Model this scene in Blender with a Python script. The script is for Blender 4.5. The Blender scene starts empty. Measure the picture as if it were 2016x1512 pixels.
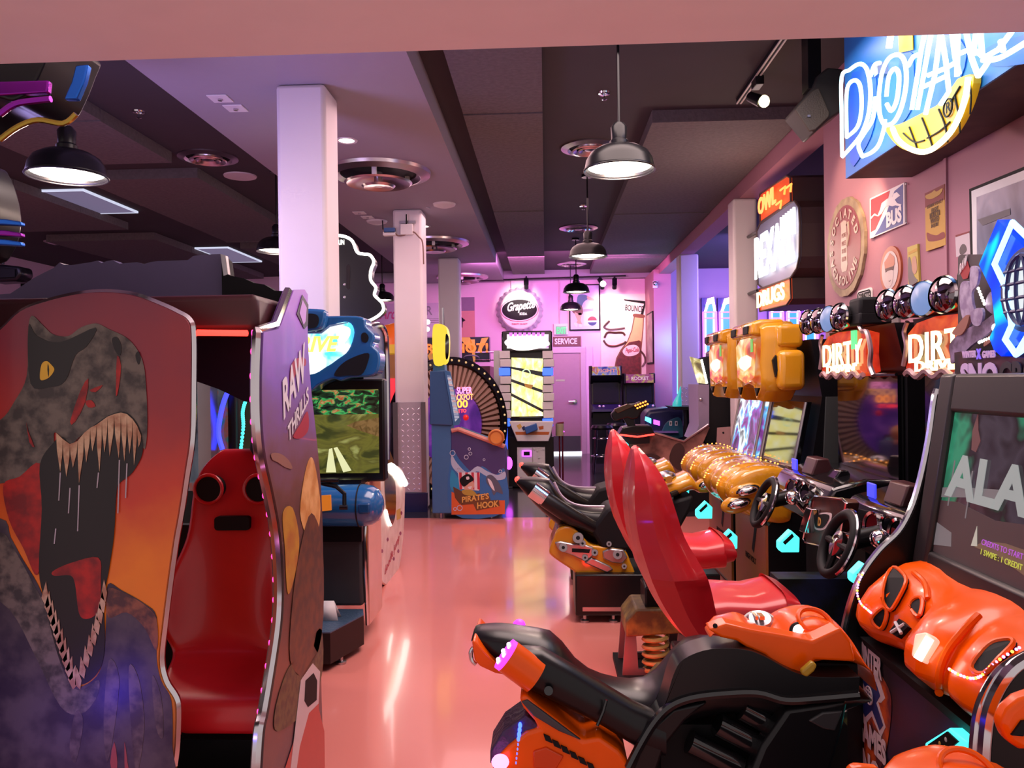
import bpy, bmesh, math, random
from mathutils import Vector, Matrix
from mathutils.bvhtree import BVHTree
random.seed(7)
S = bpy.context.scene
COL = S.collection
PI = math.pi
V = Vector
# ------------------------------------------------------------------ camera
FOC, CX, CY = 1550.0, 1008.0, 756.0
CAM_POS = V((0, 0, 1.5))
cam_rot = (Matrix.Rotation(math.radians(2.47), 3, 'Z') @ Matrix.Rotation(math.radians(90 - 0.26), 3, 'X')
           @ Matrix.Rotation(-0.013, 3, 'Z'))
cd = bpy.data.cameras.new('camera')
cam = bpy.data.objects.new('camera', cd)
COL.objects.link(cam)
cd.sensor_fit = 'HORIZONTAL'; cd.sensor_width = 36.0; cd.lens = FOC * 36.0 / 2016.0
cd.clip_start = 0.05
cam.matrix_world = Matrix.Translation(CAM_POS) @ cam_rot.to_4x4()
S.camera = cam
# ------------------------------------------------------------------ view, world
S.view_settings.view_transform = 'Standard'
S.view_settings.look = 'None'
S.view_settings.gamma = 1.0
S.view_settings.use_curve_mapping = False
S.view_settings.exposure = 0.0
w = bpy.data.worlds.new('world'); S.world = w; w.use_nodes = True
w.node_tree.nodes['Background'].inputs[0].default_value = (1.0, 0.84, 0.83, 1)
w.node_tree.nodes['Background'].inputs[1].default_value = 0.62
S.cycles.max_bounces = 6; S.cycles.diffuse_bounces = 3; S.cycles.glossy_bounces = 3
S.cycles.transmission_bounces = 4; S.cycles.transparent_max_bounces = 6
S.cycles.sample_clamp_indirect = 4.0
S.cycles.caustics_reflective = False; S.cycles.caustics_refractive = False
S.cycles.use_denoising = True

def light(name, kind, loc, energy, color, size=0.1, aim=None, angle=60, blend=0.6, sy=None):
    d = bpy.data.lights.new(name, kind)
    d.energy = energy; d.color = color
    if kind == 'AREA':
        d.size = size
        if sy: d.shape = 'RECTANGLE'; d.size_y = sy
    else:
        d.shadow_soft_size = size
    if kind == 'SPOT':
        d.spot_size = math.radians(angle); d.spot_blend = blend
    o = bpy.data.objects.new(name, d); COL.objects.link(o); o.location = loc
    if aim is not None:
        o.rotation_euler = (V(aim) - V(loc)).to_track_quat('-Z', 'Y').to_euler()
    return o
# added coloured area fills without fixtures: pink wash over the aisle and back wall, violet wash at the right-hand bay
light('aisle_wash', 'AREA', (-0.3, 8.0, 3.45), 95, (1.0, 0.60, 0.62), 2.2, (-0.3, 8.0, 0), sy=5.0)
light('front_wash', 'AREA', (0.6, 3.6, 3.4), 105, (1.0, 0.76, 0.72), 2.0, (0.4, 3.6, 0), sy=2.0)
light('back_wash', 'AREA', (0.2, 13.2, 3.3), 130, (1.0, 0.28, 0.78), 3.0, (0.2, 16, 1.6), sy=0.8)
light('left_wash', 'AREA', (-5.5, 6.5, 3.3), 80, (0.62, 0.45, 1.0), 2.5, (-5.5, 6.5, 0), sy=4.0)
light('soffit_wash', 'AREA', (-2.9, 4.0, 1.9), 40, (0.50, 0.40, 1.0), 0.8, (-1.6, 5.0, 3.2))
light('bay_wash', 'AREA', (3.8, 12.0, 3.0), 170, (0.30, 0.22, 1.0), 1.5, (3.4, 16, 1.9), sy=1.5)

# ------------------------------------------------------------------ pixel -> world helpers
def ray(px, py):
    return cam_rot @ V(((px - CX) / FOC, -(py - CY) / FOC, -1.0))
def W(px, py, Y):
    d = ray(px, py); return CAM_POS + d * (Y / d.y)
def WX(px, py, X):
    d = ray(px, py); return CAM_POS + d * (X / d.x)
def WZ(px, py, z):
    d = ray(px, py); return CAM_POS + d * ((z - 1.5) / d.z)
def WP(px, py, o, n):
    d = ray(px, py); n = V(n); return CAM_POS + d * ((V(o) - CAM_POS).dot(n) / d.dot(n))

def surf(mb, dflt):
    """where a sight line meets the built surface mb (else the plane dflt = (point, normal))"""
    tree = BVHTree.FromPolygons([tuple(v) for v in mb.v], [list(f) for f in mb.f])
    def f(px, py):
        h = tree.ray_cast(CAM_POS, ray(px, py).normalized())
        return h[0] if h[0] is not None else WP(px, py, *dflt)
    return f
# ------------------------------------------------------------------ materials
MATS = {}
def mat(name, col, rough=0.5, metal=0.0, emit=None, es=0.0, var=0.12, scale=14.0, bump=0.0, coat=0.0, col2=None, alpha=None, trans=0.0, spec=0.5):
    if name in MATS: return MATS[name]
    m = bpy.data.materials.new(name); m.use_nodes = True
    nt = m.node_tree; b = nt.nodes['Principled BSDF']
    tc = nt.nodes.new('ShaderNodeTexCoord')
    nz = nt.nodes.new('ShaderNodeTexNoise'); nz.inputs['Scale'].default_value = scale; nz.inputs['Detail'].default_value = 4
    nt.links.new(tc.outputs['Object'], nz.inputs['Vector'])
    mx = nt.nodes.new('ShaderNodeMix'); mx.data_type = 'RGBA'
    c2 = col2 if col2 else tuple(max(0, c * (1 - var)) for c in col[:3])
    mx.inputs[6].default_value = (*col[:3], 1); mx.inputs[7].default_value = (*c2[:3], 1)
    if col2:
        rp = nt.nodes.new('ShaderNodeMapRange'); rp.inputs[1].default_value = 0.38; rp.inputs[2].default_value = 0.62
        nt.links.new(nz.outputs['Fac'], rp.inputs[0]); nt.links.new(rp.outputs[0], mx.inputs[0])
    else:
        nt.links.new(nz.outputs['Fac'], mx.inputs[0])
    nt.links.new(mx.outputs[2], b.inputs['Base Color'])
    b.inputs['Roughness'].default_value = rough; b.inputs['Metallic'].default_value = metal
    b.inputs['Specular IOR Level'].default_value = spec
    if coat: b.inputs['Coat Weight'].default_value = coat; b.inputs['Coat Roughness'].default_value = 0.06
    if trans: b.inputs['Transmission Weight'].default_value = trans
    if alpha is not None: b.inputs['Alpha'].default_value = alpha
    if emit is not None:
        if es > 0:
            mx2 = nt.nodes.new('ShaderNodeMix'); mx2.data_type = 'RGBA'
            mx2.inputs[6].default_value = (*emit[:3], 1); mx2.inputs[7].default_value = (*[c * 0.9 for c in emit[:3]], 1)
            nt.links.new(nz.outputs['Fac'], mx2.inputs[0]); nt.links.new(mx2.outputs[2], b.inputs['Emission Color'])
            b.inputs['Emission Strength'].default_value = es
    if bump:
        bp = nt.nodes.new('ShaderNodeBump'); bp.inputs['Strength'].default_value = bump; bp.inputs['Distance'].default_value = 0.01
        nt.links.new(nz.outputs['Fac'], bp.inputs['Height']); nt.links.new(bp.outputs[0], b.inputs['Normal'])
    MATS[name] = m
    return m
def screen_mat(name, stops, scale=3.0, es=1.0, detail=3.0, stretch=(1, 1, 1), dist=0.8, rough=0.15):
    """a lit display or printed picture: noise through a colour ramp"""
    if name in MATS: return MATS[name]
    m = bpy.data.materials.new(name); m.use_nodes = True; nt = m.node_tree; b = nt.nodes['Principled BSDF']
    tc = nt.nodes.new('ShaderNodeTexCoord'); mp = nt.nodes.new('ShaderNodeMapping'); mp.inputs['Scale'].default_value = stretch
    nz = nt.nodes.new('ShaderNodeTexNoise'); nz.inputs['Scale'].default_value = scale; nz.inputs['Detail'].default_value = detail
    nz.inputs['Distortion'].default_value = dist
    cr = nt.nodes.new('ShaderNodeValToRGB')
    e = cr.color_ramp.elements
    while len(e) > 1: e.remove(e[-1])
    e[0].position = stops[0][0]; e[0].color = (*stops[0][1], 1)
    for p, c in stops[1:]:
        k = e.new(p); k.color = (*c, 1)
    nt.links.new(tc.outputs['Object'], mp.inputs[0]); nt.links.new(mp.outputs[0], nz.inputs['Vector']); nt.links.new(nz.outputs['Fac'], cr.inputs[0])
    b.inputs['Roughness'].default_value = rough
    if es > 0:
        b.inputs['Base Color'].default_value = (0.01, 0.01, 0.01, 1)
        nt.links.new(cr.outputs[0], b.inputs['Emission Color']); b.inputs['Emission Strength'].default_value = es
    else:
        nt.links.new(cr.outputs[0], b.inputs['Base Color'])
    MATS[name] = m
    return m
def glow(name, col, es): return mat(name, (0.06, 0.06, 0.06), 0.4, emit=col, es=es)

# ------------------------------------------------------------------ mesh builder
class MB:
    def __init__(s): s.v = []; s.f = []
    def add(s, vs, fs):
        n = len(s.v); s.v += [V(p) for p in vs]; s.f += [[i + n for i in f] for f in fs]; return s
    def box(s, x0, x1, y0, y1, z0, z1):
        return s.add([(x0, y0, z0), (x1, y0, z0), (x1, y1, z0), (x0, y1, z0), (x0, y0, z1), (x1, y0, z1), (x1, y1, z1), (x0, y1, z1)],
                     [(0, 3, 2, 1), (4, 5, 6, 7), (0, 1, 5, 4), (1, 2, 6, 5), (2, 3, 7, 6), (3, 0, 4, 7)])
    def hexa(s, a, b):
        """two matching rings of 3+ points -> closed solid"""
        return s.loft([a, b])
    def ext(s, pts, vec):
        vec = V(vec); pts = [V(p) for p in pts]; n = len(pts)
        return s.add(pts + [p + vec for p in pts], [list(range(n))[::-1], list(range(n, 2 * n))] + [[i, (i + 1) % n, (i + 1) % n + n, i + n] for i in range(n)])
    def loft(s, rings, cap=True, closed=True):
        n = len(rings[0]); vs = [p for r in rings for p in r]; fs = []
        for k in range(len(rings) - 1):
            for i in range(n if closed else n - 1):
                j = (i + 1) % n
                fs.append([k * n + i, k * n + j, (k + 1) * n + j, (k + 1) * n + i])
        if cap and closed: fs += [list(range(n))[::-1], [len(vs) - n + i for i in range(n)]]
        return s.add(vs, fs)
    def tube(s, pts, r, n=8, closed=False):
        pts = [V(p) for p in pts]; m = len(pts); rings = []; prev = None
        for i, p in enumerate(pts):
            if closed: t = pts[(i + 1) % m] - pts[i - 1]
            else: t = pts[min(i + 1, m - 1)] - pts[max(i - 1, 0)]
            t = t.normalized() if t.length > 1e-9 else V((0, 0, 1))
            if prev is None:
                u = t.orthogonal().normalized()
            else:
                u = prev - t * prev.dot(t)
                u = u.normalized() if u.length > 1e-6 else t.orthogonal().normalized()
            prev = u; q = t.cross(u); rr = r[i] if isinstance(r, (list, tuple)) else r
            rings.append([p + (u * math.cos(2 * PI * k / n) + q * math.sin(2 * PI * k / n)) * rr for k in range(n)])
        if closed:
            rings.append(rings[0]); return s.loft(rings, cap=False)
        return s.loft(rings)
    def cyl(s, a, b, r, r2=None, n=20):
        return s.tube([a, b], [r, r if r2 is None else r2], n)
    def lathe(s, prof, c=(0, 0, 0), ax=(0, 0, 1), n=28, cap=False, a0=0.0, a1=2 * PI):
        ax = V(ax).normalized(); u = ax.orthogonal().normalized()
        if abs(ax.z) > 0.99: u = V((1, 0, 0))
        q = ax.cross(u); c = V(c); full = abs(a1 - a0 - 2 * PI) < 1e-6; rings = []
        for r, h in prof:
            rings.append([c + ax * h + (u * math.cos(a0 + (a1 - a0) * k / n) + q * math.sin(a0 + (a1 - a0) * k / n)) * max(r, 1e-4) for k in range(n if full else n + 1)])
        return s.loft(rings, cap=cap, closed=full)
    def ell(s, c, r, n=16, m=10, R=None):
        c = V(c); rings = []
        for j in range(m + 1):
            a = -PI / 2 + PI * j / m; ring = []
            for k in range(n):
                b = 2 * PI * k / n; ca = max(math.cos(a), 1e-3)
                p = V((r[0] * ca * math.cos(b), r[1] * ca * math.sin(b), r[2] * math.sin(a)))
                ring.append(c + (R @ p if R else p))
            rings.append(ring)
        return s.loft(rings)
    def torus(s, c, R_, r, ax=(0, 0, 1), n=28, m=8, a0=0, a1=2 * PI):
        ax = V(ax).normalized(); u = ax.orthogonal().normalized(); q = ax.cross(u); c = V(c); full = abs(a1 - a0 - 2 * PI) < 1e-6
        k = n if full else n + 1
        return s.tube([c + (u * math.cos(a0 + (a1 - a0) * i / n) + q * math.sin(a0 + (a1 - a0) * i / n)) * R_ for i in range(k)], r, m, closed=full)
    def join(s, o): return s.add(o.v, o.f)
    def xf(s, M): s.v = [M @ p for p in s.v]; return s

def link_mesh(name, mb, m, origin=(0, 0, 0), parent=None, bev=0.0, sub=0, solid=0.0, smooth=38, seg=2, kind=None, label=None):
    me = bpy.data.meshes.new(name)
    o0 = V(origin)
    me.from_pydata([p - o0 for p in mb.v], [], mb.f)
    bm = bmesh.new(); bm.from_mesh(me)
    bmesh.ops.remove_doubles(bm, verts=bm.verts, dist=1e-5)
    bmesh.ops.recalc_face_normals(bm, faces=bm.faces)
    bm.to_mesh(me); bm.free()
    if smooth:
        me.shade_smooth(); me.set_sharp_from_angle(angle=math.radians(smooth))
    me.materials.append(m)
    o = bpy.data.objects.new(name, me); COL.objects.link(o)
    if parent is not None: o.parent = parent
    if solid:
        md = o.modifiers.new('solid', 'SOLIDIFY'); md.thickness = solid; md.offset = 0
    if bev:
        md = o.modifiers.new('bevel', 'BEVEL'); md.width = bev; md.segments = seg; md.limit_method = 'ANGLE'; md.angle_limit = math.radians(35)
    if sub:
        md = o.modifiers.new('sub', 'SUBSURF'); md.levels = sub; md.render_levels = sub
    if kind: o['kind'] = kind
    if label: o['label'] = label
    return o
class Thing:
    """an Empty at the thing's base; p() adds a part whose points are given in world space"""
    def __init__(s, name, label, cat, loc, group=None):
        o = bpy.data.objects.new(name, None); COL.objects.link(o); o.location = loc; o.empty_display_size = 0.1
        o['label'] = label; o['category'] = cat
        if group: o['group'] = group
        s.o = o; s.loc = V(loc)
    def p(s, name, mb, m, on=None, **k):
        return link_mesh(name, mb, m, s.loc, on if on is not None else s.o, **k)
def single(name, mb, m, label, cat, group=None, **k):
    xs = [p.x for p in mb.v]; ys = [p.y for p in mb.v]; zs = [p.z for p in mb.v]
    c = ((min(xs) + max(xs)) / 2, (min(ys) + max(ys)) / 2, min(zs))
    o = link_mesh(name, mb, m, c, **k); o.location = c
    o['label'] = label; o['category'] = cat
    if group: o['group'] = group
    return o
def struct(name, mb, m, parent=None, **k):
    o = link_mesh(name, mb, m, (0, 0, 0), parent, **k)
    if parent is None: o['kind'] = 'structure'
    return o
def dup(root, delta, label=None, group=None):
    r = root.copy(); COL.objects.link(r); r.location = root.location + V(delta)
    if label: r['label'] = label
    if group: r['group'] = group
    for ch in list(root.children):
        c = ch.copy(); COL.objects.link(c); c.parent = r
        for g in list(ch.children):
            d = g.copy(); COL.objects.link(d); d.parent = c
    return r
def text(body, o, ex, ey, h, depth=0.002, bold=0.0, shear=0.0, width=None, align='LEFT', spacing=1.0):
    """lettering of height h on the plane (o, ex, ey); returns an MB in world space"""
    cu = bpy.data.curves.new('t', 'FONT'); cu.body = body; cu.size = 1.0; cu.extrude = 0.5; cu.offset = bold; cu.shear = shear
    cu.align_x = align; cu.space_character = spacing; cu.resolution_u = 3
    ob = bpy.data.objects.new('t', cu); me = bpy.data.meshes.new_from_object(ob)
    ex = V(ex).normalized(); ey = V(ey).normalized(); ez = ex.cross(ey).normalized(); o = V(o)
    k = h / 0.72
    vs = [p.co for p in me.vertices]
    kx = k
    if width and vs:
        span = max(p.x for p in vs) - min(p.x for p in vs); kx = width / max(span, 1e-6)
    mb = MB().add([o + ex * (p.x * kx) + ey * (p.y * k) + ez * ((p.z + 0.5) * depth) for p in vs], [list(f.vertices) for f in me.polygons])
    bpy.data.objects.remove(ob); bpy.data.curves.remove(cu); bpy.data.meshes.remove(me)
    return mb
def arc(c, u, v, r, a0, a1, n=12):
    c = V(c); u = V(u); v = V(v)
    return [c + (u * math.cos(a0 + (a1 - a0) * i / n) + v * math.sin(a0 + (a1 - a0) * i / n)) * r for i in range(n + 1)]
def rrect(x0, x1, y0, y1, r, n=4):
    out = []
    for cx, cy, a in ((x1 - r, y1 - r, 0), (x0 + r, y1 - r, PI / 2), (x0 + r, y0 + r, PI), (x1 - r, y0 + r, 1.5 * PI)):
        out += [(cx + r * math.cos(a + PI / 2 * k / n), cy + r * math.sin(a + PI / 2 * k / n)) for k in range(n + 1)]
    return out
def spline(pts, n=6, closed=False):
    """Catmull-Rom through points of any dimension"""
    P = [V(p) for p in pts]; m = len(P); out = []
    for i in range(m if closed else m - 1):
        if closed: a, b, c, d = P[i - 1], P[i], P[(i + 1) % m], P[(i + 2) % m]
        else: a, b, c, d = P[max(i - 1, 0)], P[i], P[i + 1], P[min(i + 2, m - 1)]
        for k in range(n):
            t = k / n
            out.append(0.5 * ((2 * b) + (c - a) * t + (2 * a - 5 * b + 4 * c - d) * t * t + (3 * b - a - 3 * c + d) * t ** 3))
    if not closed: out.append(P[-1])
    return out
def plate(pix, o, n, thick=0.002, lift=0.0):
    """a flat plate traced on a real plane (point o, normal n towards the viewer), thickness thick, standing lift proud of it"""
    n = V(n).normalized()
    return MB().ext([WP(x, y, o, n) + n * lift for x, y in pix], n * thick)
def sect(x, zt, zb, hw, n=20, e=2.6, yc=0.0):
    """superellipse cross-section in the YZ plane at x"""
    cz, hz = (zt + zb) / 2, (zt - zb) / 2; out = []
    for k in range(n):
        a = 2 * PI * k / n; c, s_ = math.cos(a), math.sin(a)
        out.append(V((x, yc + hw * math.copysign(abs(c) ** (2 / e), c), cz + hz * math.copysign(abs(s_) ** (2 / e), s_))))
    return out
X1, Y1, Z1 = V((1, 0, 0)), V((0, 1, 0)), V((0, 0, 1))

# common materials
M_black = mat('black_plastic', (0.006, 0.006, 0.008), 0.3, spec=0.35)
M_blackm = mat('black_matte', (0.006, 0.006, 0.008), 0.65, spec=0.25)
M_blackg = mat('black_gloss', (0.008, 0.008, 0.010), 0.12, coat=0.6)
M_chrome = mat('chrome', (0.75, 0.73, 0.76), 0.12, 1.0)
M_steel = mat('steel', (0.55, 0.52, 0.55), 0.3, 1.0)
M_glassd = mat('dark_glass', (0.004, 0.004, 0.006), 0.04, coat=1.0)
M_white = mat('white_paint', (0.75, 0.72, 0.74), 0.5)
M_red = mat('red_plastic', (0.62, 0.012, 0.022), 0.36, coat=0.2)
M_yellow = mat('yellow_plastic', (0.62, 0.28, 0.012), 0.22, coat=0.6)
M_orange = mat('orange_plastic', (0.97, 0.115, 0.0005), 0.26, coat=0.12, spec=0.3)
M_blue = mat('blue_plastic', (0.015, 0.12, 0.36), 0.2, coat=0.6)
M_cyan = glow('cyan_light', (0.05, 0.85, 0.80), 2.2)
M_whiteglow = glow('white_light', (1.0, 0.93, 0.82), 6.0)
M_redglow = glow('red_light', (1.0, 0.03, 0.02), 5.0)
M_purpleglow = glow('purple_light', (0.75, 0.08, 1.0), 3.0)
M_blueglow = glow('blue_light', (0.03, 0.05, 1.0), 4.0)
M_orangeglow = glow('orange_light', (1.0, 0.25, 0.03), 4.0)
# ================================================================== SETTING
HC, HP, HS = 3.70, 3.60, 3.50       # dark ceiling, hung boards, soffit
M_floor = mat('pink_epoxy', (0.78, 0.26, 0.225), 0.17, coat=0.35, var=0.10, scale=2.0)
M_floord = mat('dark_concrete', (0.045, 0.040, 0.050), 0.16, coat=0.3, var=0.3, scale=3.0)
M_ceil = mat('charcoal_ceiling', (0.052, 0.043, 0.050), 0.85, var=0.2, scale=3)
M_board = mat('grey_fibre_board', (0.17, 0.148, 0.155), 0.9, var=0.5, scale=30, bump=0.6)
M_soff = mat('soffit_paint', (0.33, 0.30, 0.36), 0.7, var=0.05)
M_col = mat('column_paint', (0.74, 0.68, 0.72), 0.45, var=0.05, scale=6)
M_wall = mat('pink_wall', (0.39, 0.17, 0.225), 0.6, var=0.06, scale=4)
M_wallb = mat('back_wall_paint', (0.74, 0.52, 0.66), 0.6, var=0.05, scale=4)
M_head = mat('header_paint', (0.96, 0.93, 0.93), 0.5, var=0.07, scale=9, bump=0.25)
YW = 16.0      # back wall
XR = 2.117     # right wall plane
struct('floor', MB().box(-9, 6, -0.5, 8.6, -0.1, 0), M_floor, smooth=0)
fd = struct('floor', MB().box(-9, 6, 8.6, 17.2, -0.1, 0), M_floord, smooth=0)
cl = struct('ceiling', MB().box(-9, 6.0, 1.7, 17.2, HC, HC + 0.1), M_ceil, smooth=0)
# soffit over the columns
struct('trim_1', MB().box(-2.56, -0.82, 1.7, YW, HS, HC), M_soff, smooth=0)
# hung acoustic boards, one object each
def boards(x0, x1, y0, y1, step=1.2):
    y = y0; k = 0
    while y < y1 - 0.05:
        ye = min(y + step, y1)
        dz = 0.004 * ((k * 7) % 3 - 1)
        struct('board', MB().box(x0, x1, y + 0.004, ye - 0.004, HP + dz, HC - 0.002), M_board, parent=cl, smooth=0)
        y = ye; k += 1
boards(-0.625, 0.0, 2.6, 15.6)
boards(0.897, XR - 0.01, 6.5, 15.7)
boards(-4.7, -3.5, 2.5, 7.3)
boards(-4.7, -3.5, 7.84, 11.5)
boards(-4.7, -3.5, 12.0, 15.5)
boards(-7.2, -5.6, 4.5, 10.4)
boards(-7.2, -5.6, 11.1, 15.5)
# walls
struct('wall_back', MB().box(-9, 6.0, YW, YW + 0.15, 0, HC), M_wallb, smooth=0)
struct('wall_left', MB().box(-9.15, -9, 1.7, 17.2, 0, HC), M_wallb, smooth=0)
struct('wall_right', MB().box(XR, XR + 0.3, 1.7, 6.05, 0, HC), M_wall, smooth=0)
struct('wall_bay', MB().box(5.6, 5.75, 6.0, 17.2, 0, HC), mat('bay_wall_paint', (0.55, 0.50, 0.72), 0.6), smooth=0)
struct('wall_bay', MB().box(XR + 0.3, 5.6, 5.9, 6.05, 0, HC), MATS['bay_wall_paint'], smooth=0)
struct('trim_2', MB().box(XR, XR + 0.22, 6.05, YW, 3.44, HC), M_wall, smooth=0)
struct('trim_3', MB().box(-3.5, XR, YW - 0.22, YW, 3.52, HC), M_soff, smooth=0)          # bulkhead over the back wall
struct('trim_4', MB().box(-0.68, -0.62, YW - 0.05, YW, 0.0, 3.52), M_wallb, smooth=0)     # pilaster strip on the back wall
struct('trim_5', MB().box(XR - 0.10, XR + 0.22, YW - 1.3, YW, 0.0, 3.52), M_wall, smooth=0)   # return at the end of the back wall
# header of the doorway the photo is taken through
struct('trim_6', MB().box(-3.2, 3.2, 1.25, 1.7, 2.212, HC + 0.1), M_head, smooth=0, bev=0.012)
# electrical conduit seam on the right wall
struct('trim_7', MB().box(XR - 0.012, XR, 4.22, 4.25, 0, HC), M_wall, smooth=0)
# columns
def column(px0, Y, w, label, zt, m, wrap=None):
    p = W(px0, 748, Y); x0 = p.x
    o = single('column', MB().box(x0, x0 + w, Y, Y + w, 0, zt), m, label, 'column', bev=0.03, seg=3)
    return x0
c1 = column(550, 5.2, 0.335, 'nearest tall square white column, lit violet, beside the blue racing cabinet', HS, M_col)
c2 = column(777, 9.06, 0.34, 'square pale column clad below in diamond plate, router fixed near its top', HS, M_col)
c3 = column(865, 12.7, 0.34, 'farthest square pale column, behind the blue crane cabinet', HS, M_col)
p1x = column(1340, 12.4, 0.30, 'square cream post with diamond plate foot between the purple neon windows', 3.44, M_col)
p2x = column(1447, 8.62, 0.26, 'cream post that carries the brackets of the owl neon sign', 3.44, M_col)
# diamond plate cladding (raised lozenges) + guards + plinth on column 2 and the bay post
M_dia = mat('diamond_plate', (0.78, 0.70, 0.80), 0.3, 0.5)
def diamond(name, x0, x1, Y, z0, z1, label, step=0.062):
    t = Thing(name, label, 'cladding', ((x0 + x1) / 2, Y, z0))
    t.p('sheet', MB().box(x0, x1, Y - 0.006, Y, z0, z1), M_dia, smooth=0)
    mb = MB(); z = z0 + step / 2; r = 0
    while z < z1 - step / 3:
        x = x0 + step / 2; c = 0
        while x < x1 - step / 4:
            a = PI / 4 if (r + c) % 2 else -PI / 4
            u = V((math.cos(a), 0, math.sin(a))) * step * 0.42; q = V((-math.sin(a), 0, math.cos(a))) * step * 0.13
            cpt = V((x, Y - 0.006, z)); top = cpt + V((0, -0.004, 0))
            mb.add([cpt - u, cpt + q, cpt + u, cpt - q, top], [(0, 1, 4), (1, 2, 4), (2, 3, 4), (3, 0, 4)])
            x += step; c += 1
        z += step; r += 1
    o = t.p('lozenge', mb, M_dia, smooth=0); o['kind'] = 'stuff'
    return t
zt2 = W(800, 792, 9.05).z
t = diamond('diamond_plate_cladding', c2 - 0.005, c2 + 0.345, 9.055, 0.22, zt2, 'tall diamond plate cladding round the foot of the column by the crane cabinet')
t.p('corner_guard', MB().box(c2 - 0.02, c2 + 0.035, 9.03, 9.05, 0.22, zt2), M_steel, smooth=0)
t.p('corner_guard', MB().box(c2 + 0.305, c2 + 0.36, 9.03, 9.05, 0.22, zt2), M_steel, smooth=0)
t.p('plinth', MB().box(c2 - 0.03, c2 + 0.37, 9.0, 9.05, 0.0, 0.215), mat('navy_tile', (0.02, 0.025, 0.10), 0.3), smooth=0)
t = diamond('diamond_plate_cladding', p1x - 0.01, p1x + 0.31, 12.395, 0.0, 1.36, 'low diamond plate cladding on the cream post by the blue drum machine')
# track lights ------------------------------------------------------
def pend(x, y, z, label):
    t = Thing('pendant_lamp', label, 'lamp', (x, y, z), 'black dome pendant lamps')
    c = (x, y, z)
    t.p('lamp_shade', MB().lathe([(0.205, 0.0), (0.2, 0.012), (0.19, 0.06), (0.165, 0.10), (0.12, 0.128), (0.05, 0.145)], c, n=36), M_black, solid=0.006)
    t.p('lamp_rim', MB().torus((x, y, z), 0.205, 0.006, n=36), M_black)
    t.p('neck', MB().lathe([(0.055, 0.135), (0.055, 0.17), (0.045, 0.18), (0.048, 0.25), (0.03, 0.275), (0.0, 0.28)], c, n=20), M_black)
    t.p('stem', MB().cyl((x, y, z + 0.27), (x, y, HC - 0.02), 0.008, n=8), M_black)
    t.p('ceiling_rose', MB().cyl((x, y, HC - 0.03), (x, y, HC), 0.06), M_black)
    t.p('bulb', MB().lathe([(0.0, -0.001), (0.10, 0.002), (0.185, 0.02), (0.18, 0.03), (0.0, 0.04)], c, n=32), glow('lamp_glow', (1.0, 0.92, 0.78), 7.0))
    return t.o
PL = [(0.445, 4.63, 'largest black pendant lamp hanging over the aisle on the right'), (0.47, 8.5, 'second black pendant lamp from the doorway in the right row'),
      (0.49, 12.3, 'third black pendant lamp in the right row, before the framed poster'), (0.49, 15.0, 'farthest and smallest black pendant lamp in the right row'),
      (-2.63, 4.25, 'black pendant lamp hanging above the dinosaur cabinet'), (-2.75, 8.0, 'black pendant lamp half hidden behind the nearest white column'),
      (-2.70, 13.0, 'black pendant lamp behind the black cut-out sign')]
zl = [2.72, 2.82, 2.86, 2.83, 2.66, 2.86, 2.86]
L0 = pend(*PL[0][:2], zl[0], PL[0][2])
for (x, y, lb), z in zip(PL, zl):
    if (x, y) != PL[0][:2]:
        pend(x, y, z, lb)
    light('pendant_glow', 'POINT', (x, y, z - 0.03), 48 if y < 9 else 30, (1.0, 0.72, 0.60), 0.09)
# ceiling diffusers, speakers, sprinklers
M_alu = mat('brushed_aluminium', (0.62, 0.55, 0.60), 0.28, 1.0)
def diffuser(name, x, y, z, r, label, grp, big):
    t = Thing(name, label, 'air diffuser', (x, y, z), grp)
    c = (x, y, z)
    if big:
        t.p('outer_cone', MB().lathe([(r, 0), (r * 0.985, -0.03), (r * 0.8, -0.055), (r * 0.72, -0.02), (r * 0.72, 0)], c, n=48), M_alu)
        t.p('throat', MB().lathe([(r * 0.72, -0.003), (0.0, -0.003)], c, n=32), M_blackm)
        t.p('inner_cone', MB().lathe([(r * 0.64, -0.10), (r * 0.60, -0.115), (r * 0.42, -0.09), (r * 0.3, -0.06), (r * 0.0, -0.05)], c, n=40), M_alu)
        t.p('centre_disc', MB().lathe([(r * 0.32, -0.13), (r * 0.28, -0.15), (0, -0.135)], c, n=32), M_alu)
        for k in range(3):
            a = 2.1 * k + 0.6
            t.p('bracket', MB().box(x + r * 0.6 * math.cos(a) - .02, x + r * 0.6 * math.cos(a) + .02, y + r * 0.6 * math.sin(a) - .02, y + r * 0.6 * math.sin(a) + .02, z - 0.1, z), M_white)
        t.p('hub', MB().cyl((x, y, z - 0.14), (x, y, z), 0.04), M_steel)
    else:
        t.p('flange', MB().lathe([(r, 0), (r, -0.012), (r * 0.78, -0.03), (r * 0.72, 0)], c, n=40), M_alu)
        t.p('throat', MB().lathe([(r * 0.74, -0.003), (0.0, -0.003)], c, n=32), M_blackm)
        for k, q in enumerate((0.62, 0.42)):
            t.p('ring', MB().lathe([(r * q, -0.035), (r * (q - 0.04), -0.045), (r * (q - 0.15), -0.02), (r * (q - 0.13), -0.003)], c, n=36), M_alu)
        t.p('centre_disc', MB().lathe([(r * 0.2, -0.03), (0, -0.04)], c, n=24), M_alu)
G1 = 'wide round air diffusers in the pale soffit'
for y, lb in ((7.45, 'widest round aluminium diffuser in the soffit beside the nearest column'), (11.25, 'wide round diffuser in the soffit behind the second column'), (15.0, 'farthest wide round diffuser in the soffit, by the back wall')):
    diffuser('ceiling_diffuser', -1.57, y, HS, 0.50, lb, G1, True)
G2 = 'small round air diffusers in the dark ceiling'
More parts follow.
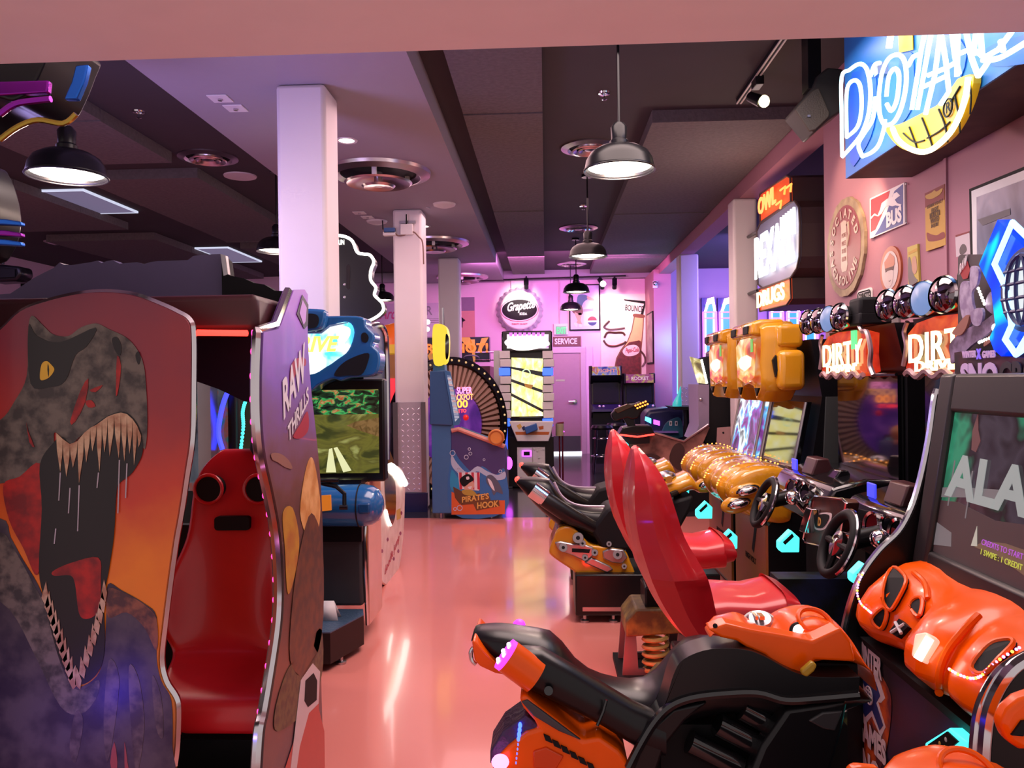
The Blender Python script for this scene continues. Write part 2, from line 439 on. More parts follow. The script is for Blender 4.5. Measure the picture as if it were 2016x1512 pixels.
for x, y, lb in ((0.45, 7.5, 'small round diffuser behind the largest pendant lamp'), (0.5, 11.45, 'small round diffuser behind the second right pendant lamp'),
                 (0.52, 15.0, 'farthest small round diffuser above the last right pendants'), (-3.24, 7.5, 'small round diffuser in the dark ceiling left of the nearest column'),
                 (-7.3, 11.7, 'small round diffuser at the far left of the ceiling')):
    diffuser('ceiling_diffuser', x, y, HC, 0.28, lb, G2, False)
single('ceiling_speaker', MB().lathe([(0.17, 0), (0.165, -0.012), (0, -0.02)], (-3.2, 8.2, HC), n=32), M_white, 'round white flush ceiling speaker near the left small diffuser', 'speaker')
for x, y, lb in ((-1.12, 8.85, 'white dome detector on the soffit right of the router'), (-2.07, 9.7, 'white dome detector on the soffit left of the router')):
    single('smoke_detector', MB().lathe([(0.13, 0), (0.12, -0.02), (0.06, -0.04), (0, -0.045)], (x, y, HS), n=28), M_white, lb, 'smoke detector', 'dome detectors on the soffit')
for x, y, lb in ((-1.62, 6.45, 'small lit recessed downlight nearest the doorway in the soffit'), (-1.58, 8.1, 'small lit recessed downlight beyond the widest diffuser'), (-1.55, 10.1, 'small lit recessed downlight behind the router column')):
    t = Thing('downlight', lb, 'downlight', (x, y, HS), 'recessed downlights in the soffit')
    t.p('trim_ring', MB().lathe([(0.09, 0), (0.088, -0.006), (0.065, -0.004), (0.065, 0)], (x, y, HS), n=28), M_white)
    t.p('lens', MB().lathe([(0.064, -0.002), (0, -0.003)], (x, y, HS), n=24), M_whiteglow)
for (x, y, z, lb) in ((-2.25, 5.42, HS, 'square white ceiling plate nearest the header'), (-2.22, 5.62, HS, 'square white ceiling plate just beyond the nearest one'),
                      (-2.17, 9.2, HS, 'small square plate on the soffit left of the router'), (-2.13, 9.45, HS, 'small square plate on the soffit, second left of the router')):
    t = Thing('ceiling_plate', lb, 'ceiling plate', (x, y, z), 'square plates on the soffit')
    t.p('plate', MB().box(x - .07, x + .07, y - .07, y + .07, z - 0.008, z), M_white, bev=0.002)
    t.p('nozzle', MB().cyl((x, y, z - 0.02), (x, y, z - 0.005), 0.015), M_steel)
for (x, y, lb) in ((-3.24, 6.2, 'chrome sprinkler head in the dark ceiling at left'), (0.475, 6.08, 'chrome sprinkler head above the largest pendant lamp'), (0.50, 10.0, 'chrome sprinkler head beside the second right pendant')):
    t = Thing('sprinkler', lb, 'sprinkler', (x, y, HC), 'ceiling sprinkler heads')
    t.p('escutcheon', MB().lathe([(0.05, 0), (0.045, -0.012), (0.025, -0.014), (0.02, 0)], (x, y, HC), n=20), M_chrome)
    t.p('deflector', MB().lathe([(0.022, -0.05), (0.022, -0.053), (0.006, -0.056), (0.006, 0)], (x, y, HC), n=16), M_chrome)
for (x0, x1, y0, y1, lb) in ((-5.64, -5.12, 8.57, 9.75, 'long flat air return in the left ceiling, with added glow and bright rim'), (-5.6, -5.05, 12.4, 13.9, 'far flat air return with added glow in the left ceiling behind the cut-out header')):
    t = Thing('ceiling_air_return', lb, 'air return', (x0, y0, HC))
    t.p('diffuser', MB().box(x0 + .02, x1 - .02, y0 + .02, y1 - .02, HC - 0.02, HC), glow('air_return_glow', (0.42, 0.36, 0.62), 0.35), smooth=0)  # air return, not a lamp: its brightness is added as emission
    mb = MB().box(x0, x1, y0, y0 + .02, HC - .025, HC).box(x0, x1, y1 - .02, y1, HC - .025, HC).box(x0, x0 + .02, y0, y1, HC - .025, HC).box(x1 - .02, x1, y0, y1, HC - .025, HC)
    t.p('rim', mb, glow('air_return_rim_glow', (0.75, 0.78, 1.0), 0.9), smooth=0)
# ================================================================== LEFT SIDE
def ramp_z(name, stops, z0, z1, rough=0.35, noise=0.25, scale=4.0, axis=2):
    """a printed sheet whose ink changes with height (object space), broken up by noise"""
    m = bpy.data.materials.new(name); m.use_nodes = True; nt = m.node_tree; b = nt.nodes['Principled BSDF']
    tc = nt.nodes.new('ShaderNodeTexCoord'); sp = nt.nodes.new('ShaderNodeSeparateXYZ'); nt.links.new(tc.outputs['Object'], sp.inputs[0])
    nz = nt.nodes.new('ShaderNodeTexNoise'); nz.inputs['Scale'].default_value = scale; nz.inputs['Detail'].default_value = 6; nt.links.new(tc.outputs['Object'], nz.inputs[0])
    mr = nt.nodes.new('ShaderNodeMapRange'); mr.inputs[1].default_value = z0; mr.inputs[2].default_value = z1; nt.links.new(sp.outputs[axis], mr.inputs[0])
    ma = nt.nodes.new('ShaderNodeMath'); ma.operation = 'MULTIPLY_ADD'; ma.inputs[1].default_value = noise; ma.inputs[2].default_value = -noise / 2
    nt.links.new(nz.outputs['Fac'], ma.inputs[0])
    ad = nt.nodes.new('ShaderNodeMath'); ad.operation = 'ADD'; nt.links.new(mr.outputs[0], ad.inputs[0]); nt.links.new(ma.outputs[0], ad.inputs[1])
    cr = nt.nodes.new('ShaderNodeValToRGB'); e = cr.color_ramp.elements
    e[0].position = stops[0][0]; e[0].color = (*stops[0][1], 1); e[1].position = stops[-1][0]; e[1].color = (*stops[-1][1], 1)
    for p, c in stops[1:-1]:
        k = e.new(p); k.color = (*c, 1)
    nt.links.new(ad.outputs[0], cr.inputs[0]); nt.links.new(cr.outputs[0], b.inputs['Base Color']); b.inputs['Roughness'].default_value = rough
    b.inputs['Coat Weight'].default_value = 0.15
    MATS[name] = m; return m
def floor_at(pts, z=0.03): return [V((p.x, p.y, z)) for p in pts]

# ---- dinosaur motion cabinet -------------------------------------------------
YD = 2.15; oD = (0, YD, 0); nD = (0, -1, 0)
T = Thing('dinosaur_cabinet', 'sit-in shooting cabinet with a roaring dinosaur side panel, red seat and jagged dark header', 'arcade cabinet', (-1.35, 2.6, 0))
edge = spline([(-60, 700), (0, 650), (40, 613), (90, 594), (150, 580), (205, 576), (260, 582), (310, 600), (345, 616), (368, 631), (374, 660), (374, 760), (372, 860), (362, 930), (350, 1010),
               (340, 1065), (328, 1150), (318, 1230), (311, 1300), (320, 1345), (340, 1378), (344, 1405), (342, 1470), (337, 1512)], 4)
rim = [WP(x, y, oD, nD) for x, y in edge]
pts = rim + [V((rim[-1].x, YD, 0.04)), V((-2.0, YD, 0.04)), V((-2.0, YD, rim[0].z))]
M_dinobg = ramp_z('dinosaur_print_sky', [(0, (0.10, 0.03, 0.03)), (0.22, (0.75, 0.22, 0.01)), (0.42, (0.90, 0.23, 0.008)), (0.60, (0.62, 0.045, 0.015)), (0.8, (0.34, 0.025, 0.035)), (1, (0.20, 0.025, 0.06))], 0.3, 1.80, noise=0.35, scale=3.5)
sp = T.p('side_panel', MB().ext(pts, (0, 0.035, 0)), M_dinobg, smooth=0, label='panel printed with a roaring dinosaur head on an orange sky')
T.p('chrome_edge', MB().tube([p + V((0, 0.017, 0)) for p in rim], 0.012, 6), M_chrome, on=sp)
M_skin = mat('dinosaur_skin_print', (0.17, 0.14, 0.115), 0.4, scale=26, col2=(0.05, 0.038, 0.036))
M_skin2 = mat('dinosaur_hide_print', (0.10, 0.075, 0.085), 0.4, scale=12, col2=(0.035, 0.022, 0.045))
M_maw = mat('maw_print', (0.012, 0.006, 0.008), 0.4)
M_flesh = mat('flesh_print', (0.50, 0.015, 0.012), 0.4, scale=20, col2=(0.20, 0.008, 0.012))
M_tooth = mat('tooth_print', (0.66, 0.46, 0.28), 0.4, scale=30, col2=(0.42, 0.20, 0.11))
M_eye = mat('eye_print', (0.85, 0.52, 0.04), 0.4)
def dp(name, pix, m, lift, smooth_pts=True, n=4):
    q = spline(pix, n, closed=True) if smooth_pts else pix
    return T.p(name, plate(q, oD, nD, 0.0008, lift), m, on=sp, smooth=0)
dp('printed_body', [(0, 1020), (22, 1058), (45, 1100), (75, 1150), (95, 1200), (112, 1270), (132, 1330), (155, 1352), (190, 1332), (205, 1290), (210, 1210), (213, 1150), (240, 1162), (285, 1188), (309, 1215),
                    (309, 1295), (318, 1340), (338, 1380), (340, 1470), (335, 1540), (200, 1600), (0, 1600), (-120, 1560), (-140, 1300), (-120, 1040)], M_skin2, 0.001)
dp('printed_jaw', [(-90, 1060), (0, 1048), (25, 1075), (62, 1140), (92, 1200), (112, 1280), (135, 1340), (160, 1358), (195, 1338), (190, 1375), (160, 1405), (120, 1390), (70, 1290), (20, 1200), (-60, 1140)], mat('jaw_print', (0.19, 0.15, 0.12), 0.4, scale=34, col2=(0.05, 0.04, 0.04)), 0.0016)
dp('printed_shoulder', [(212, 1160), (240, 1164), (285, 1190), (309, 1218), (309, 1280), (285, 1235), (250, 1205), (214, 1215)], mat('shoulder_print', (0.30, 0.10, 0.05), 0.4, scale=30, col2=(0.08, 0.03, 0.03)), 0.0018)
for q in ([(215, 1300), (235, 1330), (228, 1420), (212, 1500), (205, 1420)], [(255, 1310), (275, 1340), (285, 1430), (270, 1520), (258, 1420)], [(150, 1400), (165, 1420), (150, 1500), (138, 1470)], [(300, 1330), (318, 1370), (322, 1450), (308, 1430)]):
    dp('printed_fold', q, mat('fold_print', (0.15, 0.11, 0.10), 0.4, scale=30, col2=(0.06, 0.04, 0.05)), 0.0019)
for q in ([(218, 1500), (226, 1460), (232, 1500), (228, 1540)], [(246, 1460), (252, 1500), (258, 1540), (248, 1540)]):
    dp('printed_claw', q, mat('rose_print', (0.42, 0.09, 0.08), 0.4), 0.0021, n=2)
dp('printed_head', [(-60, 960), (-70, 860), (0, 828), (30, 790), (54, 740), (56, 660), (63, 622), (85, 640), (105, 658), (135, 662), (160, 645), (190, 637), (215, 648), (250, 665), (272, 690), (284, 720), (289, 770),
                    (291, 840), (285, 885), (270, 840), (245, 815), (215, 820), (190, 838), (160, 858), (140, 874), (120, 858), (108, 852), (105, 878), (80, 912), (40, 942), (0, 952)], M_skin, 0.002)
dp('printed_cheek', [(8, 955), (40, 938), (80, 912), (84, 1000), (80, 1110), (70, 1130), (48, 1080), (20, 1025)], M_flesh, 0.0025)
dp('printed_maw', [(106, 872), (125, 860), (142, 876), (170, 850), (215, 818), (250, 812), (276, 842), (282, 890), (262, 930), (240, 948), (231, 965), (226, 1050), (216, 1120), (206, 1180), (208, 1260),
                   (200, 1312), (175, 1342), (147, 1345), (125, 1312), (105, 1252), (90, 1185), (78, 1120), (84, 1000), (80, 915)], M_maw, 0.003)
dp('printed_tongue', [(106, 1124), (140, 1108), (195, 1097), (200, 1140), (198, 1190), (187, 1212), (166, 1217), (156, 1200), (150, 1150), (140, 1132), (110, 1133)], M_flesh, 0.004)
dp('printed_eye_socket', [(58, 642), (75, 662), (120, 674), (190, 645), (172, 682), (150, 700), (130, 750), (100, 762), (62, 755)], mat('eye_socket_print', (0.018, 0.013, 0.014), 0.4), 0.0035)
dp('printed_eye', [(81, 745), (84, 718), (94, 711), (104, 719), (109, 728), (101, 741), (89, 748)], M_eye, 0.0045)
dp('printed_pupil', [(97, 716), (99, 728), (98, 742), (96, 728)], M_maw, 0.0053, n=2)
dp('printed_nostril', [(222, 668), (232, 664), (240, 680), (238, 700), (228, 690)], M_maw, 0.0035)
dp('printed_nostril', [(268, 700), (274, 692), (278, 705), (274, 718)], M_maw, 0.0035)
for q in ([(160, 770), (176, 745), (170, 790), (150, 830), (140, 830)], [(232, 700), (240, 720), (236, 760), (230, 780)], [(178, 768), (204, 758), (190, 772)], [(54, 832), (58, 850), (70, 880), (60, 870)], [(170, 790), (182, 788), (190, 800), (176, 802)]):
    dp('printed_scar', q, M_flesh, 0.0042, n=2)
gum = [(113, 852), (126, 864), (140, 874), (155, 868), (168, 852), (180, 842), (192, 836), (203, 828), (214, 820), (227, 815), (240, 812), (252, 815), (263, 825), (272, 838), (280, 858)]
tips = [(121, 928), (133, 938), (146, 920), (158, 950), (172, 910), (184, 888), (198, 928), (208, 890), (218, 898), (236, 902), (247, 908), (257, 893), (266, 915), (275, 880)]
for i, tp in enumerate(tips):
    a, b = gum[i], gum[i + 1]
    dp('printed_tooth', [a, (a[0] * .8 + tp[0] * .2, a[1] * .55 + tp[1] * .45), tp, (b[0] * .8 + tp[0] * .2, b[1] * .55 + tp[1] * .45), b], M_tooth, 0.005, False)
for i in range(10):
    t_ = i / 9; x = 92 + 52 * t_; y = 1178 + 160 * t_
    dp('printed_tooth', [(x - 8, y - 2), (x + 1 + 6 * t_, y - 34 + 4 * t_), (x + 8, y + 12), (x + 2, y + 18)], M_tooth, 0.005, False)
for i in range(9):
    t_ = i / 8; x = 206 - 50 * t_ ** 1.3; y = 1170 + 172 * t_
    dp('printed_tooth', [(x - 6, y + 4), (x + 1 - 4 * t_, y - 30), (x + 7, y - 4), (x + 4, y + 14)], M_tooth, 0.005, False)
for x, y0, y1 in ((121, 930, 985), (158, 955, 1045), (140, 960, 1010), (196, 930, 960), (112, 1040, 1070), (237, 905, 1010), (252, 912, 980)):
    dp('printed_drool', [(x - 1.2, y0), (x + 1.2, y0), (x - 2, y1), (x - 4, y1)], mat('drool_print', (0.5, 0.45, 0.5), 0.3), 0.0045, False)
# second, far side panel seen edge-on along the aisle
XRAW = -0.80; oR = (XRAW, 0, 0); nR = (1, 0, 0)
near = spline([(519, 655), (516, 740), (517, 830), (524, 900), (540, 975), (553, 1050), (559, 1140), (557, 1220), (545, 1310), (530, 1400), (522, 1440), (517, 1512)], 4)
far = spline([(606, 580), (606, 660), (612, 760), (622, 850), (632, 960), (636, 1080), (634, 1200), (632, 1310), (634, 1400), (638, 1512)], 3)
nr = [WX(x, y, XRAW) for x, y in near]; fr = [WX(x, y, XRAW) for x, y in far]
top = [WX(x, y, XRAW) for x, y in ((600, 570), (578, 572), (553, 640), (548, 648))]
poly = fr[::-1] + top + nr + [V((XRAW, nr[-1].y + 0.0, 0.04)), V((XRAW, fr[-1].y, 0.04))]
M_raw = ramp_z('aisle_panel_print', [(0, (0.06, 0.03, 0.05)), (0.22, (0.16, 0.05, 0.03)), (0.42, (0.05, 0.028, 0.03)), (0.58, (0.16, 0.06, 0.05)), (0.68, (0.20, 0.09, 0.16)), (0.84, (0.22, 0.10, 0.45)), (1, (0.36, 0.12, 0.62))], 0.35, 1.78, noise=0.3, scale=7)
ap = T.p('side_panel', MB().ext(poly, (-0.035, 0, 0)), M_raw, smooth=0, label='purple and brown printed side panel along the aisle')
T.p('chrome_edge', MB().tube([p + V((-0.017, -0.004, 0)) for p in [WX(578, 572, XRAW), WX(553, 640, XRAW), WX(519, 652, XRAW)] + nr + [V((XRAW, nr[-1].y, 0.05))]], 0.014, 6), M_chrome, on=ap)
T.p('chrome_edge', MB().tube([p + V((-0.017, 0.004, 0)) for p in fr], 0.008, 6), M_chrome, on=ap)
def rp(name, pix, m, lift=0.001, sm=False):
    return T.p(name, plate(spline(pix, 4, closed=True) if sm else pix, oR, nR, 0.0008, lift), m, on=ap, smooth=0)
rp('printed_lava', [(590, 1010), (600, 930), (612, 900), (622, 930), (630, 1000), (622, 1060), (606, 1060)], mat('lava_print', (0.75, 0.42, 0.16), 0.4, scale=15, col2=(0.55, 0.24, 0.06)), 0.001, True)
rp('printed_sky', [(556, 1010), (575, 1000), (588, 1060), (582, 1120), (566, 1170), (560, 1080)], mat('amber_print', (0.5, 0.25, 0.03), 0.4, scale=12, col2=(0.4, 0.14, 0.03)), 0.001, True)
rp('printed_rock', [(612, 1010), (634, 1080), (632, 1250), (600, 1330), (570, 1300), (575, 1180), (590, 1080)], mat('rock_print', (0.07, 0.03, 0.02), 0.4, scale=25, col2=(0.14, 0.05, 0.02)), 0.0018, True)
rp('printed_foliage', [(560, 1330), (585, 1290), (610, 1260), (632, 1240), (632, 1330), (600, 1400), (545, 1440), (540, 1400)], mat('foliage_print', (0.09, 0.08, 0.03), 0.4, scale=40, col2=(0.03, 0.025, 0.015)), 0.0018, True)
rp('printed_creature', [(533, 893), (550, 893), (566, 905), (574, 922), (560, 920), (545, 910), (535, 905)], mat('creature_print', (0.30, 0.14, 0.10), 0.4), 0.0018, True)
rp('printed_claw', [(572, 720), (585, 705), (600, 706), (600, 720), (586, 722), (578, 745), (570, 752)], mat('claw_print', (0.40, 0.02, 0.03), 0.4), 0.0015, True)
rp('printed_claw', [(576, 860), (590, 835), (604, 810), (606, 845), (592, 862)], MATS['claw_print'], 0.0015, True)
a = math.radians(30)
M_letter = mat('white_ink', (0.80, 0.76, 0.80), 0.4)
o1 = WX(556, 826, XRAW)
T.p('lettering', text('RAW', o1 + V((0.002, 0, 0)), (0, math.cos(a), math.sin(a)), (0, -0.05, 1), 0.115, 0.001, bold=0.03, width=0.26), M_letter, on=ap, smooth=0)
o1 = WX(566, 872, XRAW)
T.p('lettering', text('THRILLS', o1 + V((0.002, 0, 0)), (0, math.cos(a), math.sin(a)), (0, -0.05, 1), 0.052, 0.001, bold=0.02, width=0.25), M_letter, on=ap, smooth=0)
# badge at the top of the panel, jeep at its foot
rp('printed_badge', [(583, 618), (594, 580), (606, 600), (605, 640), (598, 648)], mat('badge_dark', (0.02, 0.015, 0.01), 0.4), 0.0015)
rp('printed_badge', [(588, 616), (594, 590), (602, 606), (600, 632), (596, 640)], mat('badge_lilac', (0.55, 0.3, 0.75), 0.4), 0.0025)
rp('printed_truck', [(590, 1340), (614, 1306), (628, 1322), (626, 1395), (637, 1440), (638, 1512), (560, 1512), (580, 1450)], mat('truck_red_print', (0.5, 0.06, 0.05), 0.4), 0.0022)
rp('printed_truck', [(590, 1340), (614, 1306), (628, 1322), (625, 1385), (606, 1404), (588, 1470), (582, 1512), (570, 1512)], mat('truck_white_print', (0.6, 0.52, 0.55), 0.4), 0.003)
rp('printed_window', [(599, 1340), (615, 1325), (622, 1340), (621, 1378), (604, 1392), (597, 1380)], M_blackm, 0.0038)
# canopy, header, LED bar
T.p('canopy', MB().box(-2.0, -0.845, 2.28, 2.66, 1.655, 1.765), mat('dark_red_canopy', (0.06, 0.008, 0.012), 0.45), bev=0.02)
T.p('led_bar', MB().tube([WP(300, 654, (0, 2.26, 0), nD), WP(487, 656, (0, 2.26, 0), nD)], 0.009, 8), M_redglow)
hp = [(-160, 590), (20, 578), (40, 565), (65, 548), (90, 535), (105, 528), (117, 517), (126, 521), (140, 522), (180, 516), (192, 513), (200, 518), (210, 514), (222, 512), (235, 519), (270, 516), (283, 520), (296, 516),
      (310, 514), (370, 512), (380, 504), (400, 501), (436, 500)]
M_hdr = mat('header_board_paint', (0.13, 0.11, 0.22), 0.55)
q = [WP(x, y, (0, 2.62, 0), nD) for x, y in hp]
T.p('header_board', MB().ext(q + [V((q[-1].x, 2.62, 1.765)), V((q[0].x, 2.62, 1.765))], (0, 0.05, 0)), M_hdr, smooth=0, label='jagged violet header board on top of the canopy')
q = [WP(x, y, (0, 2.60, 0), nD) for x, y in ((436, 502), (446, 512), (450, 542), (480, 548), (500, 557), (520, 560), (540, 572), (575, 574))]
T.p('header_board', MB().ext(q + [V((q[-1].x, 2.60, 1.755)), V((q[0].x, 2.60, 1.755))], (0, 0.05, 0)), M_blackm, smooth=0)
q = [WP(x, y, (0, 2.56, 0), nD) for x, y in ((434, 500), (444, 503), (449, 540), (440, 543))]
T.p('header_bracket', MB().ext(q, (0, 0.02, 0)), M_steel, smooth=0)
T.p('back_board', MB().box(-2.0, -0.93, 2.86, 2.90, 0.03, 0.98), M_blackm, smooth=0)
q = [WP(x, y, (0, 2.62, 0), nD) for x, y in ((300, 650), (530, 650), (530, 800), (480, 790), (430, 766), (390, 752), (300, 750))]
T.p('back_board', MB().ext(q, (0, 0.05, 0)), mat('navy_board', (0.008, 0.008, 0.04), 0.5), smooth=0)
T.p('base_platform', MB().box(-1.95, -0.845, 2.2, 2.62, 0.02, 0.30), M_black, bev=0.015)
T.p('black_headrest', MB().ell((-1.00, 2.80, 1.27), (0.07, 0.05, 0.10)), M_blackm)
# red bucket seat: lofted shell
secs = [(2.80, 1.265, 0.055, .00, -1.10), (2.78, 1.235, .105, .01, -1.10), (2.765, 1.17, .15, .025, -1.10), (2.75, 1.06, .155, .03, -1.10), (2.735, .96, .158, .035, -1.10), (2.72, .87, .185, .07, -1.105), (2.71, .78, .205, .10, -1.11),
        (2.69, .68, .205, .10, -1.105), (2.665, .615, .19, .06, -1.09), (2.60, .565, .19, .03, -1.07), (2.48, .545, .20, .012, -1.045), (2.36, .545, .175, .005, -1.01), (2.315, .53, .155, .0, -0.995), (2.305, .49, .145, .0, -0.99), (2.315, .455, .11, 0, -0.985)]
rings = []
for i, (y, z, hw, wg, cx) in enumerate(secs):
    t_ = i / (len(secs) - 1); up = min(1, max(0, (0.62 - z) / 0.08)) ; nrm = V((0, -(1 - up), up))
    rings.append([V((cx + hw * u, y, z)) + nrm * (wg * abs(u) ** 2.5) for u in (-1, -.86, -.6, -.3, 0, .3, .6, .86, 1)])
T.p('seat', MB().loft(rings, cap=False, closed=False), M_red, solid=0.035, sub=2, smooth=60)
for px in (410, 508):
    c = WP(px, 963, (0, 2.690, 0), nD)
    g = T.p('speaker_grille', MB().cyl(c, c + V((0, 0.05, 0)), 0.043, n=28), M_blackm)
    T.p('speaker_rim', MB().torus(c, 0.049, 0.006, (0, 1, 0)), M_red, on=g)
c = WP(456, 1031, (0, 2.700, 0), nD)
T.p('seat_slot', MB().ext([c + V((x, 0, z)) for x, z in rrect(-.062, .062, -.024, .024, .012)], (0, 0.03, 0)), M_blackm, smooth=0)
# LED line down the inner edge of the aisle panel
mb = MB()
for k in range(0, len(nr) - 8, 2): mb.ell(nr[k] + V((-0.03, -0.006, 0)), (.004, .004, .009), 6, 4)
o = T.p('led_dots', mb, glow('magenta_led', (1.0, 0.03, 0.25), 4.0)); o['kind'] = 'stuff'
light('side_panel_blue_led', 'POINT', (-1.34, 1.90, 0.55), 1.6, (0.05, 0.03, 1.0), 0.03)
# ---- glossy black cabinet at the very edge ----------------------------------
T = Thing('motorcycle_cabinet', 'glossy black moulded cabinet with modelled purple reflections, cut off by the upper left frame edge', 'arcade cabinet', (-1.8, 2.3, 0))
T.p('body', MB().box(-2.3, -1.65, 1.90, 2.13, 0, 2.1), M_blackg, bev=0.04)
q = spline([(-150, 120), (0, 120), (110, 122), (196, 120), (190, 155), (170, 205), (152, 235), (125, 250), (95, 243), (60, 243), (30, 258), (8, 278), (-60, 300), (-150, 300)], 3, closed=True)
T.p('header_fairing', MB().ext([WP(x, y, (0, 2.06, 0), nD) for x, y in q], (0, -0.2, 0)), M_black, bev=0.022, seg=3)
q = spline([(-120, 338), (0, 336), (20, 345), (37, 385), (45, 430), (41, 470), (28, 500), (0, 522), (-120, 530)], 3, closed=True)
T.p('side_fairing', MB().ext([WP(x, y, (0, 2.06, 0), nD) for x, y in q], (0, -0.17, 0)), M_black, bev=0.025, seg=3)
M_pm = mat('purple_reflection_metal', (0.28, 0.02, 0.38), 0.18, 0.9); M_bm = mat('blue_metallic', (0.02, 0.16, 0.75), 0.2, 0.7)
T.p('accent_reflection_strip', MB().ext([WP(x, y, (0, 1.855, 0), nD) for x, y in ((-40, 160), (95, 157), (92, 182), (-40, 190))], (0, 0.02, 0)), M_pm, bev=0.004)  # purple neon reflection modelled as a metallic strip
T.p('accent_reflection_strip', MB().ext([WP(x, y, (0, 1.855, 0), nD) for x, y in ((148, 128), (173, 126), (165, 160), (150, 195), (125, 195), (140, 160))], (0, 0.02, 0)), M_bm, bev=0.004)
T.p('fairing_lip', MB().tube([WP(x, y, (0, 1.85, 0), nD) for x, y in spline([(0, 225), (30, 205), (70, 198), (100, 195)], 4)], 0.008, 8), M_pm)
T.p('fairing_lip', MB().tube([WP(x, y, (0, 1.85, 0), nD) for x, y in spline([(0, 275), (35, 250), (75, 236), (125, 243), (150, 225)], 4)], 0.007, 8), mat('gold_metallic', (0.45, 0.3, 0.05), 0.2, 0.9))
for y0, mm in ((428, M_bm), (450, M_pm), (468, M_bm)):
    T.p('accent_reflection_strip', MB().ext([WP(x, y, (0, 1.89, 0), nD) for x, y in ((-60, y0), (10, y0 + 3), (40, y0 + 8), (40, y0 + 16), (8, y0 + 14), (-60, y0 + 12))], (0, 0.02, 0)), mm, bev=0.003)
# ---- cabinet glimpsed through the dinosaur cabinet ---------------------------
T = Thing('racing_cabinet', 'dark racing cabinet with blue and cyan light strips, glimpsed over the red seat', 'arcade cabinet', (-1.9, 4.0, 0))
T.p('body', MB().box(-2.35, -1.45, 3.65, 3.95, 0, 1.75), M_black, bev=0.02)
T.p('screen', MB().box(-2.25, -1.50, 3.635, 3.65, 1.0, 1.5), screen_mat('driving_screen', [(0.3, (0.01, 0.01, 0.03)), (0.5, (0.10, 0.11, 0.14)), (0.56, (0.25, 0.05, 0.04)), (0.62, (0.02, 0.12, 0.12)), (0.8, (0.2, 0.2, 0.25))], 6, 0.6), smooth=0)
T.p('light_strip', MB().tube([WP(x, y, (0, 3.62, 0), nD) for x, y in spline([(449, 770), (438, 800), (430, 850), (438, 885)], 4)], 0.012, 6), glow('blue_strip', (0.03, 0.04, 0.9), 3))
mb = MB()
for x, y in spline([(485, 785), (478, 810), (479, 840), (474, 885)], 7): mb.ell(WP(x, y, (0, 3.62, 0), nD), (.009, .006, .009), 8, 5)
o = T.p('light_dots', mb, M_cyan)
T.p('pillar', MB().box(-1.60, -1.54, 3.55, 3.63, 0, 1.6), M_steel)
# ---- blue racing cabinet -----------------------------------------------------
YB = 4.55
T = Thing('racing_cabinet', 'blue moulded racing cabinet with a lit header and a road on its screen', 'arcade cabinet', (-1.4, 4.6, 0))
xr = W(757, 850, YB).x
T.p('monitor_housing', MB().box(-1.88, xr, YB, YB + 0.1, 0.92, 1.52), M_black, bev=0.012)
p0 = W(615, 768, YB); p1 = W(747, 931, YB)
M_road = screen_mat('road_screen', [(0.0, (0.01, 0.015, 0.005)), (0.38, (0.05, 0.055, 0.012)), (0.5, (0.16, 0.15, 0.025)), (0.58, (0.11, 0.10, 0.02)), (0.66, (0.30, 0.30, 0.08)), (0.8, (0.5, 0.55, 0.25))], 5, 0.9, stretch=(1, 1, 2.2))
s_ = T.p('screen', MB().box(-1.80, p1.x, YB - 0.004, YB, p1.z, p0.z), M_road, smooth=0)
oB = (0, YB - 0.004, 0)
def bp_(name, pix, m, lift): return T.p(name, plate(pix, oB, nD, 0.001, lift), m, on=s_, smooth=0)
M_roadd = screen_mat('city_screen', [(0.35, (0.004, 0.006, 0.004)), (0.5, (0.02, 0.05, 0.02)), (0.57, (0.05, 0.5, 0.12)), (0.62, (0.45, 0.06, 0.02)), (0.68, (0.5, 0.4, 0.15)), (0.8, (0.02, 0.02, 0.02))], 16, 0.9, stretch=(1, 1, 2))
bp_('screen_skyline', [(500, 768), (746, 768), (746, 815), (500, 818)], M_roadd, 0.001)
bp_('screen_kerb', [(682, 838), (700, 830), (746, 822), (746, 860), (715, 850)], screen_mat('kerb_screen', [(0.4, (0.12, 0.07, 0.02)), (0.6, (0.25, 0.14, 0.05))], 30, 0.9), 0.001)
bp_('screen_beam', [(642, 930), (648, 884), (654, 882), (662, 930)], glow('screen_pale', (0.95, 0.95, 0.5), 0.9), 0.001)
bp_('screen_beam', [(664, 900), (657, 882), (664, 880), (692, 926), (676, 930)], MATS['screen_pale'], 0.001)
# header fairing
q = spline([(470, 640), (560, 612), (606, 620), (630, 622), (650, 622), (700, 622), (718, 628), (721, 642), (735, 656), (737, 668), (733, 680), (745, 692), (748, 712), (741, 735), (722, 742), (690, 744), (672, 750), (657, 746), (640, 752), (625, 760), (606, 772), (540, 770), (470, 720)], 3, closed=True)
hd = T.p('header_fairing', MB().ext([WP(x, y, (0, 4.36, 0), nD) for x, y in q], (0, 0.16, 0)), M_blue, bev=0.03, seg=3)
oH = (0, 4.36, 0)
def hp_(name, pix, m, thick, lift, smp=True, bev=0.0): return T.p(name, plate(spline(pix, 4, closed=True) if smp else pix, oH, nD, thick, lift), m, on=hd, bev=bev, smooth=30)
hp_('lit_window', [(520, 655), (606, 650), (634, 655), (650, 642), (686, 634), (698, 655), (686, 690), (664, 708), (643, 722), (606, 738), (520, 725)], screen_mat('drive_marquee', [(0.3, (0.02, 0.25, 0.6)), (0.45, (0.1, 0.7, 0.9)), (0.55, (1.0, 1.0, 0.9)), (0.75, (0.9, 0.95, 1.0))], 5, 1.6), 0.003, 0.004)
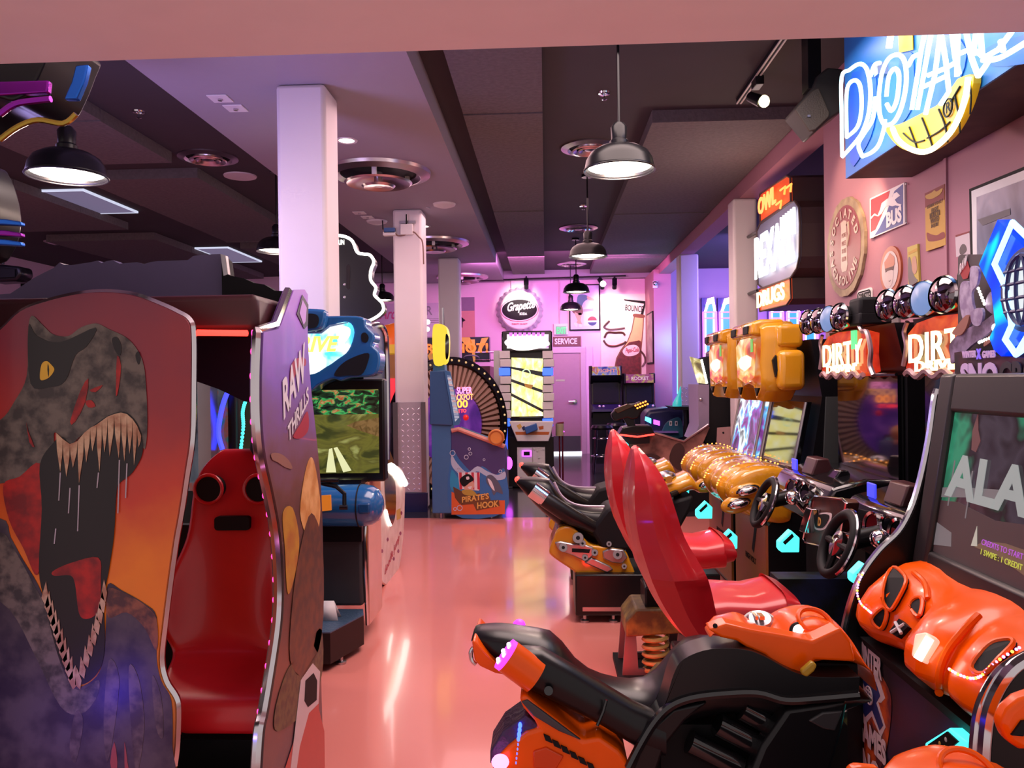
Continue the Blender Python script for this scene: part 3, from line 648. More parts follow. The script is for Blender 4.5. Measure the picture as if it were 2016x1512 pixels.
hp_('window_rim', [(520, 657), (634, 657), (651, 644), (686, 636), (687, 634), (650, 640), (633, 653), (520, 652)], mat('pale_blue', (0.25, 0.45, 0.75), 0.2), 0.01, 0.002, False)
T.p('lettering', text('DRIVE', WP(604, 692, oH, nD) + V((-0.13, -0.008, 0)), X1, Z1 + X1 * 0.1, 0.085, 0.006, bold=0.03, width=0.305, shear=0.2), glow('yellow_sign', (1.0, 0.75, 0.12), 1.6), on=hd, smooth=0)
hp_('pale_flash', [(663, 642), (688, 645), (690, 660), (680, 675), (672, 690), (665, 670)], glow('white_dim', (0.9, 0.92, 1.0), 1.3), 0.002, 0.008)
hp_('speaker_grille', [(659, 740), (668, 722), (690, 706), (725, 695), (724, 715), (712, 737), (685, 739)], M_blackm, 0.004, 0.002)
c = WP(622, 632, oH, nD)
hp_('air_scoop', [(590, 614), (640, 611), (648, 622), (642, 645), (628, 652), (590, 652)], M_blue, 0.07, 0.0, True, 0.015)
T.p('scoop_mouth', MB().ext([WP(x, y, (0, 4.285, 0), nD) for x, y in spline([(600, 620), (622, 619), (628, 630), (622, 644), (600, 645)], 4, closed=True)], (0, -0.003, 0)), M_blackm, on=hd, smooth=0)
hp_('bolt_hole', [(712, 658), (720, 655), (726, 664), (722, 674), (713, 672)], M_blackm, 0.003, 0.002)
T.p('rear_body', MB().box(-1.85, xr - 0.13, 4.6, 5.0, 0.2, 1.85), M_black)
# dash console and gear lever
c0 = W(560, 998, 4.30); c1_ = W(712, 998, 4.30)
da = T.p('dash_console', MB().lathe([(0.02, -0.55), (0.11, -0.53), (0.115, -0.3), (0.118, 0), (0.108, 0.05), (0.085, 0.085), (0.04, 0.105), (0, 0.11)], (c1_.x, 4.36, c1_.z), X1, n=32), M_blue)
T.p('dash_seam', MB().torus((c1_.x - 0.02, 4.36, c1_.z), 0.118, 0.004, X1), M_blackm, on=da)
T.p('dash_vent', MB().box(c1_.x - 0.005, c1_.x + 0.06, 4.235, 4.26, c1_.z - 0.03, c1_.z + 0.03), mat('deep_blue', (0.01, 0.07, 0.22), 0.3), on=da, bev=0.01)
T.p('lit_badge', plate([(634, 975), (652, 974), (653, 1004), (635, 1006)], (0, 4.24, 0), nD, 0.01), mat('amber_badge', (0.1, 0.05, 0.02), 0.4, emit=(1, 0.25, 0.02), es=0.6), on=da, smooth=0)
T.p('console_neck', MB().box(-1.7, -1.05, 4.4, 4.6, 0.6, 0.95), M_black)
lv = T.p('gear_lever', MB().tube([W(635, 952, 4.22), W(662, 958, 4.20), W(678, 972, 4.18), W(678, 1000, 4.18)], 0.012, 8), M_black)
T.p('lever_grip', MB().cyl(W(628, 946, 4.21), W(667, 946, 4.21), 0.013), M_blackg, on=lv)
T.p('lever_grip', MB().cyl(W(669, 999, 4.17), W(684, 999, 4.17), 0.014), M_blackg, on=lv)
# pedestal, deck, side panel
xa = W(714, 1130, 4.45).x
T.p('pedestal', MB().box(-1.85, xa, 4.45, 4.8, 0.22, 0.72), mat('charcoal_vinyl', (0.03, 0.033, 0.04), 0.7), bev=0.02)
T.p('light_strip', MB().box(W(560, 1060, 4.43).x, W(697, 1060, 4.43).x, 4.43, 4.45, W(600, 1064, 4.43).z, W(600, 1056, 4.43).z), glow('ice_blue', (0.2, 0.55, 1.0), 1.6), smooth=0)
zd = 0.20
dk = [V((p.x, p.y, zd)) for p in (WZ(716, 1195, zd), WZ(716, 1212, zd), WZ(650, 1247, zd), WZ(520, 1250, zd))]
dk = [V((-1.85, 4.45, zd))] + [V((xa, 4.45, zd))] + dk[1:3] + [V((-1.85, dk[3].y, zd))]
rs = T.p('deck', MB().ext([p - V((0, 0, 0.16)) for p in dk], (0, 0, 0.16)), M_black, smooth=0)
T.p('deck_plate', MB().ext(dk, (0, 0, 0.006)), mat('deck_plate', (0.10, 0.18, 0.30), 0.35, 0.6, scale=80, bump=0.6), on=rs, smooth=0)
for px, py in ((672, 1306), (705, 1262)):
    g = WZ(px, py, 0.0)
    f = T.p('levelling_foot', MB().lathe([(0.028, 0), (0.028, 0.012), (0.01, 0.018), (0.01, 0.05)], g, n=14, cap=True), M_steel)
T.p('side_panel', MB().box(xa, xa + 0.025, 4.5, 4.85, 0.1, 0.92), ramp_z('salmon_print', [(0, (0.55, 0.22, 0.12)), (0.4, (0.62, 0.3, 0.25)), (0.7, (0.7, 0.35, 0.3)), (1, (0.5, 0.2, 0.1))], 0, 0.9, noise=0.6, scale=6), smooth=0)
T.p('chrome_edge', MB().tube([(xa + 0.012, 4.5, 0.1), (xa + 0.012, 4.47, 0.4), (xa + 0.012, 4.47, 0.62), (xa + 0.012, 4.5, 0.72)], 0.012, 8), M_chrome)
T = Thing('tent_card', 'small white folded paper card standing on the blue cabinet deck', 'paper card', WZ(648, 1222, 0.206))
g = WZ(648, 1222, 0.207)
T.p('card_leaf', MB().add([g + V(q) for q in ((-.07, 0, 0), (.05, .0, 0), (.02, .03, .10), (-.07, .03, .10))], [(0, 1, 2, 3)]), M_white, solid=0.001)
T.p('card_leaf', MB().add([g + V(q) for q in ((-.07, .07, 0), (.05, .07, 0), (.02, .03, .10), (-.07, .03, .10))], [(0, 1, 2, 3)]), M_white, solid=0.001)
# ---- white rounded cabinet with the lit golden slot --------------------------
XJ = -1.20; oJ = (XJ, 0, 0)
T = Thing('jumping_game_cabinet', 'white side-on cabinet with rounded foot and golden lit slot, behind the blue cabinet', 'arcade cabinet', (-1.4, 6.0, 0))
q = spline([(742, 1030), (741, 960), (748, 928), (775, 915), (796, 932), (797, 1000), (794, 1060), (786, 1120), (773, 1148), (759, 1152), (749, 1138), (743, 1100)], 4, closed=True)
sd = T.p('side_panel', MB().ext([WP(x, y, oJ, nR) for x, y in q], (-0.55, 0, 0)), mat('cream_print', (0.74, 0.64, 0.60), 0.4, scale=9, col2=(0.62, 0.5, 0.46)), bev=0.01)
T.p('golden_slot', plate(spline([(757, 928), (774, 928), (779, 980), (777, 1018), (769, 1036), (761, 1012)], 4, closed=True), oJ, nR, 0.002, 0.001), mat('gold_mirror', (0.32, 0.20, 0.06), 0.12, 1.0), on=sd, smooth=0)
T.p('slot_light', MB().tube([WP(x, y, (XJ + 0.02, 0, 0), nR) for x, y in ((748, 926), (770, 918), (786, 932), (797, 952))], 0.028, 8), M_whiteglow, on=sd)
T.p('slot_light', MB().tube([WP(x, y, (XJ + 0.01, 0, 0), nR) for x, y in ((760, 1005), (764, 1022), (769, 1034))], 0.010, 6), M_whiteglow, on=sd)
M_redink = mat('red_ink', (0.5, 0.03, 0.06), 0.4)
T.p('lettering', text('doodle jump', WP(757, 1134, oJ, nR) + V((0.002, 0, 0)), (0, 1, .25), Z1, 0.065, 0.001, width=0.6), M_redink, on=sd, smooth=0)
for (x, y) in ((752, 1085), (763, 1062), (788, 1050), (784, 1085), (775, 1100), (790, 1010)):
    T.p('printed_spot', plate(spline([(x - 2, y), (x, y - 4), (x + 2, y), (x, y + 4)], 3, closed=True), oJ, nR, 0.001, 0.001), mat('plum_ink', (0.25, 0.03, 0.12), 0.4), on=sd, smooth=0)
T.p('printed_pipe', plate([(780, 1005), (788, 1000), (789, 1020), (781, 1024)], oJ, nR, 0.001, 0.001), mat('straw_ink', (0.6, 0.4, 0.08), 0.4), on=sd, smooth=0)
q = spline([(724, 645), (745, 640), (757, 652), (761, 690), (763, 800), (762, 900), (752, 918), (736, 920), (733, 780)], 4, closed=True)
bk = T.p('back_tower', MB().ext([WP(x, y, oJ, nR) for x, y in q], (-0.5, 0, 0)), M_black, bev=0.01)
T.p('chrome_edge', MB().tube([WP(x, y, (XJ + 0.005, 0, 0), nR) for x, y in spline([(724, 645), (745, 640), (757, 652), (761, 690), (763, 800), (762, 905)], 4)], 0.022, 8), M_chrome, on=bk)
# ---- black cut-out topper with white neon line --------------------------------
T = Thing('prize_cabinet', 'black cabinet with a tall curvy cut-out topper outlined in white neon, behind the nearest column', 'arcade cabinet', (-2.1, 6.4, 0))
T.p('body', MB().box(-2.7, -1.78, 6.3, 7.0, 0, 1.95), M_black, bev=0.02)
YK = 6.25; oK = (0, YK, 0)
cut = spline([(663, 463), (680, 466), (694, 475), (703, 496), (715, 500), (728, 502), (736, 515), (730, 533), (730, 552), (740, 566), (737, 580), (745, 589), (753, 598), (754, 612), (738, 626), (715, 634), (663, 640)], 4)
q = [(x, y) for x, y in cut] + [(590, 640), (570, 560), (590, 466)]
tp = T.p('cut_out_topper', MB().ext([WP(x, y, oK, nD) for x, y in q], (0, 0.14, 0)), M_black, smooth=30)
T.p('neon_outline', MB().tube([WP(x, y, (0, YK - 0.02, 0), nD) for x, y in cut], 0.012, 8), glow('white_neon', (1.0, 0.93, 0.85), 4.0), on=tp)
T.p('lettering', text('FUN', WP(663, 482, oK, nD) + V((0, -0.004, 0)), X1, Z1, 0.04, 0.002, bold=0.02, width=0.06), M_whiteglow, on=tp, smooth=0)
for x, y in ((678, 560), (678, 585)):
    T.p('screw', MB().ell(WP(x, y, oK, nD), (.012, .008, .012), 8, 6), M_steel, on=tp)
T.p('topper_slot', plate([(682, 525), (686, 520), (689, 525), (689, 568), (685, 570), (682, 565)], oK, nD, 0.002, 0.001), M_blackg, on=tp, smooth=0)
# ---- orange ball game behind ---------------------------------------------------
T = Thing('chicken_game', 'orange dome and yellow band game cabinet peeping out left of the router column', 'arcade cabinet', (-2.1, 11.1, 0))
c = W(776, 672, 11.1)
T.p('dome', MB().lathe([(0.30, -0.06), (0.30, 0.02), (0.26, 0.14), (0.17, 0.22), (0, 0.26)], c, n=32), mat('dome_orange', (0.85, 0.13, 0.02), 0.35, emit=(1, 0.2, 0.02), es=0.25))
T.p('yellow_band', MB().lathe([(0.28, -0.20), (0.31, -0.18), (0.31, -0.06), (0.28, -0.05)], c, n=32), mat('band_yellow', (0.85, 0.55, 0.04), 0.4, emit=(1, 0.6, 0.05), es=0.2))
T.p('cabinet_body', MB().box(c.x - 0.3, c.x + 0.24, 10.82, 11.38, 0, c.z - 0.18), mat('orange_wood', (0.48, 0.22, 0.06), 0.5), bev=0.01)
T.p('lit_panel', MB().box(c.x - 0.28, c.x + 0.2, 10.80, 10.82, W(770, 795, 10.81).z, W(770, 745, 10.81).z), mat('red_lit_panel', (0.7, 0.03, 0.05), 0.4, emit=(1, 0.04, 0.06), es=0.8), smooth=0)
pc = T.p('name_plate', MB().box(c.x - 0.26, c.x + 0.1, 10.80, 10.82, W(770, 875, 10.81).z, W(770, 850, 10.81).z), M_white, smooth=0)
T.p('lettering', text('CRAZY', V((c.x - 0.2, 10.797, W(770, 861, 10.81).z)), X1, Z1, 0.045, 0.001, bold=0.01, width=0.25), M_blackm, on=pc, smooth=0)
T.p('lettering', text('CHICKEN', V((c.x - 0.24, 10.797, W(770, 873, 10.81).z)), X1, Z1, 0.045, 0.001, bold=0.01, width=0.31), M_blackm, on=pc, smooth=0)
# ================================================================== MIDDLE AND BACK
def front(Y): return (0, Y, 0), (0, -1, 0)
def fp(T, name, pix, Y, m, thick=0.002, lift=0.0, on=None, sm=False, n=4, **k):
    o, nn = front(Y)
    return T.p(name, plate(spline(pix, n, closed=True) if sm else pix, o, nn, thick, lift), m, on=on, smooth=0, **k)
def fbox(x0, y0, x1, y1, Y, depth, front_=0.0):
    a = W(x0, y1, Y); b = W(x1, y0, Y)
    return MB().box(a.x, b.x, Y - front_, Y + depth, a.z, b.z)
def ftext(body, px, py, Y, hpx, wpx, depth=0.002, bold=0.02, shear=0, rise=0.0, gap=0.004):
    k = Y / FOC
    return text(body, W(px, py, Y) + V((0, -gap, 0)), X1 + Z1 * rise, Z1, hpx * k, depth, bold=bold, shear=shear, width=wpx * k)
# ---- crane cabinet with the pirate print --------------------------------------
YP = 8.5
T = Thing('crane_cabinet', 'blue crane prize cabinet with a pirate ship print and a yellow ring on top', 'arcade cabinet', W(920, 1016, YP))
M_pb = mat('crane_blue', (0.045, 0.16, 0.36), 0.45)
q = [(849, 828), (888, 838), (889, 1011), (851, 1011)]
o, nn = front(YP)
tw = T.p('tower', MB().ext([WP(x, y, o, nn) for x, y in q], (0, 0.28, 0)), M_pb, bev=0.01)
q = [(846, 731), (875, 729), (879, 734), (893, 836), (888, 838), (846, 836)]
hs = T.p('display_head', MB().ext([WP(x, y, (0, YP - 0.03, 0), nn) for x, y in q], (0, 0.36, 0)), mat('crane_blue_dark', (0.03, 0.10, 0.25), 0.45), bev=0.01)
fp(T, 'display_frame', [(875, 729), (887, 732), (907, 828), (904, 836), (893, 838)], YP - 0.03, M_pb, 0.02, 0.0)
dpn = fp(T, 'display_panel', [(880, 738), (887, 740), (904, 822), (896, 830)], YP - 0.055, screen_mat('paytable', [(0.3, (0.05, 0.1, 0.3)), (0.5, (0.6, 0.55, 0.7)), (0.7, (0.9, 0.85, 0.9))], 14, 0.7, stretch=(0.3, 1, 3)), 0.003, 0.0)
for i in range(7):
    t_ = i / 7; x = 881 + 14 * t_; y = 745 + 74 * t_
    fp(T, 'paytable_row', [(x + 1, y), (x + 8, y + 1), (x + 9, y + 5), (x + 2, y + 4)], YP - 0.06, M_white, 0.002, 0.001, on=dpn)
ring = fp(T, 'yellow_ring', spline([(857, 648), (866, 640), (880, 644), (886, 662), (885, 704), (878, 718), (862, 720), (857, 700)], 3, closed=True), YP + 0.15, glow('yellow_ring', (1.0, 0.68, 0.02), 1.1), 0.20, 0.0)
fp(T, 'ring_hole', [(879, 657), (884, 667), (883, 700), (879, 708), (877, 698), (877, 666)], YP - 0.05, M_glassd, 0.004, 0.002, on=ring, sm=True)
T.p('ring_stand', MB().ext([WP(x, y, (0, YP, 0), nn) for x, y in ((853, 718), (875, 718), (876, 732), (852, 732))], (0, 0.2, 0)), M_pb, smooth=0)
T.p('antenna', MB().tube([W(873, 640, YP + 0.1), W(872, 606, YP + 0.1)], 0.012, 6), M_chrome)
q = [(888, 850), (902, 846), (993, 880), (996, 890), (995, 1008), (988, 1014), (888, 1014)]
by = T.p('art_body', MB().ext([WP(x, y, o, nn) for x, y in q], (0, 0.34, 0)), mat('indigo_print', (0.06, 0.04, 0.16), 0.4), bev=0.008, label='front section printed with a pirate ship and a dolphin')
def pp(name, pix, m, lift, sm=True): return fp(T, name, pix, YP, m, 0.001, lift, on=by, sm=sm)
pp('printed_sea', [(889, 890), (905, 905), (930, 930), (950, 918), (975, 935), (994, 925), (994, 1008), (889, 1010)], mat('sea_ink', (0.03, 0.16, 0.42), 0.4), 0.001)
pp('printed_wave', [(889, 895), (900, 912), (920, 930), (940, 918), (960, 928), (980, 935), (994, 928), (994, 942), (975, 945), (955, 936), (938, 928), (920, 944), (900, 930), (889, 915)], mat('pale_wave_ink', (0.45, 0.55, 0.70), 0.4), 0.002)
pp('printed_swell', [(889, 925), (905, 945), (925, 960), (889, 965)], mat('mid_sea_ink', (0.02, 0.30, 0.55), 0.4), 0.0025)
pp('printed_sand', [(889, 968), (905, 975), (930, 985), (965, 985), (994, 985), (994, 1012), (889, 1013)], mat('sand_ink', (0.68, 0.13, 0.03), 0.4), 0.003, False)
pp('printed_ship', [(892, 958), (900, 962), (925, 975), (945, 970), (938, 990), (905, 992), (896, 980)], mat('ship_ink', (0.12, 0.05, 0.02), 0.4), 0.004, False)
pp('printed_sail', [(902, 930), (945, 930), (943, 966), (905, 962)], M_white, 0.004, False)
for x in (904, 916, 928, 939): pp('printed_stripe', [(x, 930), (x + 5, 930), (x + 6, 964), (x + 1, 963)], M_redink, 0.005, False)
pp('printed_face', [(914, 950), (928, 945), (934, 955), (928, 966), (916, 966)], mat('face_ink', (0.65, 0.38, 0.28), 0.4), 0.006)
pp('printed_hat', [(905, 945), (915, 935), (925, 934), (933, 944), (925, 950), (913, 958)], M_blackm, 0.007)
pp('printed_mark', [(918, 939), (923, 938), (924, 943), (919, 944)], M_white, 0.008)
pp('printed_coat', [(910, 965), (930, 965), (938, 975), (915, 974)], mat('coat_ink', (0.45, 0.32, 0.05), 0.4), 0.0065)
pp('printed_smile', [(921, 959), (929, 957), (926, 963)], M_white, 0.008)
pp('printed_dolphin', [(958, 938), (968, 935), (982, 950), (990, 972), (978, 968), (972, 975), (966, 960), (958, 950)], mat('dolphin_ink', (0.10, 0.11, 0.16), 0.4), 0.005)
pp('printed_belly', [(960, 942), (968, 948), (974, 966), (966, 958)], M_white, 0.006)
for x, y, r in ((891, 892, 5), (918, 900, 4), (926, 893, 3), (924, 884, 2.5), (903, 924, 4), (953, 905, 2), (985, 928, 3), (905, 1000, 5), (896, 1002, 3)):
    c = W(x, y, YP) + V((0, -0.006, 0)); T.p('printed_bubble', MB().torus(c, r * YP / FOC, 0.004, Y1, n=18, m=5), mat('bubble_ink', (0.55, 0.6, 0.75), 0.4), on=by)
M_gold = mat('gold_ink', (0.75, 0.45, 0.10), 0.4)
fp(T, 'printed_banner', [(906, 990), (962, 972), (966, 985), (982, 984), (984, 996), (938, 1005), (932, 992), (908, 994)], YP, mat('banner_ink', (0.16, 0.06, 0.02), 0.4), 0.001, 0.006, on=by)
T.p('lettering', ftext("PIRATE'S", 909, 989, YP, 11, 54, 0.001, 0.03, rise=0.14, gap=0.010), M_gold, on=by, smooth=0)
T.p('lettering', ftext("HOOK", 939, 1001, YP, 12, 43, 0.001, 0.03, rise=0.10, gap=0.010), M_gold, on=by, smooth=0)
T.p('rim', MB().tube([WP(x, y, (0, YP - 0.02, 0), nn) for x, y in ((889, 848), (902, 845), (993, 879))], 0.025, 8), mat('salmon_rim', (0.6, 0.25, 0.2), 0.35))
bb = T.p('bumper_ball', MB().cyl(W(977, 861, YP - 0.14), W(977, 861, YP + 0.1), 0.088, n=24), mat('bumper_orange', (0.7, 0.24, 0.03), 0.4), bev=0.012)
T.p('bumper_rim', MB().torus(W(977, 861, YP - 0.14), 0.07, 0.01, Y1), mat('bumper_dark', (0.45, 0.13, 0.02), 0.4), on=bb)
T.p('trough', MB().ext([WP(x, y, (0, YP + 0.1, 0), nn) for x, y in ((893, 846), (905, 842), (985, 872), (990, 880))], (0, 0.2, 0)), mat('trough_blue', (0.03, 0.12, 0.22), 0.4), smooth=0)
for x in (869, 948, 968): T.p('levelling_foot', MB().cyl(WZ(x, 1020, 0.0), WZ(x, 1020, 0.0) + V((0, 0, W(x, 1010, YP).z)), 0.018, n=10), M_steel)
# ---- big wheel game behind it -----------------------------------------------------
aw = math.radians(40); nW = V((math.sin(aw), -math.cos(aw), 0)); uW = V((math.cos(aw), math.sin(aw), 0))
cW = W(886, 838, 10.2); RW = 136 * 10.2 / FOC
T = Thing('jackpot_wheel_game', 'large upright prize wheel with a dark studded rim and purple jackpot centre', 'arcade game', (cW.x, cW.y, 0))
def wring(r0, r1, d0, d1, n=72): return MB().lathe([(r0, d0), (r1, d0), (r1, d1), (r0, d1), (r0, d0)], cW, nW, n)
rimw = T.p('wheel_rim', wring(RW * 0.90, RW, -0.06, 0.06), M_blackg)
T.p('wheel_backing', wring(RW * 0.54, RW * 0.9, -0.05, -0.03), mat('wheel_brown', (0.30, 0.12, 0.07), 0.35))
disc = T.p('wheel_centre', MB().lathe([(0, 0.03), (RW * 0.54, 0.03), (RW * 0.54, -0.03), (0, -0.03)], cW, nW, 48), screen_mat('jackpot_disc', [(0.3, (0.08, 0.02, 0.25)), (0.5, (0.22, 0.04, 0.45)), (0.7, (0.55, 0.12, 0.7))], 2.5, 0.5))
for k in range(60):
    a = 2 * PI * k / 60; d = uW * math.cos(a) + Z1 * math.sin(a); t_ = -uW * math.sin(a) + Z1 * math.cos(a)
    if k >= 1: pass
    pa, pb = cW + d * RW * 0.56 - nW * 0.02, cW + d * RW * 0.88 - nW * 0.02; w0, w1 = 0.012, 0.024
    T.p('wheel_rib', MB().ext([pa - t_ * w0, pb - t_ * w1, pb + t_ * w1, pa + t_ * w0], nW * 0.05), mat('rib_plastic', (0.60, 0.38, 0.30), 0.25, 0.3), smooth=0)
for k in range(48):
    a = 2 * PI * k / 48; c = cW + (uW * math.cos(a) + Z1 * math.sin(a)) * RW * 0.95 + nW * 0.062
    T.p('rim_stud', MB().ell(c, (.016, .016, .016), 6, 4), mat('stud_gold', (0.8, 0.6, 0.3), 0.3, 0.6, emit=(1, .7, .3), es=0.4), on=rimw)
for body, px, py, w, h, m in (('SUPER', 899, 775, 30, 13, glow('pink_neon', (1.0, 0.25, 0.55), 2.5)), ('JACKPOT', 890, 788, 42, 12, glow('orange_neon', (1.0, 0.35, 0.12), 2.5)),
                              ('100', 888, 803, 29, 15, M_orangeglow), ('WIN TO', 888, 813, 30, 7, M_redglow)):
    p0 = WP(px, py, cW + nW * 0.04, nW); p1 = WP(px + w, py, cW + nW * 0.04, nW)
    T.p('lettering', text(body, p0, uW, Z1, h * 10.2 / FOC, 0.004, bold=0.02, width=(p1 - p0).length), m, on=disc, smooth=0)
T.p('red_button', MB().ell(WP(917, 822, cW + nW * 0.04, nW), (.04, .03, .04), 14, 8), mat('red_button', (0.5, 0.01, 0.01), 0.3, emit=(1, .02, .02), es=0.5), on=disc)
T.p('wheel_base', MB().box(cW.x - 0.55, cW.x + 0.15, cW.y - 0.1, cW.y + 0.5, 0, 0.75), M_black, bev=0.03)
# ---- hot-shot basket sign -----------------------------------------------------------
T = Thing('basketball_game', 'navy and orange lettered sign cabinet far back between the columns', 'arcade game', (-1.55, 13.6, 0))
sg = T.p('sign_board', fbox(834, 663, 963, 714, 13.3, 0.25), mat('navy_sign', (0.02, 0.02, 0.07), 0.4), smooth=0)
for pts_ in ([(903, 664), (925, 664), (935, 690), (930, 694)], [(948, 666), (962, 664), (945, 694), (940, 692)], [(925, 668), (935, 668), (936, 712), (932, 712)], [(842, 700), (850, 690), (853, 712), (846, 712)]):
    fp(T, 'printed_ray', pts_, 13.3, mat('ray_orange', (0.8, 0.4, 0.12), 0.4, emit=(1, .45, .1), es=0.3), 0.002, 0.002, on=sg)
T.p('lettering', ftext('RED HOT!', 838, 695, 13.3, 18, 123, 0.01, 0.03, gap=0.02), glow('red_orange', (1.0, 0.16, 0.02), 1.8), on=sg, smooth=0)
T.p('printed_hoop', MB().torus(W(928, 705, 13.27), 0.13, 0.01, (0, 0.35, 1)), mat('hoop_ink', (0.3, 0.3, 0.4), 0.4), on=sg)
T.p('cage', MB().box(-2.0, -0.95, 13.4, 14.6, 0, 1.75), mat('wine_cage', (0.16, 0.05, 0.07), 0.5))
for z in (1.85, 1.98): T.p('cage_rail', MB().tube([(-1.2, 13.3, z), (-0.86, 13.3, z)], 0.012, 6), M_chrome)
T.p('cage_post', MB().tube([(-0.86, 13.3, 0), (-0.86, 13.3, 2.0)], 0.015, 6), M_chrome)
# ---- tower game with yellow steps ---------------------------------------------------
YT = 11.0
T = Thing('tower_game', 'tall game with white block columns, glowing yellow stepped screen and white coin door', 'arcade game', W(1038, 958, YT))
xl, xrr = W(985, 800, YT).x, W(1090, 800, YT).x
T.p('back_body', MB().box(xl + 0.03, xrr - 0.03, YT + 0.05, YT + 0.7, 0.0, W(1038, 655, YT).z), M_black, smooth=0)
mq = T.p('marquee', fbox(988, 651, 1087, 693, YT, 0.12, 0.04), M_blackg, bev=0.02)
fp(T, 'marquee_art', [(998, 658), (1080, 658), (1080, 686), (998, 686)], YT - 0.04, screen_mat('tower_marquee', [(0.35, (0.45, 0.05, 0.5)), (0.5, (1.0, 0.7, 0.9)), (0.7, (1, 1, 0.9))], 6, 1.3), 0.003, 0.001, on=mq)
fp(T, 'marquee_glow', spline([(993, 675), (1005, 665), (1030, 661), (1060, 662), (1078, 670), (1081, 680), (1060, 686), (1035, 690), (1010, 688)], 4, closed=True), YT - 0.045, glow('marquee_hot', (1.0, 0.85, 0.80), 2.2), 0.004, 0.002, on=mq)
for i in range(8): fp(T, 'marquee_tab', [(1003 + i * 9, 655), (1009 + i * 9, 655), (1008 + i * 9, 662), (1003 + i * 9, 662)], YT - 0.04, M_purpleglow, 0.003, 0.003, on=mq)
sc = T.p('screen', fbox(1006, 703, 1070, 823, YT, 0.02, 0.02), M_glassd, smooth=0)
M_step = screen_mat('step_screen', [(0.3, (0.9, 0.75, 0.10)), (0.5, (1.0, 0.9, 0.35)), (0.7, (1.0, 0.97, 0.75))], 7, 1.5, stretch=(2, 1, 1))
for pix in ([(1007, 704), (1069, 706), (1069, 732), (1007, 722)], [(1007, 726), (1069, 742), (1069, 768), (1007, 746)], [(1007, 752), (1069, 774), (1069, 806), (1007, 774)], [(1007, 780), (1069, 812), (1069, 819), (1007, 820)]):
    fp(T, 'lit_step', pix, YT - 0.02, M_step, 0.004, 0.001, on=sc)
T.p('screen_ring', MB().torus(W(1036, 735, YT - 0.03), 0.055, 0.008, Y1), glow('lime_ring', (0.75, 1.0, 0.6), 1.2), on=sc)
fp(T, 'step_logo', [(1032, 755), (1050, 758), (1046, 766), (1034, 762)], YT - 0.028, M_gold, 0.002, 0.002, on=sc)
hb = (840 - 690) / 9.0
for side, x0 in ((0, 984), (1, 1069)):
    for k in range(9):
        dx = 2 if k % 2 else 0; y0 = 690 + k * hb
        lit = k in (2, 8)
        T.p('column_block', fbox(x0 + dx - 1, y0 + 0.8, x0 + dx + 20, y0 + hb - 0.6, YT, 0.2, 0.05 + 0.02 * (k % 2)), glow('block_blue', (0.03, 0.12, 1.0), 2.2) if lit else M_white, bev=0.008, label='lit blue block' if lit else None)
T.p('side_frame', fbox(975, 690, 985, 955, YT, 0.4), M_steel, smooth=0)
T.p('blue_tube', fbox(988, 842, 999, 915, YT, 0.1, 0.02), glow('tube_blue', (0.05, 0.12, 1.0), 1.2), bev=0.01)
cp = T.p('control_panel', MB().ext([WP(x, y, (0, YT - 0.22, 0), (0, -1, 0)) for x, y in ((1002, 830), (1090, 830), (1084, 858), (1080, 869), (1018, 869), (1014, 858))], (0, 0.2, 0)), M_white, bev=0.01)
fp(T, 'printed_shape', [(1017, 838), (1024, 834), (1028, 840), (1022, 846)], YT - 0.22, M_gold, 0.001, 0.001, on=cp)
fp(T, 'printed_shape', [(1027, 842), (1032, 838), (1036, 845), (1030, 848)], YT - 0.22, MATS['navy_tile'], 0.001, 0.001, on=cp)
fp(T, 'printed_shape', [(1060, 840), (1070, 838), (1070, 845), (1062, 846)], YT - 0.22, mat('rust_ink', (0.5, 0.12, 0.02), 0.4), 0.001, 0.001, on=cp)
fp(T, 'printed_shape', [(1014, 850), (1082, 850), (1080, 856), (1016, 856)], YT - 0.22, MATS['rust_ink'], 0.001, 0.001, on=cp)
T.p('play_button', MB().ext([WP(x, y, (0, YT - 0.30, 0), (0, -1, 0)) for x, y in ((1032, 842), (1056, 833), (1059, 846), (1036, 855))], (0, 0.08, 0)), mat('button_blue', (0.03, 0.12, 0.4), 0.3), bev=0.01)
T.p('lower_body', fbox(1002, 860, 1090, 958, YT - 0.1, 0.6), M_black, smooth=0)
cdo = T.p('coin_door', fbox(1019, 880, 1073, 955, YT - 0.1, 0.03, 0.02), M_white, bev=0.006)
ca = T.p('coin_acceptor', fbox(1028, 887, 1046, 899, YT - 0.13, 0.01, 0.01), M_purpleglow, bev=0.004, on=cdo)
T.p('coin_display', fbox(1031, 889, 1043, 897, YT - 0.142, 0.003), M_blackm, on=cdo, smooth=0)
T.p('door_seam', fbox(1019, 914, 1073, 915.2, YT - 0.122, 0.002), M_steel, on=cdo, smooth=0)
T.p('door_seam', fbox(1048, 880, 1049, 914, YT - 0.122, 0.002), M_steel, on=cdo, smooth=0)
for x, y in ((1058, 887), (1061, 901), (1052, 884), (1070, 884)): T.p('door_lock', MB().cyl(W(x, y, YT - 0.135), W(x, y, YT - 0.12), 0.012, n=10), M_steel, on=cdo)
T.p('ticket_chute', fbox(995, 885, 1008, 960, YT - 0.05, 0.3), M_steel, smooth=0)
T.p('purple_lamp', MB().ell(W(1002, 912, YT - 0.1), (.05, .03, .09), 10, 8), M_purpleglow)
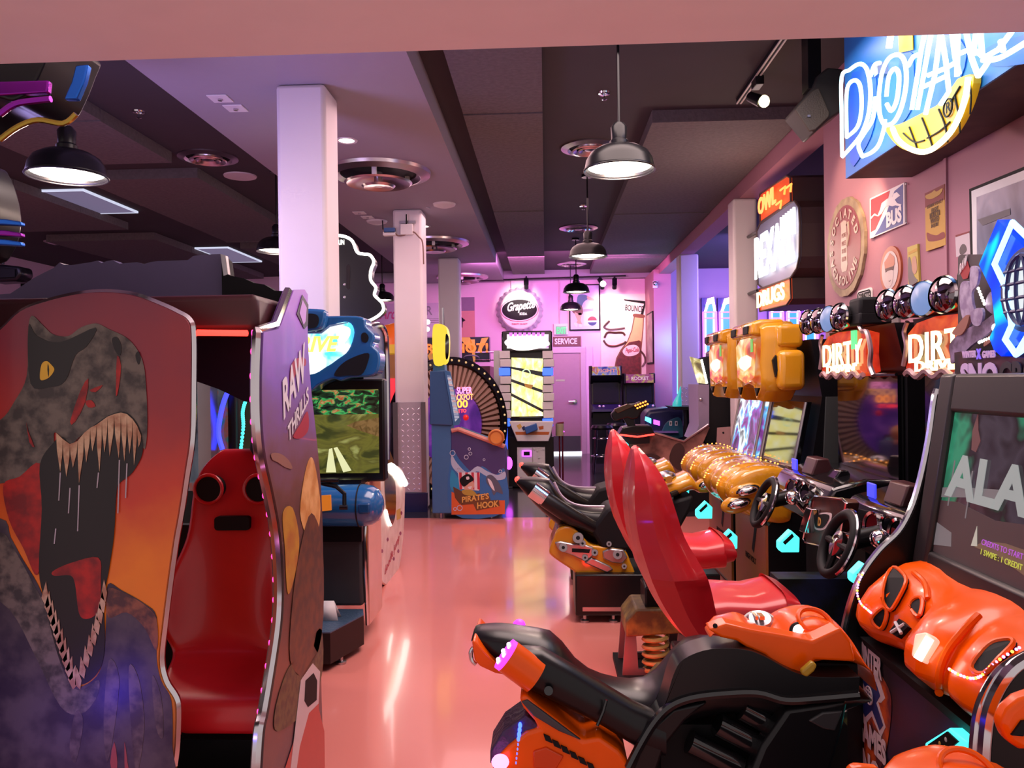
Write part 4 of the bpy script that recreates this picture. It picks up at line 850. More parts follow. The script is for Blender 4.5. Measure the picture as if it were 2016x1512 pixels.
# barrier stand right of it
T = Thing('barrier_stand', 'thin red posts with a yellow drum beside the tower game', 'stand', WZ(1102, 950, 0.0))
for x in (1101, 1107): T.p('post', MB().tube([W(x, 832, 11.4), V((W(x, 832, 11.4).x, 11.4, 0))], 0.012, 6), mat('wine_metal', (0.25, 0.02, 0.04), 0.3, 0.5))
T.p('drum', MB().cyl(W(1102, 858, 11.4), W(1102, 834, 11.4), 0.06, n=18), mat('drum_yellow', (0.6, 0.5, 0.25), 0.4))
T.p('top_bar', MB().tube([W(1096, 834, 11.4), W(1110, 832, 11.4)], 0.014, 6), MATS['wine_metal'])
T.p('purple_flag', plate([(1102, 842), (1112, 850), (1103, 853)], (0, 11.38, 0), (0, -1, 0), 0.006), M_purpleglow)
# ---- back wall: door, signs -------------------------------------------------------------
YB_ = YW - 0.001
M_door = mat('door_paint', (0.40, 0.26, 0.34), 0.35); M_frame = mat('door_frame_paint', (0.55, 0.42, 0.52), 0.4)
dx0, dx1 = W(1076, 790, YB_).x, W(1144, 790, YB_).x; dz = W(1110, 695, YB_).z
d = Thing('door_1', 'mauve service door in the back wall', 'door', ((dx0 + dx1) / 2, YB_, 0)).o
del d['category']; del d['label']; d['kind'] = 'structure'
class _D: pass
D = Thing.__new__(Thing); D.o = d; D.loc = V(d.location)
D.p('door_leaf', MB().box(dx0, dx1, YB_ - 0.03, YB_, 0.02, dz), M_door, smooth=0)
fx = W(1154, 790, YB_).x
mb = MB().box(dx1, fx, YB_ - 0.06, YB_, 0, dz + 0.10).box(dx0 - 0.1, dx1, YB_ - 0.06, YB_, dz, dz + 0.10).box(dx0 - 0.1, dx0, YB_ - 0.06, YB_, 0, dz)
D.p('door_frame', mb, M_frame, smooth=0)
D.p('kick_plate', MB().box(dx0 + 0.02, dx1 - 0.02, YB_ - 0.035, YB_ - 0.03, 0.03, 0.36), mat('kick_grey', (0.10, 0.10, 0.13), 0.3, 0.5), smooth=0)
c = W(1132, 790, YB_ - 0.04)
hl = D.p('door_handle', MB().cyl(c, c + V((0, -0.05, 0)), 0.04).tube([c + V((0, -0.05, 0)), c + V((-0.13, -0.06, 0))], 0.014, 8), M_chrome)
D.p('door_plate', fbox(1094, 747, 1112, 751, YB_ - 0.035, 0.004), M_steel, smooth=0)
D.p('threshold_gap', MB().box(dx0, dx1, YB_ - 0.04, YB_ - 0.03, 0.0, 0.045), glow('daylight_gap', (0.85, 0.88, 1.0), 3.0), smooth=0)
D.p('door_frame', MB().box(fx, fx + 0.14, YB_ - 0.03, YB_, 0, dz + 0.13), M_wallb, smooth=0)
# bottle cap sign
cB = W(1023, 611, YW - 0.12); k = YW / FOC
T = Thing('bottle_cap_sign', 'round white bottle cap sign with a black script oval, spot-lit on the back wall', 'sign', cB)
prof = []
n = 46; rs_ = []
for (r, h, wv) in ((38.5, 0.0, 1.2), (44, 0.06, 0.0), (44, 0.03, 0.0)): pass
ringA = [cB + V((math.cos(2 * PI * i / 92), 0, math.sin(2 * PI * i / 92))) * (38 * k) + V((0, -0.08, 0)) for i in range(92)]
ringB = [cB + V((math.cos(2 * PI * i / 92), 0, math.sin(2 * PI * i / 92))) * ((46 if i % 4 < 2 else 43.5) * k) + V((0, 0.06, 0)) for i in range(92)]
ringC = [p + V((0, 0.03, 0)) for p in ringB]
cap = T.p('crimped_cap', MB().loft([ringA, ringB, ringC]), mat('cap_lilac', (0.55, 0.48, 0.62), 0.35), smooth=20)
T.p('cap_face', MB().lathe([(38 * k, 0), (36 * k, 0.02), (0, 0.03)], cB + V((0, -0.08, 0)), -Y1, 48), mat('cap_white', (0.85, 0.80, 0.74), 0.35), on=cap)
def oval(rx, rz, d): return [cB + V((rx * k * math.cos(2 * PI * i / 48), d, rz * k * math.sin(2 * PI * i / 48))) for i in range(48)]
T.p('red_oval', MB().ext(oval(37, 23, -0.112), (0, -0.003, 0)), M_redink, on=cap, smooth=0)
T.p('white_oval', MB().ext(oval(36, 22, -0.115), (0, -0.003, 0)), M_white, on=cap, smooth=0)
T.p('black_oval', MB().ext(oval(34, 20, -0.119), (0, -0.003, 0)), M_blackm, on=cap, smooth=0)
T.p('lettering', text('Grapette', cB + V((-0.26, -0.124, -0.03)), X1 + Z1 * 0.12, Z1, 0.17, 0.004, bold=0.02, shear=0.35, width=0.56), mat('bright_white_ink', (0.9, 0.88, 0.85), 0.4, emit=(1, 1, 1), es=0.5), on=cap, smooth=0)
T.p('lettering', text('SODA', cB + V((0.0, -0.124, -0.105)), X1, Z1, 0.05, 0.004, bold=0.02, width=0.15), MATS['bright_white_ink'], on=cap, smooth=0)
T.p('lettering', text('THIRSTY OR NOT', cB + V((-0.16, -0.113, -0.30)), X1, Z1, 0.035, 0.004, bold=0.01, width=0.32), M_redink, on=cap, smooth=0)
# exit sign, service sign
T = Thing('exit_sign', 'small green lit exit sign above the service sign', 'exit sign', W(1105, 658, YW - 0.05))
b_ = T.p('housing', fbox(1091, 637, 1118, 659, YW - 0.06, 0.06), M_white, smooth=0)
T.p('lit_face', fbox(1094, 642, 1115, 658, YW - 0.065, 0.004), mat('exit_pale', (0.10, 0.28, 0.18), 0.4, emit=(0.2, 0.6, 0.4), es=0.35), on=b_, smooth=0)
T.p('lettering', ftext('EXIT', 1095.5, 656.5, YW - 0.068, 12, 18.5, 0.004, 0.02), glow('exit_green', (0.0, 0.75, 0.25), 1.5), on=b_, smooth=0)
T.p('conduit', MB().tube([W(1102, 637, YW - 0.02), W(1102, 548, YW - 0.02)], 0.012, 6), M_wallb)
T = Thing('service_sign', 'brown service sign with white capitals above the door', 'sign', W(1118, 682, YW - 0.02))
b_ = T.p('board', fbox(1089, 662, 1144, 682, YW - 0.03, 0.03), mat('brown_board', (0.13, 0.03, 0.045), 0.4), smooth=0)
mb = MB()
for (a, b, c, d) in ((1089, 662, 1144, 663.4), (1089, 680.6, 1144, 682), (1142.6, 662, 1144, 682)): mb.join(fbox(a, b, c, d, YW - 0.035, 0.01))
T.p('board_rim', mb, mat('rim_brown', (0.3, 0.12, 0.12), 0.4), on=b_, smooth=0)
T.p('lettering', ftext('SERVICE', 1092, 677.5, YW - 0.03, 11, 44, 0.003, 0.03), M_letter, on=b_, smooth=0)
# framed poster: woman at an old range, generic
T = Thing('framed_poster', 'black framed poster of a woman at a white stove, above the service sign', 'poster', W(1151, 650, YW))
fr_ = T.p('frame', fbox(1121, 559, 1181, 651, YW - 0.05, 0.045), M_blackm, smooth=0)
T.p('print', fbox(1123.5, 561.5, 1178.5, 648.5, YW - 0.055, 0.006), mat('poster_lilac', (0.62, 0.55, 0.75), 0.5), on=fr_, smooth=0)
def po(name, pix, m, l=0.001, sm=True): return fp(T, name, pix, YW - 0.055, m, 0.001, l, on=fr_, sm=sm)
M_skinp = mat('poster_skin', (0.62, 0.38, 0.28), 0.5)
po('printed_stove', [(1152, 592), (1170, 590), (1172, 602), (1166, 605), (1166, 641), (1149, 641), (1149, 606), (1153, 603)], mat('stove_ink', (0.72, 0.66, 0.70), 0.5), 0.001, False)
po('printed_oven_top', [(1148, 609), (1168, 607), (1168, 612), (1148, 614)], mat('stove_grey', (0.35, 0.32, 0.38), 0.5), 0.002, False)
po('printed_dress', [(1138, 582), (1150, 580), (1160, 586), (1150, 594), (1144, 604), (1136, 600)], mat('teal_ink', (0.06, 0.20, 0.26), 0.5), 0.003)
po('printed_skirt', [(1134, 600), (1145, 602), (1147, 618), (1136, 620), (1126, 612)], mat('brown_ink', (0.16, 0.07, 0.05), 0.5), 0.003)
po('printed_arm', [(1156, 583), (1168, 588), (1170, 592), (1158, 590)], M_skinp, 0.004)
po('printed_leg', [(1137, 618), (1145, 617), (1143, 630), (1138, 638), (1134, 637), (1138, 628)], M_skinp, 0.003)
po('printed_leg', [(1131, 616), (1138, 618), (1143, 630), (1146, 640), (1142, 641), (1137, 631)], M_skinp, 0.0035)
po('printed_shoe', [(1130, 636), (1137, 636), (1136, 644), (1132, 641)], M_white, 0.004)
po('printed_shoe', [(1140, 638), (1146, 639), (1145, 644), (1140, 643)], M_white, 0.004)
cR = W(1166, 632, YW - 0.06); kk = YW / FOC
for nm, m, a0, a1 in (('printed_button', M_redink, 0.12, PI - 0.12), ('printed_button', mat('navy_ink', (0.02, 0.04, 0.2), 0.5), PI + 0.25, 2 * PI - 0.25)):
    T.p(nm, MB().ext([cR + V((9 * kk * math.cos(a0 + (a1 - a0) * i / 16), 0, 9 * kk * math.sin(a0 + (a1 - a0) * i / 16))) for i in range(17)], (0, -0.002, 0)), m, on=fr_, smooth=0)
T.p('printed_button', MB().ext([cR + V((9 * kk * math.cos(2 * PI * i / 24), 0.0015, 9 * kk * math.sin(2 * PI * i / 24))) for i in range(24)], (0, -0.002, 0)), M_white, on=fr_, smooth=0)
# tall cola mural
T = Thing('cola_mural', 'tall white mural board of a cola bottle on the back wall', 'mural', W(1229, 760, YW))
bd = T.p('board', fbox(1184, 578, 1275, 740, YW - 0.04, 0.035), mat('mural_white', (0.80, 0.74, 0.70), 0.5), smooth=0)
def mu(name, pix, m, l=0.001, sm=True): return fp(T, name, pix, YW - 0.04, m, 0.001, l, on=bd, sm=sm)
M_cola = mat('cola_ink', (0.16, 0.025, 0.03), 0.4, scale=18, col2=(0.09, 0.02, 0.02))
mu('printed_corner', [(1228, 589), (1272, 593), (1264, 632), (1258, 628), (1268, 598), (1230, 592)], M_blackm, 0.001, False)
mu('printed_bottle_edge', [(1248, 622), (1268, 624), (1267, 645), (1265, 668), (1263, 690), (1263, 737), (1207, 737), (1213, 705), (1222, 688), (1235, 671), (1243, 650)], mat('bottle_edge_ink', (0.20, 0.09, 0.05), 0.4), 0.0015, False)
mu('printed_bottle_neck', [(1250, 624), (1266, 626), (1265, 645), (1263, 668), (1261, 682), (1230, 682), (1237, 671), (1245, 650)], mat('pale_glass_ink', (0.72, 0.50, 0.25), 0.4), 0.002, False)
mu('printed_bottle', [(1238, 674), (1258, 670), (1262, 672), (1261, 700), (1261, 737), (1209, 737), (1215, 706), (1224, 690)], M_cola, 0.003, False)
mu('printed_cap', [(1248, 618), (1268, 620), (1267, 626), (1248, 624)], mat('cap_brown', (0.2, 0.07, 0.04), 0.4), 0.003)
mu('printed_label', [(1226, 690), (1235, 681), (1250, 679), (1258, 685), (1258, 694), (1248, 700), (1235, 701), (1228, 697)], M_white, 0.004)
for q in ([(1200, 632), (1192, 640), (1190, 645), (1200, 649), (1215, 648), (1230, 646)], [(1190, 665), (1196, 655), (1210, 655), (1225, 655), (1230, 660)], [(1188, 670), (1196, 680), (1210, 682), (1228, 676), (1232, 672)],
          [(1260, 690), (1268, 700), (1270, 712), (1264, 722)]):
    T.p('printed_swirl', MB().tube([W(x, y, YW - 0.042) for x, y in spline(q, 5)], 0.022, 5), mat('swirl_ink', (0.09, 0.04, 0.03), 0.4), on=bd)
T.p('printed_swirl', MB().tube([W(x, y, YW - 0.045) for x, y in spline([(1189, 672), (1198, 679), (1212, 680), (1226, 675)], 5)], 0.008, 5), M_redink, on=bd)
T.p('lettering', ftext('BOUNCE', 1230, 611, YW - 0.04, 12, 36, 0.002, 0.01, shear=0.2, rise=-0.12), M_blackm, on=bd, smooth=0)
T.p('lettering', ftext('Pepsi-Cola', 1231, 694, YW - 0.046, 9, 26, 0.002, 0.01, shear=0.3, rise=0.06), M_redink, on=bd, smooth=0)
# spots on the back wall
T = Thing('track_light', 'black spot track running along the top of the back wall', 'track light', W(1080, 552, 15.6))
T.p('rail', MB().tube([W(930, 553, 15.65), W(1232, 543, 15.65)], 0.018, 6), M_black)
for px, dx in ((1036, 0), (1180, 6), (1210, 0)):
    a = W(px, 549, 15.6); b = W(px + dx, 560, 15.55)
    hd = T.p('spot_head', MB().tube([a, b], [0.05, 0.05], 10).tube([a + V((0, 0, .05)), b], 0.015, 6), M_black)
    T.p('spot_barrel', MB().cyl(b, b + V((0.0, 0.06, -0.07)), 0.045, n=14), M_black, on=hd)
b = W(1187, 559, 15.55)
T.p('lit_lens', MB().ell(b + V((0, -0.02, 0)), (.06, .05, .06), 12, 8), M_whiteglow)
light('spot_cap', 'SPOT', W(1030, 556, 15.1), 95, (1.0, 0.85, 0.70), 0.04, W(1023, 596, YW), 62, 0.9)
light('spot_mural', 'SPOT', W(1187, 560, 15.1), 85, (1.0, 0.80, 0.62), 0.04, W(1205, 622, YW), 75, 0.9)
light('spot_corner', 'SPOT', W(1240, 560, 15.0), 40, (1.0, 0.65, 0.5), 0.04, W(1270, 640, YW), 70, 0.9)
# camera, narrow poster on the end return
T = Thing('security_camera', 'small white security camera at the top of the end pilaster', 'camera', W(1289, 566, 14.7))
T.p('base', MB().box(*sum([[W(1285, 560, 14.72).x, W(1294, 560, 14.72).x], [14.66, 14.75], [W(1289, 567, 14.7).z, W(1289, 553, 14.7).z]], [])), M_white, bev=0.01)
T.p('lens', MB().ell(W(1290, 558, 14.62), (.05, .06, .045), 12, 8), M_steel)
xf = XR - 0.102
T = Thing('narrow_poster', 'narrow framed poster on the end return beside the cola mural', 'poster', (xf, 15.2, 1.8))
f_ = T.p('frame', MB().box(xf - 0.02, xf, 14.75, 15.6, W(1293, 716, 15).z, W(1293, 614, 15).z), M_blackm, smooth=0)
T.p('print', MB().box(xf - 0.024, xf - 0.019, 14.8, 15.55, W(1293, 713, 15).z, W(1293, 617, 15).z), mat('cream_poster', (0.5, 0.42, 0.36), 0.5, scale=5, col2=(0.3, 0.22, 0.2)), on=f_, smooth=0)
# left-hand back wall pieces seen between columns
T = Thing('wall_mural', 'pink and grey banded mural on the back wall left of the pilaster', 'mural', W(920, 720, YW))
b_ = T.p('board', fbox(905, 585, 934, 725, YW - 0.03, 0.025), mat('mural_salmon', (0.62, 0.25, 0.25), 0.5), smooth=0)
T.p('printed_band', fbox(905, 585, 934, 612, YW - 0.034, 0.003), mat('mural_grey', (0.22, 0.14, 0.24), 0.5), on=b_, smooth=0)
T.p('printed_palm', MB().tube([W(908, 645, YW - 0.035), W(909, 625, YW - 0.035), W(914, 632, YW - 0.035)], 0.03, 5), M_blackm, on=b_)
T = Thing('menu_board', 'white board with pink script and black lines on the far left back wall', 'board', W(800, 660, YW))
b_ = T.p('board', fbox(735, 596, 868, 665, YW - 0.03, 0.025), mat('board_lilac', (0.60, 0.45, 0.62), 0.5), smooth=0)
T.p('lettering', ftext('Arcade', 748, 628, YW - 0.03, 22, 60, 0.002, 0.01, shear=0.4), mat('magenta_ink', (0.65, 0.05, 0.25), 0.4), on=b_, smooth=0)
T.p('lettering', ftext('R', 838, 620, YW - 0.03, 18, 12, 0.002, 0.01), mat('grey_ink', (0.25, 0.2, 0.28), 0.4), on=b_, smooth=0)
for y in (627, 630, 634): T.p('printed_line', fbox(838, y, 868, y + 1, YW - 0.034, 0.003), M_blackm, on=b_, smooth=0)
mb = MB()
T = Thing('wall_lamp', 'pair of bright bulbs beside the router column on the back wall', 'lamp', W(842, 650, 15.5))
for x, y in ((842, 634), (841, 648)): T.p('bulb', MB().ell(W(x, y, 15.6), (.05, .05, .05), 10, 8), M_whiteglow)
# router on column 2
T = Thing('wireless_router', 'small white router box with two aerials strapped to the second column', 'router', W(797, 462, 9.03))
T.p('case', fbox(788, 440, 812, 462, 9.0, 0.05), M_white, bev=0.006)
T.p('bracket', fbox(786, 434, 818, 440, 9.03, 0.02), M_steel, smooth=0)
T.p('aerial', MB().tube([W(800, 441, 9.0), W(800, 422, 9.0)], 0.008, 6), M_blackm)
T.p('aerial', MB().tube([W(754, 452, 9.0), W(753, 434, 9.0)], 0.008, 6), M_blackm)
ub = T.p('blue_unit', fbox(756, 448, 777, 458, 9.0, 0.06), mat('unit_blue', (0.05, 0.12, 0.32), 0.4), smooth=0)
T.p('bracket', fbox(754, 456, 778, 463, 9.0, 0.08), M_white, smooth=0)
T.p('cable', MB().tube([W(x, y, 9.02) for x, y in spline([(777, 457), (783, 464), (795, 463), (812, 456), (824, 466), (832, 478), (834, 520)], 4)], 0.008, 6), mat('brown_cable', (0.2, 0.1, 0.08), 0.5))
T.p('cable', MB().tube([W(832, 405, 9.02), V((-1.30, 8.98, HS - 0.02))], 0.006, 6), M_white)
# left end of the room
T = Thing('wall_speaker', 'black wall speaker at the far left above the dinosaur cabinet', 'speaker', W(20, 555, 9.0))
T.p('housing', MB().ext([W(x, y, 9.0) for x, y in ((-20, 518), (38, 524), (41, 540), (32, 553), (-20, 556))], (0, 0.25, 0)), M_black, bev=0.03)
T.p('grille', MB().ext([W(x, y, 8.99) for x, y in ((-20, 528), (30, 530), (30, 545), (-20, 548))], (0, -0.01, 0)), M_blackm, smooth=0)
T.p('bracket', MB().tube([W(5, 520, 9.1), W(5, 500, 9.1), V((W(5, 500, 9.1).x, 9.1, HC))], 0.02, 6), M_black)
a = WX(42, 552, -8.985); b = WX(78, 590, -8.985)
T = Thing('framed_picture', 'small black framed amber picture on the far left wall', 'picture', (-8.985, (a.y + b.y) / 2, b.z))
f_ = T.p('frame', MB().box(-8.999, -8.96, a.y, b.y, b.z, a.z), M_blackm, smooth=0)
T.p('print', MB().box(-8.965, -8.955, a.y + .08, b.y - .08, b.z + .08, a.z - .08), mat('amber_picture', (0.6, 0.3, 0.12), 0.5), on=f_, smooth=0)
# ================================================================== RIGHT SIDE: RIDES
nL = (-1, 0, 0)
def interp(pts, x):
    if x <= pts[0][0]: return pts[0][1]
    for (a, b), (c, d) in zip(pts, pts[1:]):
        if x <= c: return b + (d - b) * (x - a) / max(c - a, 1e-9)
    return pts[-1][1]
def body_loft(top, bot, wid, Yc, n=26, e=2.6, ns=20):
    """fairing lofted along X; top and bot are silhouettes in pixels at the ride's own plane Yc; wid in (pixel x, half width in metres)"""
    tp = [(W(x, y, Yc).x, W(x, y, Yc + .6 * interp(wid, x)).z) for x, y in spline(top, 4)]; bt = [(W(x, y, Yc).x, W(x, y, Yc - .6 * interp(wid, x)).z) for x, y in spline(bot, 4)]
    wd = [(W(x, 748, Yc).x, h) for x, h in wid]
    x0, x1 = max(tp[0][0], bt[0][0]), min(tp[-1][0], bt[-1][0]); rings = []
    for i in range(n + 1):
        t_ = i / n; x = x0 + (x1 - x0) * (0.5 - 0.5 * math.cos(PI * t_)) if n > 8 else x0 + (x1 - x0) * t_
        zt, zb = interp(tp, x), interp(bt, x)
        if zt - zb < 0.01: zb = zt - 0.01
        rings.append(sect(x, zt, zb, interp(wd, x), ns, e, Yc))
    return MB().loft(rings)
def at_y(T, name, pix, Y, m, depth, on=None, sm=False, n=4, bev=0.0, seg=2, **k):
    """solid with its traced face on the plane Y, running back by depth"""
    q = spline(pix, n, closed=True) if sm else pix
    return T.p(name, MB().ext([W(x, y, Y) for x, y in q], (0, depth, 0)), m, on=on, bev=bev, seg=seg, smooth=30, **k)
def reader(T, px, py, Y, s=1.0, on=None):
    k = .85 * s * Y / FOC; c = W(px, py, Y)
    pt = [(-20, 2), (2, -20), (17, -6), (16, 20), (-16, 20), (-20, 14)]
    r = T.p('card_reader', MB().ext([c + V((x * k, 0, -y * k)) for x, y in pt], (0, 0.05, 0)), M_cyan, on=on, bev=0.004, label='cyan lit card reader')
    T.p('reader_slot', MB().ext([c + V((x * k, -0.006, -y * k)) for x, y in ((-14, 1), (3, -15), (6, -9), (-10, 6))], (0, 0.004, 0)), M_blackm, on=r if on is None else on, smooth=0)
    return r
# ---------------------------------------------------------------- yellow motorcycle rides
YS = 5.08
T = Thing('motorcycle_ride', 'nearer yellow and black motorcycle ride with a yellow mask header and mirror-dark screen', 'arcade ride', (1.0, YS, 0), None)
bk = T.p('seat_body', body_loft([(1017, 941), (1030, 937), (1060, 937), (1088, 943), (1102, 970), (1122, 985), (1150, 992), (1190, 994), (1240, 985), (1290, 960), (1320, 950)],
                                [(1017, 952), (1030, 968), (1060, 1002), (1100, 1036), (1150, 1062), (1190, 1078), (1240, 1082), (1290, 1075), (1320, 1060)],
                                [(1017, .05), (1040, .085), (1088, .11), (1130, .10), (1190, .12), (1260, .15), (1320, .16)], YS), M_black)
T.p('seat_highlight', MB().tube([W(x, y, YS - 0.10) for x, y in spline([(1091, 949), (1105, 975), (1125, 990), (1150, 996), (1190, 997)], 4)], 0.008, 6), mat('pale_highlight', (0.55, 0.45, 0.6), 0.3), on=bk)  # silvery highlight along the seat, painted on as a thin pale tube
T.p('silencer', MB().tube([W(1050, 966, YS - .14), W(1075, 984, YS - .14), W(1125, 1017, YS - .15), W(1172, 1040, YS - .13)], [.045, .052, .055, .04], 16), M_black, on=bk)
T.p('silencer_tip', MB().tube([W(1048, 963, YS - .14), W(1073, 981, YS - .14)], 0.054, 16), M_chrome, on=bk)
T.p('tail_light', MB().ell(W(1019, 944, YS), (.02, .05, .02), 8, 6), M_redglow, on=bk)
at_y(T, 'side_fairing', [(1163, 1045), (1195, 1002), (1260, 985), (1330, 985), (1366, 975), (1362, 1000), (1335, 1050), (1300, 1078), (1240, 1084), (1185, 1082)], YS - 0.17, M_blackm, 0.34, bev=0.02)
tk = T.p('tank_cover', body_loft([(1252, 966), (1280, 948), (1310, 938), (1337, 929), (1350, 924), (1360, 934), (1370, 960)], [(1252, 980), (1280, 985), (1310, 985), (1325, 978), (1350, 968), (1362, 966), (1370, 968)],
                                 [(1252, .07), (1290, .14), (1330, .17), (1355, .16), (1370, .12)], YS, n=18), M_yellow)
T.p('tank_cap', MB().cyl(W(1317, 944, YS - .13), W(1317, 944, YS - .165), 0.022, n=14), mat('cap_amber', (0.4, 0.15, 0.01), 0.3), on=tk)
T.p('gauge', MB().ell(W(1312, 936, YS - .02), (.06, .08, .03), 12, 8), M_steel, on=tk)
T.p('handlebar', MB().tube([W(1318, 975, YS - .30), W(1335, 968, YS - .1), W(1335, 968, YS + .1), W(1318, 975, YS + .30)], 0.018, 8), M_blackm)
ff = at_y(T, 'lower_fairing', [(1097, 1043), (1112, 1036), (1130, 1040), (1150, 1060), (1168, 1074), (1225, 1080), (1242, 1108), (1252, 1140), (1232, 1147), (1150, 1147), (1130, 1126), (1092, 1100), (1081, 1086), (1090, 1060)],
          YS - 0.17, M_yellow, 0.34, sm=True, n=3, bev=0.03, seg=3)
M_alloy = mat('alloy', (0.42, 0.40, 0.42), 0.3, 0.8)
at_y(T, 'engine_cover', [(1092, 1068), (1104, 1066), (1128, 1071), (1150, 1072), (1168, 1078), (1172, 1092), (1152, 1106), (1128, 1094), (1100, 1084)], YS - 0.185, M_alloy, 0.03, on=ff, bev=0.008)
at_y(T, 'engine_cover', [(1186, 1086), (1200, 1080), (1228, 1083), (1236, 1098), (1225, 1110), (1205, 1108), (1188, 1100)], YS - 0.185, M_alloy, 0.03, on=ff, bev=0.008)
at_y(T, 'engine_pipe', [(1150, 1108), (1165, 1098), (1200, 1114), (1208, 1122), (1195, 1128)], YS - 0.185, M_alloy, 0.03, on=ff, bev=0.008)
at_y(T, 'engine_slot', [(1126, 1080), (1162, 1082), (1160, 1089), (1126, 1087)], YS - 0.190, M_blackm, 0.006, on=ff)
for x, y, r in ((1138, 1059, .033), (1147, 1070, .02), (1109, 1078, .026), (1171, 1088, .02), (1199, 1071, .016), (1152, 1098, .018), (1216, 1092, .028), (1229, 1115, .016)):
    T.p('engine_bolt', MB().cyl(W(x, y, YS - .20), W(x, y, YS - .17), r, r * 1.1, 16), M_alloy, on=ff)
    T.p('bolt_hole', MB().cyl(W(x, y, YS - .202), W(x, y, YS - .199), r * .4, n=10), M_blackm, on=ff)
x0, x1_ = W(1133, 1200, YS - .23).x, W(1275, 1200, YS - .23).x
bb = T.p('base_box', MB().box(x0, 1.05, YS - .23, YS + .23, 0.045, 0.30), M_black, bev=0.01)
T.p('steel_strip', MB().box(W(1147, 1200, YS - .23).x, x1_, YS - .236, YS - .23, W(1147, 1203, YS - .23).z, W(1147, 1195, YS - .23).z), M_steel, on=bb, smooth=0)
for px in (1152, 1208):
    c = W(px, 1245, YS - .2); T.p('levelling_foot', MB().lathe([(.028, 0), (.028, .012), (.011, .02), (.011, .06)], (c.x, YS - .2, 0), n=14, cap=True), M_steel)
for px in (1152, 1208):
    c = W(px, 1245, YS - .2); T.p('levelling_foot', MB().lathe([(.028, 0), (.028, .012), (.011, .02), (.011, .06)], (c.x, YS + .2, 0), n=14, cap=True), M_steel)
# cabinet half
T.p('cabinet_body', MB().ext([V((x, YS - .38, z)) for x, z in ((1.30, 0.02), (2.0, 0.02), (2.0, 1.3), (1.76, 1.72), (1.56, 1.72), (1.62, 1.38), (1.54, 0.90), (1.30, 0.62))], (0, .76, 0)), M_black, smooth=0)
T.p('side_edge', MB().ext([V((x, YS - .395, z)) for x, z in ((1.60, 0.62), (1.74, 0.62), (1.80, 1.38), (1.64, 1.38))], (0, .02, 0)), mat('slate_side', (0.05, 0.06, 0.06), 0.5), smooth=0)
a_, b_ = W(1588, 792, YS - .35), W(1560, 938, YS - .35)
scp = [V((a_.x, YS - .35, a_.z)), V((a_.x, YS + .35, a_.z)), V((b_.x, YS + .35, b_.z)), V((b_.x, YS - .35, b_.z))]
scr = T.p('screen', MB().ext(scp, (0.03, 0, 0)), M_glassd, smooth=0)
for i, j in ((0, 3), (1, 2), (3, 2)): T.p('screen_trim', MB().tube([scp[i] + V((-.005, 0, 0)), scp[j] + V((-.005, 0, 0))], 0.010, 6), M_steel, on=scr)
# mask header
half = [(-.30, 1.80), (-.22, 1.835), (0, 1.845), (.22, 1.835), (.30, 1.80), (.325, 1.70), (.29, 1.58), (.315, 1.50), (.29, 1.42), (.20, 1.355), (.13, 1.44), (0, 1.455), (-.13, 1.44), (-.20, 1.355), (-.29, 1.42), (-.315, 1.50), (-.29, 1.58), (-.325, 1.70)]
def ms(x, s): return [V((x, YS + y * s, 1.6 + (z - 1.6) * s)) for y, z in half]
mk = T.p('mask_header', MB().loft([ms(1.31, .86), ms(1.285, .96), ms(1.32, 1.03), ms(1.42, 1.05), ms(1.50, 1.0)]), M_yellow, bev=0.008)
T.p('mask_visor', MB().ext([V((x, YS - .27, z)) for x, z in ((1.24, 1.755), (1.25, 1.835), (1.30, 1.85), (1.44, 1.85), (1.44, 1.76), (1.29, 1.745))], (0, .54, 0)), M_yellow, on=mk, bev=0.02, seg=3)
for y in (-.2, .12): T.p('visor_slot', MB().box(1.236, 1.25, YS + y, YS + y + .12, 1.765, 1.815), M_blackm, on=mk, bev=0.004)
wq = [V((1.275, YS + y, z)) for y, z in ((-.24, 1.70), (-.12, 1.745), (.12, 1.745), (.24, 1.70), (.21, 1.50), (.0, 1.46), (-.21, 1.50))]
M_fire = screen_mat('fire_sign', [(0.30, (0.25, 0.01, 0.005)), (0.42, (0.8, 0.05, 0.01)), (0.50, (1.0, 0.45, 0.08)), (0.60, (1.0, 0.8, 0.5)), (0.75, (1, 1, 0.9))], 4, 1.0, stretch=(1, 1, 1.6))
T.p('lit_window', MB().ext(wq, (-.004, 0, 0)), M_fire, on=mk, smooth=0)
T.p('lit_window_flare', MB().ext([V((1.270, YS + y, z)) for y, z in ((-.16, 1.62), (-.05, 1.64), (.10, 1.63), (.18, 1.60), (.12, 1.56), (0, 1.54), (-.14, 1.57))], (-.003, 0, 0)), glow('mask_flare', (1.0, 0.78, 0.42), 2.2), on=mk, smooth=0)
T.p('green_sticker', MB().box(1.266, 1.27, YS - .20, YS - .15, 1.655, 1.735), mat('green_sticker', (0.12, 0.42, 0.08), 0.4, emit=(0.2, 0.8, 0.15), es=0.4), on=mk, smooth=0)
for z, d in ((1.745, .012), (1.545, .05)):
    T.p('mask_cheek', MB().box(1.37, 1.53, YS - .335 - d, YS - .29, z - (.07 if z > 1.6 else .125), z + (.07 if z > 1.6 else .115)), M_yellow, on=mk, bev=0.04, seg=4)
    T.p('mask_cheek', MB().box(1.37, 1.53, YS + .29, YS + .335 + d, z - (.07 if z > 1.6 else .125), z + (.07 if z > 1.6 else .115)), M_yellow, on=mk, bev=0.04, seg=4)
T.p('mask_vent', MB().ext([V((x, YS - .355, z)) for x, z in ((1.345, 1.60), (1.365, 1.63), (1.372, 1.54), (1.362, 1.50))], (0, .03, 0)), M_blackm, on=mk, smooth=0)
